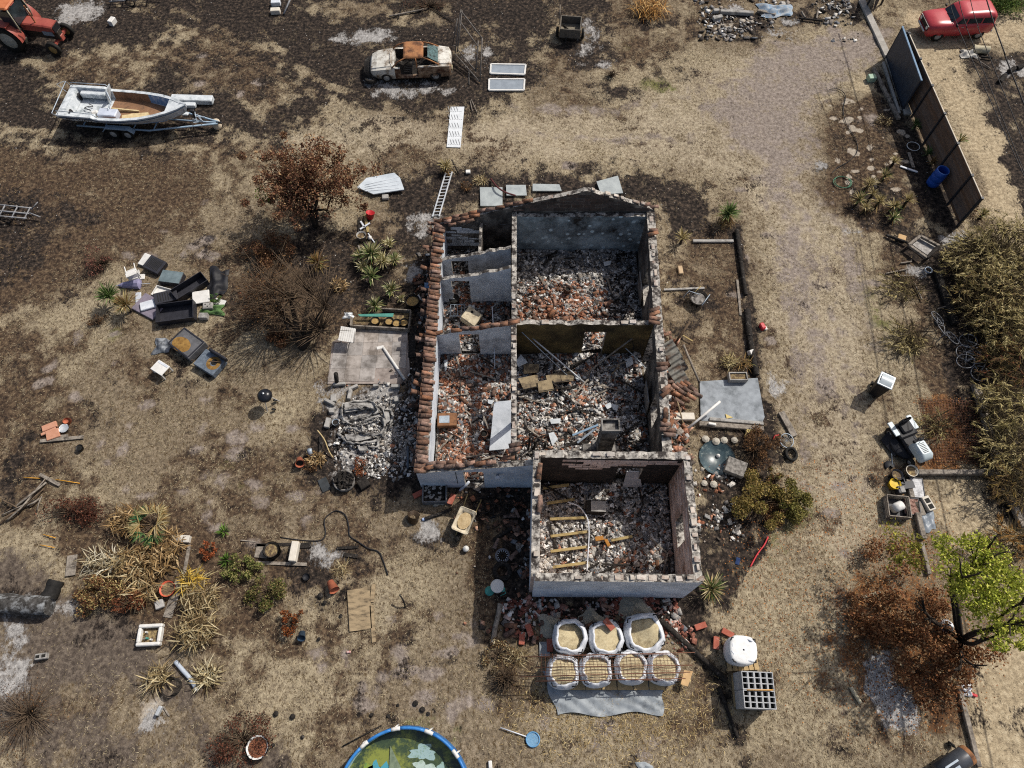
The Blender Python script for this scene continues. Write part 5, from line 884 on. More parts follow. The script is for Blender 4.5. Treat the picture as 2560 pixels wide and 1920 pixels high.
bush(T(13, 900, 210), 1.0, .75, .6, 3200, ('a08d5e', '7a5238', '8a6a48', 'b8a673', '5c3d2c'), 'tan and rust shrub casting shadow over bare earth', size=.04, twigs=80); bush(T(13, 1150, 240), .6, .5, .5, 1200, ('7a4a33', '946043', '5c3828'), 'rust brown shrub right of the tan shrub', size=.035, twigs=60)
bush(T(5, 900, 620), .75, .75, .7, 900, ('7d5548', '6a453b', '95685a'), 'thin reddish-brown shrub behind the green yucca', size=.03, twigs=160)
bush(T(5, 850, 1130), .5, .4, .3, 300, BRW, 'dry twiggy tuft below the green yucca', size=.03, twigs=80)
bush(T(14, 2150, 900), .7, .6, .7, 400, ('4a3a2b', '5f4a35'), 'burnt spiky shrub left of the tarpaulin', size=.03, twigs=240); bush(T(14, 2080, 690), .6, .5, .3, 700, STR+BRW, 'dry weeds above the burnt spiky shrub', size=.04, twigs=50)
bush(T(13, 2100, 1420), 1.3, .8, .45, 2200, ('6b4232', '7d5040', '55362a', '4a3a30'), 'rust-brown scrub at the bottom edge left of the pool', size=.035, twigs=120)
bush(T(13, 250, 1200), 1.4, 1.5, .5, 500, BRW, 'tangle of dead branches in the lower left corner', name='branch_tangle', size=.03, twigs=170)
bush(T(14, 330, 400), .5, .5, .5, 900, ('7a4426', '95582f', '5c3520'), 'rusty fern-like shrub beside the blue pot', size=.035, twigs=70); bush(T(14, 120, 150), .9, .6, .5, 2200, ('7d7148', '8f8256', '665a38', '5d6a34'), 'olive-tan weeds at the end of the plank walkway', size=.04, twigs=50); bush(T(9, 2100, 1600), .8, .5, .45, 1800, ('6f7a40', '8a8a52', '5a6030', '9c9060'), 'green-grey weeds beside the tyre planter', size=.04, twigs=40); bush(T(9, 1800, 1450), .35, .35, .35, 600, ('a05a38', 'b97048', '7d442a'), 'small orange-brown sapling near the plank walkway', size=.035, twigs=20)
bush(T(6, 130, 560), 1.3, 1.0, .8, 3600, RUSTS[:4]+BRW, 'brown scrub between the two burnt trees', size=.04, twigs=120); bush(T(6, 60, 1000), .9, 1.1, 1.0, 2400, BRW+BUR, 'russet scrub on the outer side of the bare tree', size=.035, twigs=110); bush(T(6, 230, 1280), .7, .5, .5, 1400, BRW+RUSTS[:2], 'low russet scrub at the foot of the bare tree', size=.035, twigs=60)
bush(T(3, 860, 660), .55, .4, .5, 0, BRW, 'blackened stump with charred shoots on the lawn', name='charred_stump', twigs=80); bush(T(2, 1500, 60), 1.6, .7, .5, 500, BUR, 'scorched undergrowth behind the burnt coupe', size=.03, twigs=150); bush(T(10, 900, 730), .3, .45, .4, 700, ('8a5238', 'a06a48', '6b3f2c'), 'small rust-red plant beside the charcoal basket', size=.03, twigs=30); bush(T(10, 480, 720), .4, .2, .2, 300, BRW, 'singed tuft below the golden leaves', size=.03, twigs=20)
bush(T(4, 980, 1060), .6, .4, .2, 300, STR, 'heap of dry straw stalks below the gate kerb', size=.04, twigs=60); bush(T(8, 1740, 150), .45, .4, .7, 500, BRW, 'scorched shrub behind the fence end', size=.03, twigs=50); bush(T(4, 2120, 40), 2.6, 1.0, .7, 4200, ('4f6a30', '6a8440', '3d5226', '83975a'), 'green brambles at the verge behind the red car', name='bramble', size=.05, twigs=40)
bush(T(15, 1350, 1330), .9, .5, .18, 700, STR, 'patch of longer dry grass below the block pallet path', size=.04, twigs=0) if False else None
def reed(p, r, h, n, cols, label, lean=(-.35, -.1)):
    t = thing('reed_clump', label, 'reeds', (p[0], p[1], 0), 0, 'tall dry reeds along the lane'); m = max(12, n//16); k = 15; a = NP.uniform(0, 2*PI, m); rr = r*1.1*np.sqrt(NP.random(m)); z = h*NP.uniform(.3, 1.05, m)*(1-.4*(rr/r/1.1)**2); b = np.stack([rr*np.cos(a)+lean[0]*z/h, rr*np.sin(a)+lean[1]*z/h, z], 1); d = np.stack([NP.normal(size=m)*.55+lean[0]*1.5+np.cos(a)*.35, NP.normal(size=m)*.5+lean[1]*1.5+np.sin(a)*.35, NP.uniform(-.2, .4, m)], 1); d /= np.linalg.norm(d, axis=1, keepdims=True); L_ = NP.uniform(.3, .75, (m, 1))
    s_ = NP.random((m*k, 1)); D = np.repeat(d, k, 0); B0 = np.repeat(b, k, 0)+D*np.repeat(L_, k, 0)*s_*.8; E = D+NP.normal(size=(m*k, 3))*.38; E /= np.linalg.norm(E, axis=1, keepdims=True); blades('plumes', B0, B0+E*NP.uniform(.1, .26, (m*k, 1)), .012, cols, t, .03)
    l2 = m*6; a2 = NP.uniform(0, 2*PI, l2); r2 = r*np.sqrt(NP.random(l2)); b2 = np.stack([r2*np.cos(a2), r2*np.sin(a2), h*NP.uniform(.05, .5, l2)], 1); e2 = NP.normal(size=(l2, 3)); e2[:, 2] = np.abs(e2[:, 2])*.6; e2 /= np.linalg.norm(e2, axis=1, keepdims=True); blades('leaves', b2, b2+e2*NP.uniform(.3, .8, (l2, 1)), .014, ('5c5138', '463d2b', '7a6d4a', '33291e'), t, .1)
    mb = MB()
    for q in range(0, m, 2): mb.tube([(b[q][0]*.75-lean[0]*.5, b[q][1]*.75, 0), b[q], b[q]+d[q]*L_[q]], .011, 3, r1=.004)
    mb.build('stalks', M_TWIG, t)
RD = ('9c8d5e', 'b5a674', '7d7048', '5c5135', 'c4b688', '6a6238'); RDK = ('5c4a30', '6f5a3a', '463624', '84703f')
for i, (k_, x, y, r, h, n, cols, lb) in enumerate(((8, 1900, 560, 1.3, 2.0, 2600, RD, 'top clump of the tall reeds beside the fence end'), (8, 2150, 420, 1.3, 2.1, 2400, RD, 'reed clump behind the fence end by the lane'), (8, 2000, 900, 1.3, 2.1, 2600, RD+RDK, 'reed clump overhanging the burnt beam'), (8, 2250, 800, 1.2, 2.3, 1800, RD, 'reed clump at the picture edge above the bicycles'), (8, 2180, 1180, 1.1, 2.0, 2000, RD, 'pale reed clump right of the burnt bicycles'), (8, 2150, 1450, 1.0, 1.6, 1500, RDK+('6b3f2c',), 'dark scorched reed clump below the bicycles'), (12, 2120, 160, .9, 2.0, 1500, RD, 'pale feathery reed clump above the rusty mesh'), (12, 2160, 520, .9, 2.0, 1500, RD, 'feathery reed clump at the edge beside the rusty mesh'), (12, 2200, 860, .7, 1.6, 800, RDK, 'scorched reed clump at the right edge'), (12, 2170, 1350, .7, 1.4, 700, ('8f6a3a', 'a07c48', '6b4c2b'), 'orange-brown reed clump above the lime tree'), (8, 1240, 1260, .6, .5, 500, RD, 'low reeds leaning over the lawn'), (8, 1180, 820, .6, .35, 350, RD, 'flattened reeds near the white stick'), (12, 1480, 340, .4, .5, 260, RD, 'reed plume leaning over the rusty mesh'))):
    q = T(k_, x, y, h*.6); reed((q.x, q.y), r, h, n, cols, lb)
# leaf litter
scatter('leaf_litter', 9000, lambda c, x, y: np.clip(c['rust']*1.5-.2, 0, 1)+np.clip(1.2-np.hypot(x-12.5, y-4.5)/4.5, 0, .35), .05, .022, ('8a5530', 'a06a3c', '6b4226', 'b07f4e', '54361f'), .02, 'fallen rust-brown leaves under the half-green tree', 'leaves', (6, 20, -2, 13))
scatter('weed_tufts', 16000, lambda c, x, y: np.clip(c['brown']*1.2-.25, 0, 1)*np.clip((fbm(x, y, 1.5, 55)-.35)*4, 0, 1), .10, .010, ('85714f', '6b573e', '503f2e', '94805b'), .08, 'dry brown weeds on the singed ground', 'weeds')
scatter('dry_grass', 9000, lambda c, x, y: np.clip(c['straw']+(1-c['char'])*.4, 0, 1)*np.clip(1.2-np.hypot((x-3.5)/4, (y-.6)/1.6), 0, 1), .16, .008, ('b6a074', 'c9b585', '9b8458', '7c6742'), .12, 'longer dry grass near the tarpaulin', 'grass', (-2, 9, -2, 3))
# ================================================================ things in the yard
M_PLASTW = pm('white_plastic', 'c9c7c2', 'dddbd6', 4, .5, .05); M_BLUEPL = pm('blue_plastic', '1f4a9c', '2a5bb5', 3, .4, .05); M_CONC = pm('grey_concrete', '8e8b86', 'aaa7a2', 5, .95, .3, c3='6a6763', sc3=2, amt3=.35); M_PAPER = pm('pale_panel', 'b7bcc4', 'd2d6dc', 3, .5, .05)
M_DARKPL = pm('charcoal_plastic', '26262b', '34343b', 4, .5, .05); M_OLDWOOD = pm('old_plank', '8f7d63', 'ab9777', 6, .9, .3, c3='5f5342', sc3=3, amt3=.4, stretch=(1, 3, 1)); M_FRESH = pm('yellow_timber', '938052', 'a8956a', 5, .8, .2, c3='5f5136', sc3=3, amt3=.3); M_GREEN = pm('teal_plastic', '3f8a80', '56a497', 3, .5, .05); M_ALU = pm('aluminium', 'b5b9bc', 'd0d3d5', 6, .4, .05, metal=.4)
def item(name, label, cat, mb, mat, loc=(0, 0, 0), rz=0, rot=None, group=None): return tag(mb.build(name, mat, None, loc, rz, rot), label, cat, group)
def beam_mb(p, q, w_, th):
    p, q = Vector(p), Vector(q); d = q-p; mb = MB(); mb.box((0, 0, 0), (d.length, w_, th), bev=min(w_, th)*.12); e = d.to_track_quat('X', 'Z').to_euler(); return mb, (p+q)/2, e
def beam(name, label, cat, p, q, w_, th, mat, group=None, lift=0):
    mb, c, e = beam_mb(p, q, w_, th); return item(name, label, cat, mb, mat, c+Vector((0, 0, th/2+lift)), 0, e, group)
def part_beam(name, par, p, q, w_, th, mat, o=(0, 0, 0)):
    mb, c, e = beam_mb(p, q, w_, th); return mb.build(name, mat, par, c-Vector(o), 0, e)
def wire(name, label, cat, pts, r, mat, n=5, group=None): mb = MB(); mb.tube(pts, r, n); return item(name, label, cat, mb, mat, group=group)
def smooth_pts(pts, k=5):
    out = []; P = [pts[0]]+list(pts)+[pts[-1]]
    for i in range(1, len(P)-2):
        for j in range(k):
            t = j/k; a, b, c, d = (Vector(P[i+m]) for m in (-1, 0, 1, 2)); out.append(.5*((2*b)+(-a+c)*t+(2*a-5*b+4*c-d)*t*t+(-a+3*b-3*c+d)*t**3))
    return out+[Vector(pts[-1])]
def slab(name, label, cat, pts, th, mat, z=.01, group=None): mb = MB(); c = sum((Vector(p) for p in pts), Vector())/len(pts); mb.plate([Vector(p)-c for p in pts], th); return item(name, label, cat, mb, mat, (c.x, c.y, z), group=group)
def quad(k_, *c, z=0): return [T(k_, c[i], c[i+1], z) for i in range(0, len(c), 2)]
def pot(name, label, cat, p, r0, r1, h, mat, inner=None, tilt=None, group=None, rim=True):
    t = thing(name, label, cat, p, 0, group, rot=tilt); mb = MB(); mb.lathe([(0, 0), (r0, 0), (r1, h), (r1*1.06, h) if rim else (r1, h), (r1*.9, h), (r0*.9, .03), (0, .03)], 18); mb.build('body', mat, t)
    if inner: mb = MB(); mb.lathe([(0, h*.8), (r1*.86, h*.75)], 14); mb.build('filling', inner, t)
    return t
M_SOILD = pm('dry_soil', '4a3d30', '6b5a46', 14, .95, .8, c3='a08c62', sc3=8, amt3=.4); M_TERRA = pm('flowerpot_clay', 'a0583f', 'b86d50', 5, .8, .2); M_PAPERTILE = pm('clay_block', 'b07c62', 'c08f76', 5, .85, .3)
# --- furniture heap
def box_thing(name, label, cat, k_, x, y, sz, rz, mat, tilt=(0, 0), parts=None, z=0, open_top=False, group=None):
    p = T(k_, x, y, sz[2]/2); t = thing(name, label, cat, (p.x, p.y, z), 0, group, rot=(tilt[0], tilt[1], rz)); mb = MB(); sx, sy, sz_ = sz; w_ = .025
    if open_top:
        mb.box((0, 0, w_/2), (sx, sy, w_)); mb.box((-sx/2+w_/2, 0, sz_/2+.001), (w_, sy, sz_)); mb.box((sx/2-w_/2, 0, sz_/2+.001), (w_, sy, sz_)); mb.box((0, sy/2-w_/2, sz_/2+.002), (sx-2*w_-.002, w_, sz_-.003)); mb.box((0, -sy/2+w_/2, sz_/2+.002), (sx-2*w_-.002, w_, sz_-.003))
    else: mb.box((0, 0, sz_/2), sz, bev=.02)
    mb.build('body', mat, t)
    if parts: parts(t, sx, sy, sz_)
    return t
def slats(n, mat=None, along='x'):
    def f(t, sx, sy, sz):
        for k in range(n):
            mb = MB(); u = (k+.5)/n-.5; mb.box((u*sx*.75 if along == 'x' else 0, 0 if along == 'x' else u*sy*.75, sz+.004), (.03 if along == 'x' else sx*.7, sy*.7 if along == 'x' else .03, .008)); mb.build('slot', mat or M_TYRE, t)
    return f
def rim_part(t, sx, sy, sz): mb = MB(); [mb.box((dx*sx*.46, dy*sy*.46, sz+.012), (sx*.95 if dy else .05, .05 if dy else sy*.84, .025)) for dx, dy in ((0, 1), (0, -1), (1, 0), (-1, 0))]; mb.build('rim', M_DARKPL, t)
box_thing('slatted_bench', 'black slatted garden seat at the back of the dumped furniture', 'seat', 5, 1345, 640, (.8, .68, .25), -.45, M_DARKPL, (.05, .1), slats(9), .05)
box_thing('low_cabinet', 'grey-topped low cabinet beside the long black trough', 'cabinet', 5, 1490, 750, (.95, .6, .3), -.15, M_DARKPL, (0, 0), lambda t, sx, sy, sz: MB().box((0, 0, sz+.012), (sx*.98, sy*.98, .02)).build('top', pm('grey_green_top', '59666a', '717f83', 3, .4, .05), t) and None)
box_thing('long_trough', 'long black open trough lying slantwise in the furniture heap', 'trough', 5, 1640, 820, (1.5, .55, .42), .72, M_DARKPL, (.15, 0), None, 0, True)
box_thing('black_crate', 'large black open box lowest in the furniture heap', 'box', 5, 1525, 1040, (1.55, .85, .42), .16, M_DARKPL, (.12, 0), None, 0, True)
box_thing('slatted_rack', 'black slatted panel between trough and open box', 'panel', 5, 1450, 930, (.95, .55, .08), .35, M_DARKPL, (.12, .1), slats(7), .22)
box_thing('white_cover', 'square white lid at the right of the furniture heap', 'lid', 5, 1745, 920, (.72, .62, .05), .22, M_PLASTW, (.06, .05), None, .12); box_thing('white_tray', 'shallow white tray behind the black slatted panel', 'tray', 5, 1400, 870, (.72, .5, .12), -.3, M_PLASTW, (0, 0), None, .02, True)
box_thing('grey_cushion', 'mauve-grey mattress pad half under the furniture heap', 'mattress', 5, 1290, 990, (1.2, .9, .1), -.5, pm('mauve_fabric', '6d6672', '837b88', 5, .9, .2)); box_thing('white_pillow', 'white bag of boards lying on the mauve pad', 'bag', 5, 1305, 985, (.8, .42, .1), .35, M_PAPER, (0, 0), None, .11); box_thing('white_board', 'white board behind the black slatted seat', 'board', 5, 1270, 600, (.5, .6, .04), -.4, M_PLASTW, (.1, 0), None, .1); box_thing('white_slab', 'thin white slab below the white chair', 'slab', 5, 1190, 735, (.62, .28, .05), .1, M_PLASTW); box_thing('pale_slab', 'narrow pale panel standing by the green yucca', 'panel', 5, 1200, 920, (.25, .5, .04), .1, M_PAPER, (.3, 0), None, .05)
box_thing('grey_block', 'small grey hollow block below the white lid', 'block', 5, 1760, 1075, (.38, .26, .22), 0, M_CONC); box_thing('dice_block', 'pale block with three dark holes right of the heap', 'block', 5, 1800, 990, (.42, .3, .2), .1, M_CONC, (0, 0), lambda t, sx, sy, sz: [MB().cyl((dx, dy, sz), (dx, dy, sz+.004), .03, n=10).build('hole', M_TYRE, t) for dx, dy in ((-.1, .06), (.0, -.05), (.1, .06))] and None); box_thing('paper_sheet', 'white folded sheet under the pale block', 'sheet', 5, 1890, 950, (.6, .3, .02), -.3, M_PLASTW)
def chair(k_, x, y, rz, label, mat, lie=True):
    p = T(k_, x, y); t = thing('garden_chair', label, 'chair', p, 0, None, rot=(R(75) if lie else 0, 0, rz)); o = .3 if lie else 0; mb = MB(); mb.box((0, 0, .4), (.48, .46, .04), bev=.02); mb.build('seat', mat, t); mb = MB(); mb.box((0, .22, .66), (.46, .04, .5), (-.15, 0, 0), bev=.02); mb.build('backrest', mat, t)
    for dx in (-.21, .21):
        for dy in (-.2, .2): mb = MB(); mb.cyl((dx, dy, 0), (dx*.95, dy*.95, .4), .025, n=6); mb.build('leg', mat, t)
        mb = MB(); mb.tube([(dx*1.1, -.18, .4), (dx*1.1, -.18, .62), (dx*1.1, .24, .64)], .022, 5); mb.build('armrest', mat, t)
    return t
chair(5, 1160, 690, .5, 'white plastic chair tipped over at the left of the heap', M_PLASTW).location.z = .25
t = thing('parasol', 'folded mauve parasol lying beside the green yucca', 'parasol', T(5, 1140, 800, .08), rot=(0, R(88), .05)); mb = MB(); mb.lathe([(.03, -.6), (.12, -.4), (.2, .1), (.24, .35), (.04, .4)], 9, smooth=False); mb.build('canopy', pm('mauve_cloth', '7d7a99', '9a97b4', 6, .9, .3), t); mb = MB(); mb.cyl((0, 0, -.7), (0, 0, .8), .02); mb.build('pole', M_ALU, t)
def cloth(name, label, cat, c, rx, ry, h, mat, seed=1, n=14, lift=.02):
    rs = random.Random(seed); ph = [rs.uniform(0, 6.28) for _ in range(6)]; mb = MB()
    def f(u, v):
        a, b = (u-.5)*2, (v-.5)*2; r_ = 1+.16*math.sin(3*math.atan2(b, a)+ph[0])+.1*math.sin(5*math.atan2(b, a)+ph[1]); e = max(0, 1-max(abs(a), abs(b))**2.5)
        return (rx*a*r_, ry*b*r_, lift+h*e*(.5+.28*math.sin(5*a+ph[2]+2*b)+.28*math.sin(6*b+ph[3]-3*a)))
    mb.grid(f, n, n); return item(name, label, cat, mb, mat, c)
cloth('black_tarp', 'crumpled black sheet right of the furniture heap', 'sheet', T(5, 1880, 790), .42, .75, .22, M_BLACK, 3); cloth('plastic_film', 'crumpled black and white film beside the sofa base', 'film', T(5, 1410, 1330), .35, .35, .25, pm('crumpled_film', '2f3238', '8d9298', 6, .4, .3), 4); cloth('green_bag', 'flattened green plant cuttings right of the heap', 'cuttings', T(5, 1840, 1020), .45, .25, .2, pm('wilted_green', '3f5a34', '5f7d48', 9, .8, .6), 5)
bush(T(5, 1880, 940), .25, .3, .3, 400, ('4f7035', '6a8c48', '3a5528'), 'fresh green sprig in a glass beside the white lid', 'green_sprig', 'plant', size=.03, twigs=8)
box_thing('sofa_base', 'grey sofa base with a round rust-brown stain', 'sofa', 5, 1625, 1320, (1.25, .95, .38), -.62, pm('stained_grey_fabric', '4f4f51', '68686b', 4, .9, .2), (0, 0), lambda t, sx, sy, sz: [MB().lathe([(0, sz+.012), (.34, sz+.012), (.38, sz+.002)], 22, sx=1.15, sy=.85, c=(-.1, -.18, 0)).build('stain', pm('rust_stain', '7a5a2c', '9c7a42', 6, .9, .2, c3='5a4020', sc3=4, amt3=.4), t), rim_part(t, sx, sy, sz)] and None)
box_thing('armchair_base', 'blue-grey seat frame with a hole and a stick across', 'seat', 5, 1820, 1480, (1.05, .8, .3), -.55, pm('slate_fabric', '525b66', '717b86', 9, .9, .3), (.05, 0), lambda t, sx, sy, sz: [MB().lathe([(0, sz+.006), (.14, sz+.006)], 16, (.2, .1, 0)).build('hole', M_TYRE, t), MB().lathe([(.14, sz+.004), (.3, sz+.004)], 16, (.2, .05, 0)).build('stain', _mats['rust_stain'], t), MB().cyl((-.75, -.3, .2), (.5, .25, sz+.06), .02).build('stick', M_TWIG, t), MB().box((.2, .42, sz+.12), (.9, .12, .3), bev=.04).build('backrest', M_DARKPL, t)] and None)
def side_table():
    p = T(5, 1385, 1520, .35); t = thing('side_table', 'small white plastic table standing in the dry grass', 'table', (p.x, p.y, 0), -.55); mb = MB(); mb.box((0, 0, .37), (.62, .5, .035), bev=.015); mb.build('table_top', M_PLASTW, t); mb = MB(); mb.box((0, .18, .392), (.5, .08, .01)); mb.build('groove', M_PAPER, t)
    for dx in (-.28, .28):
        for dy in (-.22, .22): mb = MB(); mb.box((dx, dy, .18), (.05, .05, .36)); mb.build('leg', M_PLASTW, t)
side_table()
# --- kettle grill
def kettle():
    p = T(10, 75, 100, .75); t = thing('kettle_grill', 'black kettle barbecue on three legs under the bare tree', 'barbecue', (p.x, p.y, 0)); mb = MB(); mb.lathe([(0, .52), (.16, .54), (.25, .62), (.28, .72), (.285, .74)], 20); mb.build('bowl', M_BLACK, t); mb = MB(); mb.lathe([(.29, .74), (.27, .82), (.18, .9), (.05, .93), (0, .93)], 20); lid = mb.build('lid', pm('black_enamel', '191a1f', '26282e', 3, .25, 0), t); mb = MB(); mb.lathe([(0, .94), (.045, .94), (.045, .965), (0, .965)], 10); mb.build('knob', M_ALU, lid)
    for a in (.3, 2.4, 4.5): mb = MB(); mb.cyl((math.cos(a)*.15, math.sin(a)*.15, .55), (math.cos(a)*.36, math.sin(a)*.36, 0), .016); mb.build('leg', M_ALU, t)
    for s in (1, -1): wheel(t, (.2, s*.2-.1, .09), .09, .04)
kettle()
# --- small left items
def clay_stack():
    for i, (x, y, rz, sz) in enumerate(((435, 372, .45, (.56, .26, .1)), (425, 415, .5, (.58, .12, .08)), (465, 440, .4, (.5, .4, .1)))):
        p = T(9, x, y); o = MB().box((0, 0, sz[2]/2), sz, bev=.015); item('clay_block', ('flat orange clay slab on top of the left pile', 'narrow orange clay strip in the left pile', 'wide orange clay slab beside the pale plank')[i], 'clay block', o, M_PAPERTILE, (p.x, p.y, 0), rz)
clay_stack(); beam('plank', 'pale pointed plank under the orange clay slabs', 'plank', T(9, 350, 495), T(9, 725, 460), .14, .05, M_GREYWOOD); beam('plank', 'short grey board above the pale pointed plank', 'plank', T(9, 515, 455), T(9, 590, 448), .12, .03, M_GREYWOOD)
pot('steel_bowl', 'shiny steel bowl beside the orange clay slabs', 'bowl', T(9, 560, 388), .1, .19, .08, M_ALU); pot('clay_dish', 'small upturned pink clay dish', 'dish', T(9, 582, 325), .17, .13, .1, M_TERRA); pot('black_pot', 'small black pot in the grass below the plank', 'pot', T(9, 703, 562), .1, .13, .16, M_BLACK, M_TYRE)
for i, (x0, y0, x1, y1) in enumerate(((440, 780, 40, 1110), (410, 800, 170, 1090), (400, 850, 120, 1070), (380, 905, 190, 1080), (360, 970, 320, 1095), (300, 1000, 20, 1130), (20, 1005, 180, 1090), (280, 960, 60, 1180), (340, 990, 210, 1060), (150, 1100, 0, 1210))):
    wire('branch', ('longest pale branch of the pile', 'second long branch in the pile', 'bleached branch in the middle of the pile', 'thin branch in the pile', 'forked white branch on the pile', 'curved branch near the left edge', 'branch crossing the pile from the left', 'dark branch under the pile', 'short branch at the foot of the pile', 'branch running to the burnt log')[i]+' at the left edge', 'branch', smooth_pts([T(9, x0, y0, .05), T(9, (x0+x1)/2+U(-15, 15), (y0+y1)/2+U(-15, 15), .14+.03*(i % 4)), T(9, x1, y1, .04)]), U(.025, .045), M_GREYWOOD if i % 3 else M_TWIG)
beam('board', 'short grey board crossing the branch pile', 'board', T(9, 345, 780, .12), T(9, 520, 875, .02), .12, .03, M_GREYWOOD)
for i, (k_, x0, y0, x1, y1) in enumerate(((9, 205, 808, 345, 815), (9, 480, 825, 690, 858), (9, 375, 1300, 480, 1330), (9, 345, 1390, 470, 1413))): wire('yellow_cane', ('yellow cane left of the grey board', 'yellow cane right of the grey board', 'upper yellow cane in the vegetable plot', 'lower yellow cane in the vegetable plot')[i], 'cane', [T(k_, x0, y0, .03), T(k_, x1, y1, .03)], .018, pm('yellow_paint', 'c28a28', 'd69c38', 3, .5, 0))
def log(name, label, p, q, r, mat, n=12):
    mb = MB(); p, q = Vector(p), Vector(q); d = q-p; e = d.to_track_quat('Z', 'Y'); rings = []
    for i in range(9):
        t_ = i/8; rings.append([p+d*t_+e @ Vector((r*(1+.12*math.sin(3*a+i))*math.cos(a), r*(1+.1*math.sin(2*a+i*.7))*math.sin(a), 0)) for a in [2*PI*j/n for j in range(n)]])
    mb.loft(rings, smooth=True); return item(name, label, 'log', mb, mat)
log('burnt_log', 'thick ash-grey burnt trunk lying at the left edge', T(13, -40, 240, .3), T(13, 430, 260, .28), .34, pm('ashen_log', '262422', '5a5856', 6, .95, .8, c3='8f9294', sc3=3, amt3=.35)); log('burnt_log', 'short black charred trunk section standing off the ash-grey trunk', T(13, 420, 190, .22), T(13, 490, 40, .24), .26, pm('black_log', '141312', '2a2826', 6, .8, .8))
def white_frame():
    p = T(13, 1295, 510, .15); t = thing('white_basin', 'square white basin frame holding small bottles', 'basin', (p.x, p.y, 0), .05); mb = MB()
    for dx, dy, sx, sy in ((0, .3, .82, .12), (0, -.3, .82, .12), (-.35, 0, .12, .479), (.35, 0, .12, .479)): mb.box((dx, dy, .12), (sx, sy, .24), bev=.03)
    mb.build('rim', M_PLASTW, t); mb = MB(); mb.box((0, 0, .03), (.58, .48, .04)); mb.build('bottom', M_SOILD, t)
    for i, (x, y, c) in enumerate(((-.15, .1, M_PLASTW), (-.1, -.1, M_GREEN), (.05, -.15, M_PLASTW), (-.2, -.12, M_GREYWOOD))): mb = MB(); mb.cyl((x, y, .05), (x+.02, y, .22), .04, .025, 8); mb.build('bottle', c, t)
white_frame()
wire('drain_pipe', 'curved grey-blue plastic pipe lying in the yard', 'pipe', smooth_pts([T(13, 1515, 740, .06), T(13, 1575, 810, .06), T(13, 1645, 890, .06), T(13, 1705, 990, .06)]), .075, pm('grey_blue_pvc', '9ba4b0', 'b0b8c3', 3, .5, .05), 10); wire('wire_coil', 'burnt coil of wire mesh on dark ground', 'wire coil', [(T(13, 1490, 960)+Vector((.34*math.cos(i*.35)*(1-.002*i), .3*math.sin(i*.35), .03+.0016*i))) for i in range(150)], .008, M_CHAR, 4)
box_thing('hollow_block', 'lone hollow concrete block on bare earth', 'block', 13, 362, 695, (.4, .2, .18), .15, M_CONC, (0, 0), lambda t, sx, sy, sz: [MB().box((dx, 0, sz+.002), (.13, .1, .005)).build('cavity', M_TYRE, t) for dx in (-.1, .1)] and None); box_thing('metal_case', 'small tilted metal case on the pale ash spot', 'case', 13, 1375, 1165, (.12, .3, .18), -.3, M_ALU); beam('stick', 'green-grey stick on the pale ash spot', 'stick', T(13, 1415, 1130), T(13, 1465, 1210), .05, .03, M_GREYWOOD)
pot('orange_pot', 'orange flowerpot ring beside the walkway', 'flowerpot', T(13, 1470, 120), .22, .28, .25, pm('orange_plastic', 'b5523a', 'cc6648', 3, .6, .05), M_SOILD); box_thing('plastic_bag', 'crumpled clear bag beside the walkway', 'bag', 13, 1380, 245, (.3, .3, .15), .4, pm('clear_bag', '8f8c88', 'b5b2ae', 9, .3, .5)); box_thing('white_beam', 'white painted timber block near the fan palm', 'timber', 9, 1570, 1340, (.62, .26, .22), -.05, pm('pale_painted_wood', 'b5b0a6', 'cbc6bc', 4, .8, .2))
for i, (k_, a, b_, w_) in enumerate(((9, (1640, 1390), (1590, 1659), .12), (13, (1560, 30), (1450, 360), .32), (9, (630, 1480), (610, 1659), .35), (9, (890, 1460), (900, 1560), .1))):
    beam('walkway_plank', ('thin plank beside the walkway', 'wide grey walkway plank among the corn leaves', 'grey board by the curled dead stalks', 'short upright board in the dead stalks')[i], 'plank', T(k_, *a), T(k_, *b_), w_, .05, M_GREYWOOD)
# lower-left strip: boards, tyre pot, white brick, ash
for i, (a, b_, w_) in enumerate((((0, 1395), (360, 1385), .12), ((0, 1545), (440, 1560), .12), ((380, 1400), (480, 1390), .2), ((760, 1475), (880, 1490), .14), ((700, 1420), (880, 1410), .1), ((0, 1440), (110, 1450), .5))): beam('charred_board', ('upper edging board of the ash strip', 'lower edging board of the ash strip', 'charred stub in the ash strip', 'grey burnt board at the end of the ash strip', 'black burnt board at the end of the ash strip', 'wide weathered board at the start of the ash strip')[i], 'board', T(10, *a), T(10, *b_), w_, .05, M_GREYWOOD if i in (1, 5) else M_CHAR)
pot('tyre_planter', 'round planter with dry grass casting a dark shadow', 'planter', T(10, 155, 1450), .26, .29, .34, M_CHAR, M_SOILD); box_thing('white_brick', 'upright pale stone block in the ash strip', 'block', 10, 332, 1450, (.26, .72, .3), -.06, pm('pale_stone', 'c0b8aa', 'd6cfc2', 4, .9, .2)); beam('green_batten', 'thin green batten above the ash strip', 'batten', T(9, 2080, 1350), T(9, 2212, 1365), .04, .03, M_GREYWOOD)
wire('hose', 'dark garden hose curling across the lower lawn', 'hose', smooth_pts([T(10, *q, .03) for q in ((210, 1325), (400, 1350), (560, 1350), (600, 1290), (590, 1180), (640, 1120), (700, 1095), (770, 1130), (800, 1220), (810, 1310), (880, 1360), (970, 1420), (1060, 1450), (1100, 1530), (1140, 1650))]), .022, M_BLACK)
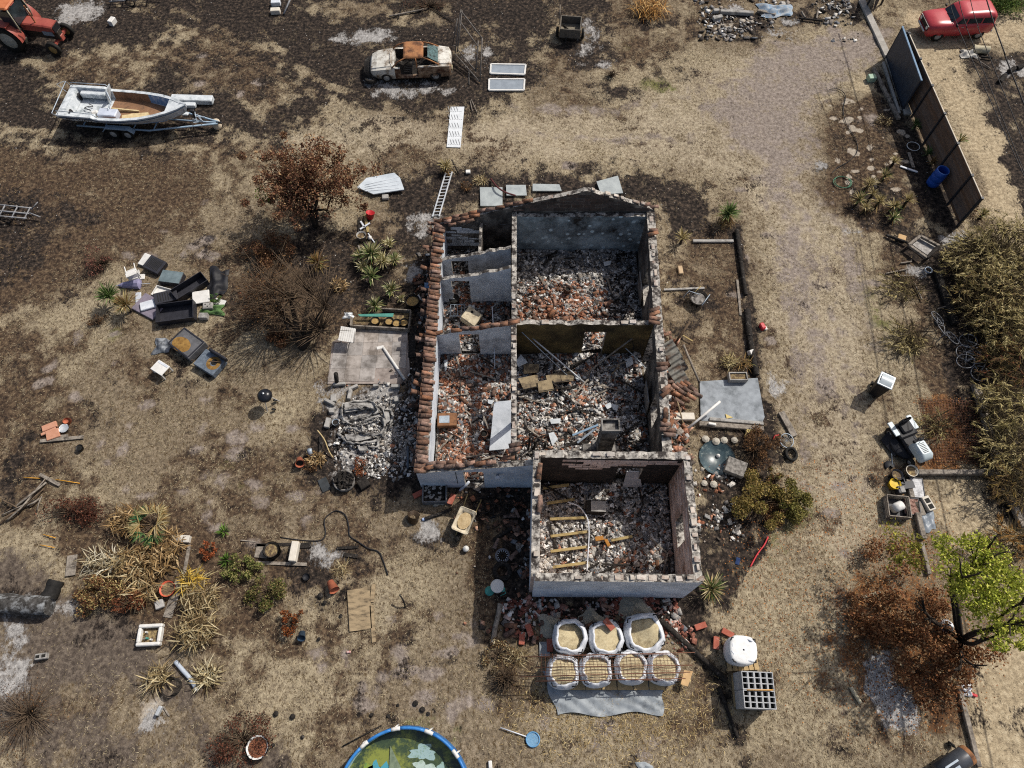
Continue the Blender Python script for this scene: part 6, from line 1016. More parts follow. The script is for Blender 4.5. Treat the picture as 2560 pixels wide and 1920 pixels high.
# wooden panel of separate boards
def panel():
    c = T(14, 900, 280); t = thing('board_deck', 'weathered wooden panel of boards lying on the lawn', 'panel', c)
    for i in range(7):
        u0, u1 = i/7, (i+.95)/7; f = lambda u: 790+u*225; y0 = 125-u0*40+U(-4, 4); y1 = (480-u0*28 if i < 5 else (575 if i == 6 else 455)); y0 = y0 if i < 6 else 255
        p, q = T(14, f((u0+u1)/2), y0), T(14, f((u0+u1)/2)+22, y1); part_beam('board', t, p+Vector((0, 0, .03)), q+Vector((0, 0, .03)), .135, .025, M_OLDWOOD, c)
    mb = MB(); p = T(14, 1010, 150)-c; mb.box(p+Vector((0, 0, .03)), (.14, .62, .025)); mb.build('board', M_OLDWOOD, t)
panel()
wire('bent_rod', 'bent metal hook standing in the lawn', 'rod', smooth_pts([T(14, 1290, 270, 0), T(14, 1275, 215, .35), T(14, 1240, 160, .5)]), .03, M_CHAR); box_thing('drink_can', 'crushed red drink can on the lawn', 'can', 14, 800, 657, (.15, .08, .06), .1, pm('red_can', 'b03a34', 'c9c4be', 18, .4, 0)); pot('clay_jar', 'tipped terracotta jar near the wooden panel', 'jar', T(14, 640, 50, .15), .12, .18, .4, M_TERRA, tilt=(1.3, 0, .6)); pot('blue_pot', 'dark blue pot tipped on its side in the weeds', 'pot', T(14, 400, 490, .12), .11, .14, .26, pm('dark_blue_pot', '26384a', '35485c', 4, .4, 0), tilt=(.9, .2, 0)); pot('black_cup', 'black round cap beside the terracotta jar', 'cap', T(14, 437, 12), .12, .13, .08, M_BLACK)
for i, (x, y) in enumerate(((560, 170), (597, 230), (545, 545), (735, 345), (175, 1190), (320, 1215), (405, 1390), (1000, 1200), (1145, 1210), (1225, 1118), (1440, 1155), (1490, 1190), (1380, 1100), (150, 1460))): r_ = U(.05, .1); mb = MB(); mb.lathe([(0, 0), (r_, 0), (r_*1.1, r_*.6), (r_*.5, r_*1.1), (0, r_)], 7, smooth=False); item('black_clod', 'small black charred lump on the dry lawn', 'lump', mb, M_CHAR, T(14, x, y), U(0, 3), group='charred lumps on the lower lawn')
wire('thin_rod', 'thin straight rod beside the pool', 'rod', [T(14, 750, 1470, .03), T(14, 1085, 1290, .03)], .025, M_CHAR); pot('white_ring_planter', 'round white-rimmed planter of rusty leaves at the bottom edge', 'planter', T(14, 30, 1480), .3, .36, .25, M_PLASTW, pm('rust_leaves', '6b4230', '8a5a40', 12, .9, .8))
# --- pool
def pool():
    c = Vector((-3.36, -1.99, 0)); Rr = 2.06; t = thing('frame_pool', 'round frame pool with blue and white rim and green water', 'pool', c); M_LINER = pm('pool_liner', '7f9fa0', 'a5bdbc', 4, .5, .1, c3='4a6a5c', sc3=2, amt3=.3)
    n = 12
    for k in range(n):
        a0 = 2*PI*k/n+.24; a1 = a0+2*PI/n*.74; pts = [(Rr*math.cos(a0+(a1-a0)*i/5), Rr*math.sin(a0+(a1-a0)*i/5), .8) for i in range(6)]; mb = MB(); mb.tube(pts, .05, 8); mb.build('rim_tube', pm('pool_blue', '2b6db0', '3f82c4', 3, .4, 0), t)
        a2 = a0+2*PI/n; pts = [(Rr*math.cos(a1+(a2-a1)*i/3), Rr*math.sin(a1+(a2-a1)*i/3), .8) for i in range(4)]; mb = MB(); mb.tube(pts, .062, 8); mb.build('rim_joint', M_PLASTW, t); am = (a1+a2)/2; mb = MB(); mb.tube([((Rr+.05)*math.cos(am), (Rr+.05)*math.sin(am), .8), ((Rr+.14)*math.cos(am), (Rr+.14)*math.sin(am), 0)], .03, 6); mb.build('leg', M_PLASTW, t)
    mb = MB(); mb.lathe([(Rr+.02, .78), (Rr+.08, .4), (Rr+.02, 0)], 40); mb.build('outer_wall', pm('pool_outer_blue', '2a5f98', '3b75b0', 3, .5, 0), t); mb = MB(); mb.lathe([(Rr-.03, .78), (Rr-.03, .05), (0, .05)], 40); mb.build('liner', M_LINER, t)
    m = pm('algae_water', '26352f', '46543a', 1.6, .12, .05, c3='7d8440', sc3=1.1, amt3=.4, spec=.5, sharp3=.05); mb = MB(); mb.lathe([(0, .36), (Rr-.04, .36)], 40); mb.build('water', m, t)
    mb = MB(); mb.plate([(-.55, 1.55, .40), (-.05, .75, .42), (.35, .5, .40), (.1, -.6, .4), (-.5, -.6, .4)], .012); mb.build('torn_liner', pm('grey_green_membrane', '5d6a58', '79866f', 9, .8, .6), t)
    for (x, y, rx, ry, col) in ((-.85, .6, .35, .5, '4a8fa0'), (-.35, .5, .3, .45, '4a94a8'), (-1.1, .2, .35, .25, '8fa8a0'), (.55, .9, .35, .2, 'a8b8b0'), (1.15, .5, .22, .5, '8fa8a4'), (.9, .1, .5, .35, '9aa04e'), (.5, 1.35, .4, .22, '90a8a8'), (.3, .2, .5, .3, 'a3a552'), (-1.3, .7, .25, .3, '7d8f3e')):
        mb = MB(); ph = U(0, 6); mb.add([(x+rx*q*math.cos(g), y+ry*q*math.sin(g), .366) for g, q in [(2*PI*i/30, 1+.25*math.sin(3*g_+ph)+.18*math.sin(7*g_+2*ph)+U(-.08, .08)) for i, g_ in [(i, 2*PI*i/30) for i in range(30)]]], [tuple(range(30))]); mb.build('floating_patch', pm('pool_patch_'+col, col, col, 5, .2, .2, c3='5d7a4a', sc3=5, amt3=.3, spots=('2f6a80', 14, .12)), t)
    mb = MB(); mb.cyl((.05, -.15, .38), (.12, .0, .6), .14, .1); mb.build('filter_pump', M_BLACK, t)
pool()
def net():
    p = T(15, 180, 1412); t = thing('pool_net', 'blue pool skimmer net on a pole in the grass', 'net', p); mb = MB(); mb.tube([(.22*math.cos(i/16*2*PI), .22*math.sin(i/16*2*PI), .04) for i in range(16)], .025, 5, closed=True); mb.build('hoop', pm('net_blue', '4a7da6', '6495bb', 3, .5, 0), t); mb = MB(); mb.lathe([(0, .02), (.21, .03)], 16); mb.build('mesh', pm('net_mesh', '5d86a5', '7a9fba', 30, .8, .4), t); q = T(14, 1900, 1290)-p; q2 = T(15, -100, 1310)-p; mb = MB(); mb.tube([(-.2, .08, .04), Vector((q2.x, q2.y, .04))], .02, 6); mb.build('pole', M_PAPER, t)
net()
box_thing('white_pipe_end', 'short white pipe stub at the bottom edge', 'pipe', 14, 2025, 1640, (.12, .3, .1), .1, M_PLASTW)
# ================================================================ building materials south of the house
M_BAG = pm('white_woven_sack', 'c9ccd1', 'dee0e4', 9, .7, .35, c3='aeb3ba', sc3=3.5, amt3=.3); M_SAND = pm('builders_sand', 'b3a380', 'cbbd9a', 14, .95, .6, c3='97886a', sc3=4, amt3=.35); M_GRAV = pm('grey_gravel', '8f8a7c', 'b5ae9c', 22, .95, .9); M_REBAR = pm('rusty_rebar', '5f4234', '75503f', 9, .9, .2); M_PALLET = pm('pallet_wood', '9c8560', 'b59d75', 7, .9, .3)
def sandbag(k_, x, y, r, h, label, sand, tilt=(0, 0), bulge=1.06, seed=1, low=False):
    p = T(k_, x, y, h); t = thing('bulk_bag', label, 'bulk bag', (p.x, p.y, .04), U(-.15, .15), 'open white bulk bags of sand'); rs = random.Random(seed); n = 28; rings = []
    for z, s in ((0, .9), (.12, 1.02), (.5, bulge+.04), (.78, 1.06), (.92, .98), (1.0, .9), (1.03, .84), (1.0, .78), (.9, .76)):
        ring = []
        for i in range(n):
            a = 2*PI*i/n; sq = (abs(math.cos(a))**4+abs(math.sin(a))**4)**-.12; w_ = 1+.05*math.sin(5*a+seed)+.03*math.sin(9*a+seed*2) if z > .7 else 1; zz = h*z+(.07*math.sin(3*a+seed)+.05*math.sin(7*a+seed*3) if z > .9 else 0)*h; ring.append((r*s*sq*w_*math.cos(a), r*s*sq*w_*math.sin(a), zz))
        rings.append(ring)
    mb = MB(); mb.loft(rings, caps=False); mb.build('sack', M_BAG, t)
    mb = MB()
    def f(u, v):
        a = 2*PI*u; q = v*.8*r; sq = (abs(math.cos(a))**4+abs(math.sin(a))**4)**-.12; x_, y_ = q*sq*math.cos(a), q*sq*math.sin(a); return (x_, y_, h*(1.0-.09*v*v)+.05*math.sin(4*x_+seed)*math.cos(5*y_+seed)-(.1 if low else 0)*(1+math.sin(3*x_+seed)))
    mb.grid(f, 28, 8); mb.build('sand', sand, t)
    for k in range(4): a = PI/4+k*PI/2+U(-.2, .2); c = Vector((r*1.05*math.cos(a), r*1.05*math.sin(a), h)); e = Vector((-math.sin(a), math.cos(a), 0)); mb = MB(); mb.tube([c-e*.1+Vector((0, 0, .0)), c+Vector((math.cos(a)*.06, math.sin(a)*.06, .08)), c+e*.1], .022, 5); mb.build('lifting_loop', M_BLACK, t)
    return t
for i, (x, y, r, sand, lb, low) in enumerate(((505, 520, .54, M_SAND, 'half-shaded open sand bag at the left of the back row', True), (820, 530, .54, M_SAND, 'sand bag in the middle of the back row with a red tile on it', False), (1150, 490, .62, M_SAND, 'largest sand bag at the right of the back row, spilling over', True), (445, 825, .5, M_SAND, 'leftmost sand bag of the front row under the mesh', False), (730, 810, .5, M_SAND, 'second sand bag from the left in the front row', False), (1035, 785, .5, M_SAND, 'third sand bag from the left in the front row', False), (1318, 790, .5, M_SAND, 'rightmost sand bag of the front row under the mesh', False))): sandbag(15, x, y, r, .8, lb, sand, seed=i+1, low=low)
t = sandbag(15, 1995, 640, .44, .9, 'lone closed white bulk bag on a pallet', M_BAG, seed=11); del t['group']; mb = MB(); mb.loft([[(r*sq*math.cos(a), r*sq*math.sin(a), z) for a, sq in [(2*PI*i/28, (abs(math.cos(2*PI*i/28))**5+abs(math.sin(2*PI*i/28))**5)**-.13) for i in range(28)]] for r, z in ((.46, .86), (.45, .93), (.38, .96), (.2, .94), (.03, .95))], caps=False); mb.build('lid', pm('taut_white_sheet', 'd6d6d4', 'e4e4e2', 5, .6, .3), t)
for k, (x, y) in enumerate(((1120, 545), (980, 560))):
    pass
def pallet(p, rz, label, w_=1.1, d=.95, z=0):
    t = thing('pallet', label, 'pallet', (p[0], p[1], z), rz)
    for i in range(6): mb = MB(); mb.box(((i-2.5)*w_/6, 0, .115), (w_/6-.04, d, .022)); mb.build('slat', M_PALLET, t)
    for j in (-1, 0, 1): mb = MB(); mb.box((0, j*(d/2-.05), .05), (w_, .08, .1)); mb.build('bearer', M_PALLET, t)
pallet(T(15, 1970, 690), .05, 'wooden pallet under the lone white bulk bag'); pallet(T(15, 900, 890), 0, 'wooden pallet showing between the front-row sand bags', 3.2, .7, .005)
def spill(p, rx, ry, h, label, seed, mat=None):
    mb = MB()
    def f(u, v): a = 2*PI*u; q = v*(1+.15*math.sin(3*a+seed)+.1*math.sin(5*a+seed*2)); return (rx*q*math.cos(a), ry*q*math.sin(a), h*(1-v)**1.3+.02*math.sin(7*a+9*v)*(1-v))
    mb.grid(f, 30, 8); item('sand_heap', label, 'sand', mb, mat or M_GRAV, (p[0], p[1], .005))
spill(T(15, 330, 430), .42, .42, .4, 'grey sand spilt left of the back-row bags', 1); spill(T(15, 1040, 270), .62, .4, .45, 'large grey sand heap behind the largest bag', 2); spill(T(15, 690, 370), .5, .3, .4, 'grey sand spilt between the back-row bags', 3)
def tarp():
    c = T(15, 790, 1010); mb = MB(); A_, B_, C_, D_ = T(15, 260, 820)-c, T(15, 1310, 900)-c, T(15, 1300, 1190)-c, T(15, 390, 1200)-c
    def f(u, v): p = (A_*(1-u)+B_*u)*(1-v)+(D_*(1-u)+C_*u)*v; return (p.x+.05*math.sin(9*v+7*u), p.y+.07*math.sin(11*u)*v, .02+.03*(1+math.sin(14*u+5*v))*(.4+v)+.018*math.sin(31*u-17*v)+.06*max(0, math.sin(3*u*PI)*math.sin(v*PI)))
    mb.grid(f, 50, 22); item('tarpaulin', 'crumpled grey tarpaulin spread below the sand bags', 'tarpaulin', mb, pm('grey_tarp', '7f858a', '9aa0a4', 3, .6, .2, c3='64696d', sc3=2, amt3=.35, spots=('3a3a3a', 9, .06)), (c.x, c.y, 0))
    slab('tarp_fold', 'folded corner of grey sheet left of the sand bags', 'sheet', quad(15, 235, 570, 320, 570, 330, 690, 240, 700), .05, _mats['grey_tarp'])
tarp()
def mesh_sheet():
    c = T(15, 880, 790, .92); t = thing('rebar_mesh', 'rusty reinforcing mesh lying over the front sand bags', 'mesh', c); x0, x1 = T(15, 240, 690, .92).x-c.x, T(15, 1450, 690, .92).x-c.x; y0, y1 = T(15, 880, 900, .92).y-c.y, T(15, 880, 680, .92).y-c.y
    for k in range(9): y = y0+(y1-y0)*k/8; mb = MB(); mb.tube([(x0+U(-.1, .1), y, .01), (0, y+U(-.01, .01), .03), (x1+U(-.1, .1), y, .01)], .007, 4); mb.build('long_wire', M_REBAR, t)
    for k in range(38): x = x0+(x1-x0)*(k+.5)/38; mb = MB(); mb.tube([(x, y0-.04, .022), (x, y1+.04, .022)], .005, 4); mb.build('cross_wire', M_REBAR, t)
mesh_sheet()
for i, (y0, y1, xa, xb) in enumerate(((700, 660, 60, 1580), (790, 770, 200, 1560), (872, 830, 60, 1540), (910, 885, 200, 1500))): wire('steel_bar', ('uppermost rusty bar over the sand bags', 'second rusty bar over the sand bags', 'rusty bar with white tags over the sand bags', 'lowest rusty bar over the sand bags')[i], 'steel bar', [T(15, xa, y0, .95), T(15, (xa+xb)/2, (y0+y1)/2, .98), T(15, xb, y1, .93)], .016, M_REBAR)
def blocks():
    p0, p1 = T(15, 1985, 845, 1.0), T(16, 55, 1130, 1.0); c = (p0+p1)/2; t = thing('block_stack', 'stack of grey hollow concrete blocks with a yellow rod on top', 'block stack', (c.x, c.y, 0), -.04); M_B = pm('new_concrete_block', '9a9b9c', 'b4b5b6', 6, .95, .3, rnd=.08); w_, d = 1.02, 1.12; nx, ny, nz = 5, 2, 5
    mb = MB(); bx, by, bz = w_/nx, d/ny, .2
    for dx in (-.092, 0, .092) if 0 else (-.088, .088): mb.box((dx, 0, 0), (.025, by-.012, bz-.01))
    for j in range(4): mb.box((0, -by/2+.02+j*(by-.04)/3, .0005), (.15, .03, bz-.01))
    mb.box((0, 0, -.08), (.15, by-.07, .02), mi=1); me = mb.mesh('concrete_block', [M_B, M_TYRE])
    mbs = MB(); mbs.box((0, 0, 0), (bx-.008, by-.01, bz-.008), bev=.006); me2 = mbs.mesh('concrete_block', M_B)
    for k in range(nz):
        for i in range(nx):
            for j in range(ny): link('concrete_block', me if k == nz-1 else me2, t, ((i-(nx-1)/2)*bx, (j-.5)*by, .1+k*bz+.1), rot=(0, 0, 0))
    mb = MB(); mb.box((0, 0, .05), (1.1, 1.0, .09)); mb.build('pallet', M_PALLET, t)
    wire('yellow_rod', 'yellow rod lying on top of the block stack', 'rod', [T(15, 2030, 985, 1.17), T(16, 45, 985, 1.17)], .02, _mats['yellow_paint'])
blocks()
for i, (k_, x, y, rz) in enumerate(((15, 85, 540, 1.5), (15, 325, 600, 1.6), (15, 1760, 580, 1.4), (15, 1860, 495, -.5), (15, 835, 420, -.9), (15, 150, 470, 1.9), (15, 1625, 435, .3), (10, 1405, 955, .5), (10, 1690, 1000, 1.2))):
    sz = (.42, .2, .1); mb = MB(); mb.box((0, 0, .05), sz, bev=.01); z = .88 if i == 4 else 0; p = T(k_, x, y, z); item('clay_brick', ('red clay brick standing left of the sand bags', 'red clay brick on the tarpaulin fold', 'pale red brick beside the lone bulk bag', 'red brick behind the lone bulk bag', 'red tile on the middle back-row sand bag', 'red brick among shards at the house corner', 'broken red tile on scorched grass', 'red clay brick beside the burnt tub', 'broken red brick below the wing doorway')[i], 'brick', mb, pm('red_clay_brick', '94503f', 'a6604f', 6, .85, .2, c3='b9938a', sc3=4, amt3=.25), (p.x, p.y, z), rz)
slab('cardboard', 'tan cardboard sheet at the right end of the mesh', 'cardboard', quad(15, 1470, 820, 1545, 830, 1500, 960, 1440, 940), .03, pm('tan_card', 'b08f66', 'c7a67a', 4, .9, .1), .3); log('charred_beam', 'long charred beam running past the lone bulk bag', T(15, 1280, 380, .08), T(15, 1850, 900, .06), .1, M_CHAR, 8); log('charred_beam', 'charred pole beside the block stack reaching the lower lawn', T(15, 1790, 960, .05), T(15, 1950, 1400, .05), .06, M_CHAR, 7); log('charred_post', 'burnt timber lying below the shaded corner', T(14, 2110, 240, .08), T(14, 2040, 600, .06), .09, M_GREYWOOD, 8); cloth('cloth_scrap', 'grey sheet corner at the bottom edge', 'sheet', T(15, 1140, 1655), .25, .15, .06, _mats['grey_tarp'], 7)
# --- shaded corner: wheelbarrow, bucket, gas ring, pots
def wheelbarrow():
    p = T(10, 1800, 1180, .45); t = thing('wheelbarrow', 'cream wheelbarrow with dried mortar and wooden handles', 'wheelbarrow', (p.x, p.y, 0), R(-112)); M_CR = pm('cream_tray', 'b5a992', 'cfc4ad', 5, .7, .2, c3='8a7a62', sc3=3, amt3=.3)
    mb = MB(); mb.loft([rrect(-.28, .3, .2, .3, .06), rrect(-.42, .46, .32, .55, .1), rrect(-.45, .49, .34, .555, .1), rrect(-.40, .44, .30, .545, .1), rrect(-.27, .29, .19, .33, .06)], caps=True); mb.build('tray', M_CR, t); mb = MB(); mb.lathe([(0, .44), (.3, .42)], 14, (0, 0, 0), sx=1.1, sy=.8); mb.build('mortar', pm('dried_mortar', 'a08a66', 'c2ad88', 8, .95, .6), t)
    for s in (1, -1):
        mb = MB(); mb.tube([(.55, s*.1, .22), (-.2, s*.24, .3), (-.95, s*.28, .5)], .022, 6); mb.build('handle', M_FRESH, t); mb = MB(); mb.tube([(-.25, s*.24, .3), (-.35, s*.26, 0)], .018, 5); mb.build('leg', M_BLACK, t)
    wheel(t, (.62, 0, .19), .19, .09)
wheelbarrow()
def bucket():
    p = T(14, 2085, 90, .32); t = thing('white_bucket', 'white lidded bucket standing in the house shadow', 'bucket', (p.x, p.y, 0)); mb = MB(); mb.lathe([(0, 0), (.19, 0), (.23, .36), (.24, .37), (.24, .4), (.2, .41), (0, .41)], 22); mb.build('body', M_PLASTW, t); mb = MB(); mb.tube([(.22, -.05, .3), (.3, -.2, .1), (.1, -.28, .05)], .015, 5); mb.build('handle', M_GREEN, t)
    mb = MB(); mb.lathe([(0, .03), (.15, .03), (.17, .01), (.17, 0), (0, 0)], 18); item('teal_cover', 'round teal lid lying beside the white bucket', 'lid', mb, M_GREEN, T(14, 2018, 130)); mb = MB(); mb.lathe([(0, .03), (.09, .02), (.1, 0)], 14); item('teal_disc', 'small teal cap at the foot of the white bucket', 'cap', mb, M_GREEN, T(14, 2130, 115))
bucket()
p = T(10, 2130, 1485); t = thing('gas_ring', 'flywheel-like ring with round holes in the shaded corner', 'ring', p); mb = MB(); mb.lathe([(.2, 0), (.27, 0), (.27, .06), (.2, .06), (.2, 0)], 24); mb.build('rim', pm('grey_cast_iron', '55555a', '77777c', 6, .7, .2), t); mb = MB(); mb.lathe([(.06, 0), (.13, 0), (.13, .05), (.06, .05), (.06, 0)], 18); mb.build('hub', M_CHAR, t)
for k in range(14): a = k/14*2*PI; mb = MB(); mb.cyl((.165*math.cos(a)*1.05, .165*math.sin(a)*1.05, .0), (.165*math.cos(a)*1.05, .165*math.sin(a)*1.05, .05), .02, n=7); mb.build('spoke', M_STEEL, t)
wire('tyre', 'burnt tyre below the flywheel ring', 'tyre', [(T(10, 2130, 1620)+Vector((.27*math.cos(i/20*2*PI), .27*math.sin(i/20*2*PI), .08))) for i in range(21)], .09, M_CHAR, 8)
mb = MB(); mb.lathe([(0, 0), (.08, .03), (.12, .1), (.1, .18), (.0, .22)], 14); item('white_helmet', 'white and dark ball beside the wheelbarrow', 'ball', mb, M_PLASTW, T(10, 1815, 1430)); pot('burnt_pot', 'brown burnt cooking pot near the ash spot', 'pot', T(10, 1355, 1180), .2, .22, .32, pm('burnt_brown_enamel', '3b3026', '5f5040', 4, .4, .1, metal=.3), tilt=(-.5, .2, 0)); log('charred_beam', 'charred forked beam between pot and wheelbarrow', T(10, 1460, 1165, .06), T(10, 1690, 1080, .12), .06, M_CHAR, 7); box_thing('blue_scrap', 'small blue and white cap on the charred beam tip', 'cap', 10, 1447, 1168, (.12, .1, .07), .3, pm('blue_white_scrap', '5f86c4', 'cfd6e0', 20, .5, 0)); log('charred_beam', 'long charred strip crossing the shaded corner', T(10, 2212, 1240, .05), T(10, 2050, 1350, .04), .07, M_CHAR, 7)
def tub():
    p = T(10, 1545, 930, .2); t = thing('burnt_tub', 'grey open tub of charred scraps beside the wing wall', 'tub', (p.x, p.y, 0), .03); mb = MB()
    for dx, dy, sx, sy in ((0, .42, .92, .05), (0, -.42, .92, .05), (-.435, 0, .05, .79), (.435, 0, .05, .79)): mb.box((dx, dy, .17), (sx, sy, .34), bev=.015)
    mb.build('wall', pm('grey_tub', '5b5c5e', '77787a', 5, .7, .2), t); mb = MB(); mb.box((0, 0, .1), (.8, .76, .18)); mb.build('contents', M_CHAR, t)
    for k in range(60): mb = MB(); s = U(.03, .09); mb.box((U(-.36, .36), U(-.34, .34), .2), (s*1.6, s, s*.6), (U(-.5, .5), U(-.5, .5), U(0, 3))); mb.build('scrap', (M_CHAR, M_CONC, M_DUST)[k % 2], t)
tub(); cloth('plaster_rag', 'pale rag hanging over the burnt tub', 'rag', T(10, 1585, 1010), .2, .18, .15, pm('pale_rag', '8f8a7e', 'ada89b', 6, .9, .3), 8); wire('lamp_post', 'fallen white lamp arm outside the wing doorway', 'lamp', [T(10, 1760, 920, .1), T(10, 1810, 880, .3), T(10, 1840, 845, .5)], .05, M_PAPER, 8)
def bike(name, label, p, rz, lie, mat, s=1.0):
    t = thing(name, label, 'bicycle', p, 0, None, rot=(lie, 0, rz)); r = .33*s
    for x in (-.52*s, .52*s):
        mb = MB(); mb.tube([(x+r*math.cos(i/22*2*PI), 0, r+r*math.sin(i/22*2*PI)) for i in range(22)], .018, 5, closed=True)
        for k in range(8): a = k*PI/4; mb.tube([(x, 0, r), (x+r*math.cos(a), 0, r+r*math.sin(a))], .004, 3)
        mb.build('wheel', mat, t)
    mb = MB(); B0, S0, H0 = (-.05*s, 0, r), (-.2*s, 0, r+.48*s), (.36*s, 0, r+.5*s)
    for a, b_ in ((B0, S0), (S0, H0), (B0, H0), (B0, (-.52*s, 0, r)), (S0, (-.52*s, 0, r)), (H0, (.52*s, 0, r))): mb.tube([a, b_], .018, 6)
    mb.build('frame', mat, t); mb = MB(); mb.tube([(.42*s, -.25*s, r+.62*s), (.36*s, -.1*s, r+.6*s), (.36*s, .1*s, r+.6*s), (.42*s, .25*s, r+.62*s)], .014, 5); mb.build('handlebar', mat, t); mb = MB(); mb.box((-.22*s, 0, r+.54*s), (.24*s, .12*s, .05), bev=.02); mb.build('saddle', M_BLACK, t)
M_BURNTM = pm('burnt_bare_metal', '6d6d6e', '96979a', 6, .6, .1)
bike('burnt_bicycle', 'charred bicycle lying in the shaded corner by the wing', T(10, 2060, 960, .05), .2, R(82), M_CHAR); bike('bicycle', 'upper burnt bicycle frame in the reed bank with a yellow plate', T(8, 1560, 1170, .1), -1.2, R(60), M_BURNTM); bike('bicycle', 'middle burnt bicycle in the reed bank', T(8, 1640, 1360, .12), 1.2, R(75), M_BURNTM); bike('bicycle', 'lowest burnt bicycle in the reed bank', T(8, 1700, 1500, .1), 1.9, R(80), M_BURNTM)
# --- terrace west of the house
def terrace():
    t = tag(MB().plate(TP(6, 660, 1300, 860, 1180, 1310, 1190, 1330, 1560, 1290, 1659, 620, 1659), .02).build('patio', pm('worn_patio_slab', '8a7f78', 'a59a92', 3, .95, .2, c3='6d635d', sc3=1.2, amt3=.4)), 'worn concrete patio beside the house', None, None, 'structure'); t.location.z = .012
    Q = [T(6, *q) for q in ((700, 1200), (1310, 1190), (1290, 1640), (625, 1640))]; m = pm('paving_light', '938b84', 'aea69f', 4, .95, .2, c3='6f6760', sc3=1.5, amt3=.42, rnd=.12); f = lambda u, v: (Q[0]*(1-u)+Q[1]*u)*(1-v)+(Q[3]*(1-u)+Q[2]*u)*v
    for i in range(5):
        for j in range(4):
            if (i, j) in ((3, 3), (4, 3), (0, 0)): continue
            e = .008; pts = [f((i+a)/5, (j+b_)/4) for a, b_ in ((e, 1-e), (1-e, 1-e), (1-e, e), (e, e))]; c = sum(pts, Vector())/4; mb = MB(); mb.plate([p-c for p in pts], .012+U(0, .006)); mb.build('paving_slab', m, t, (c.x, c.y, .0205))
terrace()
def white_table():
    p = T(6, 780, 1220, .6); t = thing('slatted_table', 'tilted white slatted garden table on the terrace', 'table', (p.x, p.y, .32), 0, None, rot=(.2, .12, -.12))
    for k in range(7): mb = MB(); mb.box(((k-3)*.085, 0, .3), (.075, .62, .02)); mb.build('slat', M_PLASTW, t)
    for s in (1, -1): mb = MB(); mb.tube([(s*.3, -.3, .28), (s*.1, .25, -.3)], .018, 5); mb.tube([(s*.3, .3, .28), (s*.25, -.3, -.35)], .018, 5); mb.build('leg', M_PLASTW, t)
white_table()
wire('awning_pole', 'fallen white pole lying across the terrace', 'pole', [T(6, 1100, 1345, .08), T(6, 1285, 1620, .08)], .06, M_PLASTW, 8); beam('pole_bracket', 'short white bracket at the head of the fallen pole', 'bracket', T(6, 1045, 1355), T(6, 1105, 1340), .14, .06, M_PLASTW); wire('flue_pipe', 'upright black stovepipe at the edge of the terrace', 'pipe', [T(6, 700, 1659, .0), T(6, 690, 1570, .7)], .09, M_CHAR, 10); wire('white_stake', 'white stake beside the black stovepipe', 'stake', [T(6, 720, 1655, .05), T(6, 705, 1600, .4)], .03, M_PLASTW)
for i, (a, b_) in enumerate((((715, 1590), (765, 1545)), ((760, 1580), (785, 1550)), ((1220, 1395), (1265, 1430)), ((1040, 1585), (1070, 1582)))): beam('white_batten', ('white batten on the terrace left edge', 'short white batten on the terrace', 'white batten near the eaves', 'tiny white chip on the terrace')[i], 'batten', T(6, *a), T(6, *b_), .06, .03, M_PLASTW)
def raised_bed():
    t = thing('raised_bed', 'wooden raised bed with dry plants north of the terrace', 'raised bed', T(6, 1080, 1100)); o = T(6, 1080, 1100)
    for a, b_ in (((820, 1165), (1320, 1195)), ((1340, 1035), (1320, 1195)), ((1090, 1020), (1340, 1035)), ((830, 1090), (820, 1165))): part_beam('side_board', t, T(6, *a, .15), T(6, *b_, .15), .06, .3, M_GREYWOOD, o)
    mb = MB(); mb.plate([q-o for q in TP(6, 850, 1090, 1325, 1045, 1305, 1175, 840, 1150)], .08); mb.build('soil', M_SOILD, t)
raised_bed(); slab('green_board', 'teal-green board lying on the raised bed', 'board', quad(6, 880, 1060, 1190, 1052, 1185, 1082, 900, 1078, z=.3), .03, pm('teal_board', '3f7d72', '549285', 3, .6, .05), .31)
for i, (x, y) in enumerate(((1030, 1110), (1150, 1115), (1215, 1130), (1280, 1125))): p = T(6, x, y, .3); pot('bed_pot', ('leftmost', 'second', 'third', 'rightmost')[i]+' round pot of dry grass in the raised bed', 'pot', (p.x, p.y, .06), .16, .19, .25, M_CHAR, pm('dry_tuft', '8a6f45', 'b09460', 20, .95, 1))
pot('burnt_flowerpot', 'round pot of dry grass by the west eaves', 'pot', T(6, 1360, 975), .26, .3, .35, M_CHAR, pm('dry_tuft', '8a6f45')); beam('burnt_plank', 'grey half-burnt plank standing between bed and eaves', 'plank', T(6, 1360, 1160, .02), T(6, 1345, 1430, .02), .3, .04, M_CHAR)
slab('blue_sheet', 'small blue panel fallen under the west eaves', 'panel', quad(6, 1455, 790, 1510, 795, 1500, 870, 1460, 840), .03, _mats['flaked_blue_paint'], .05); cloth('foil_scrap', 'crumpled foil at the corner of the raised bed', 'foil', T(6, 800, 1070), .2, .15, .1, M_ALU, 9)
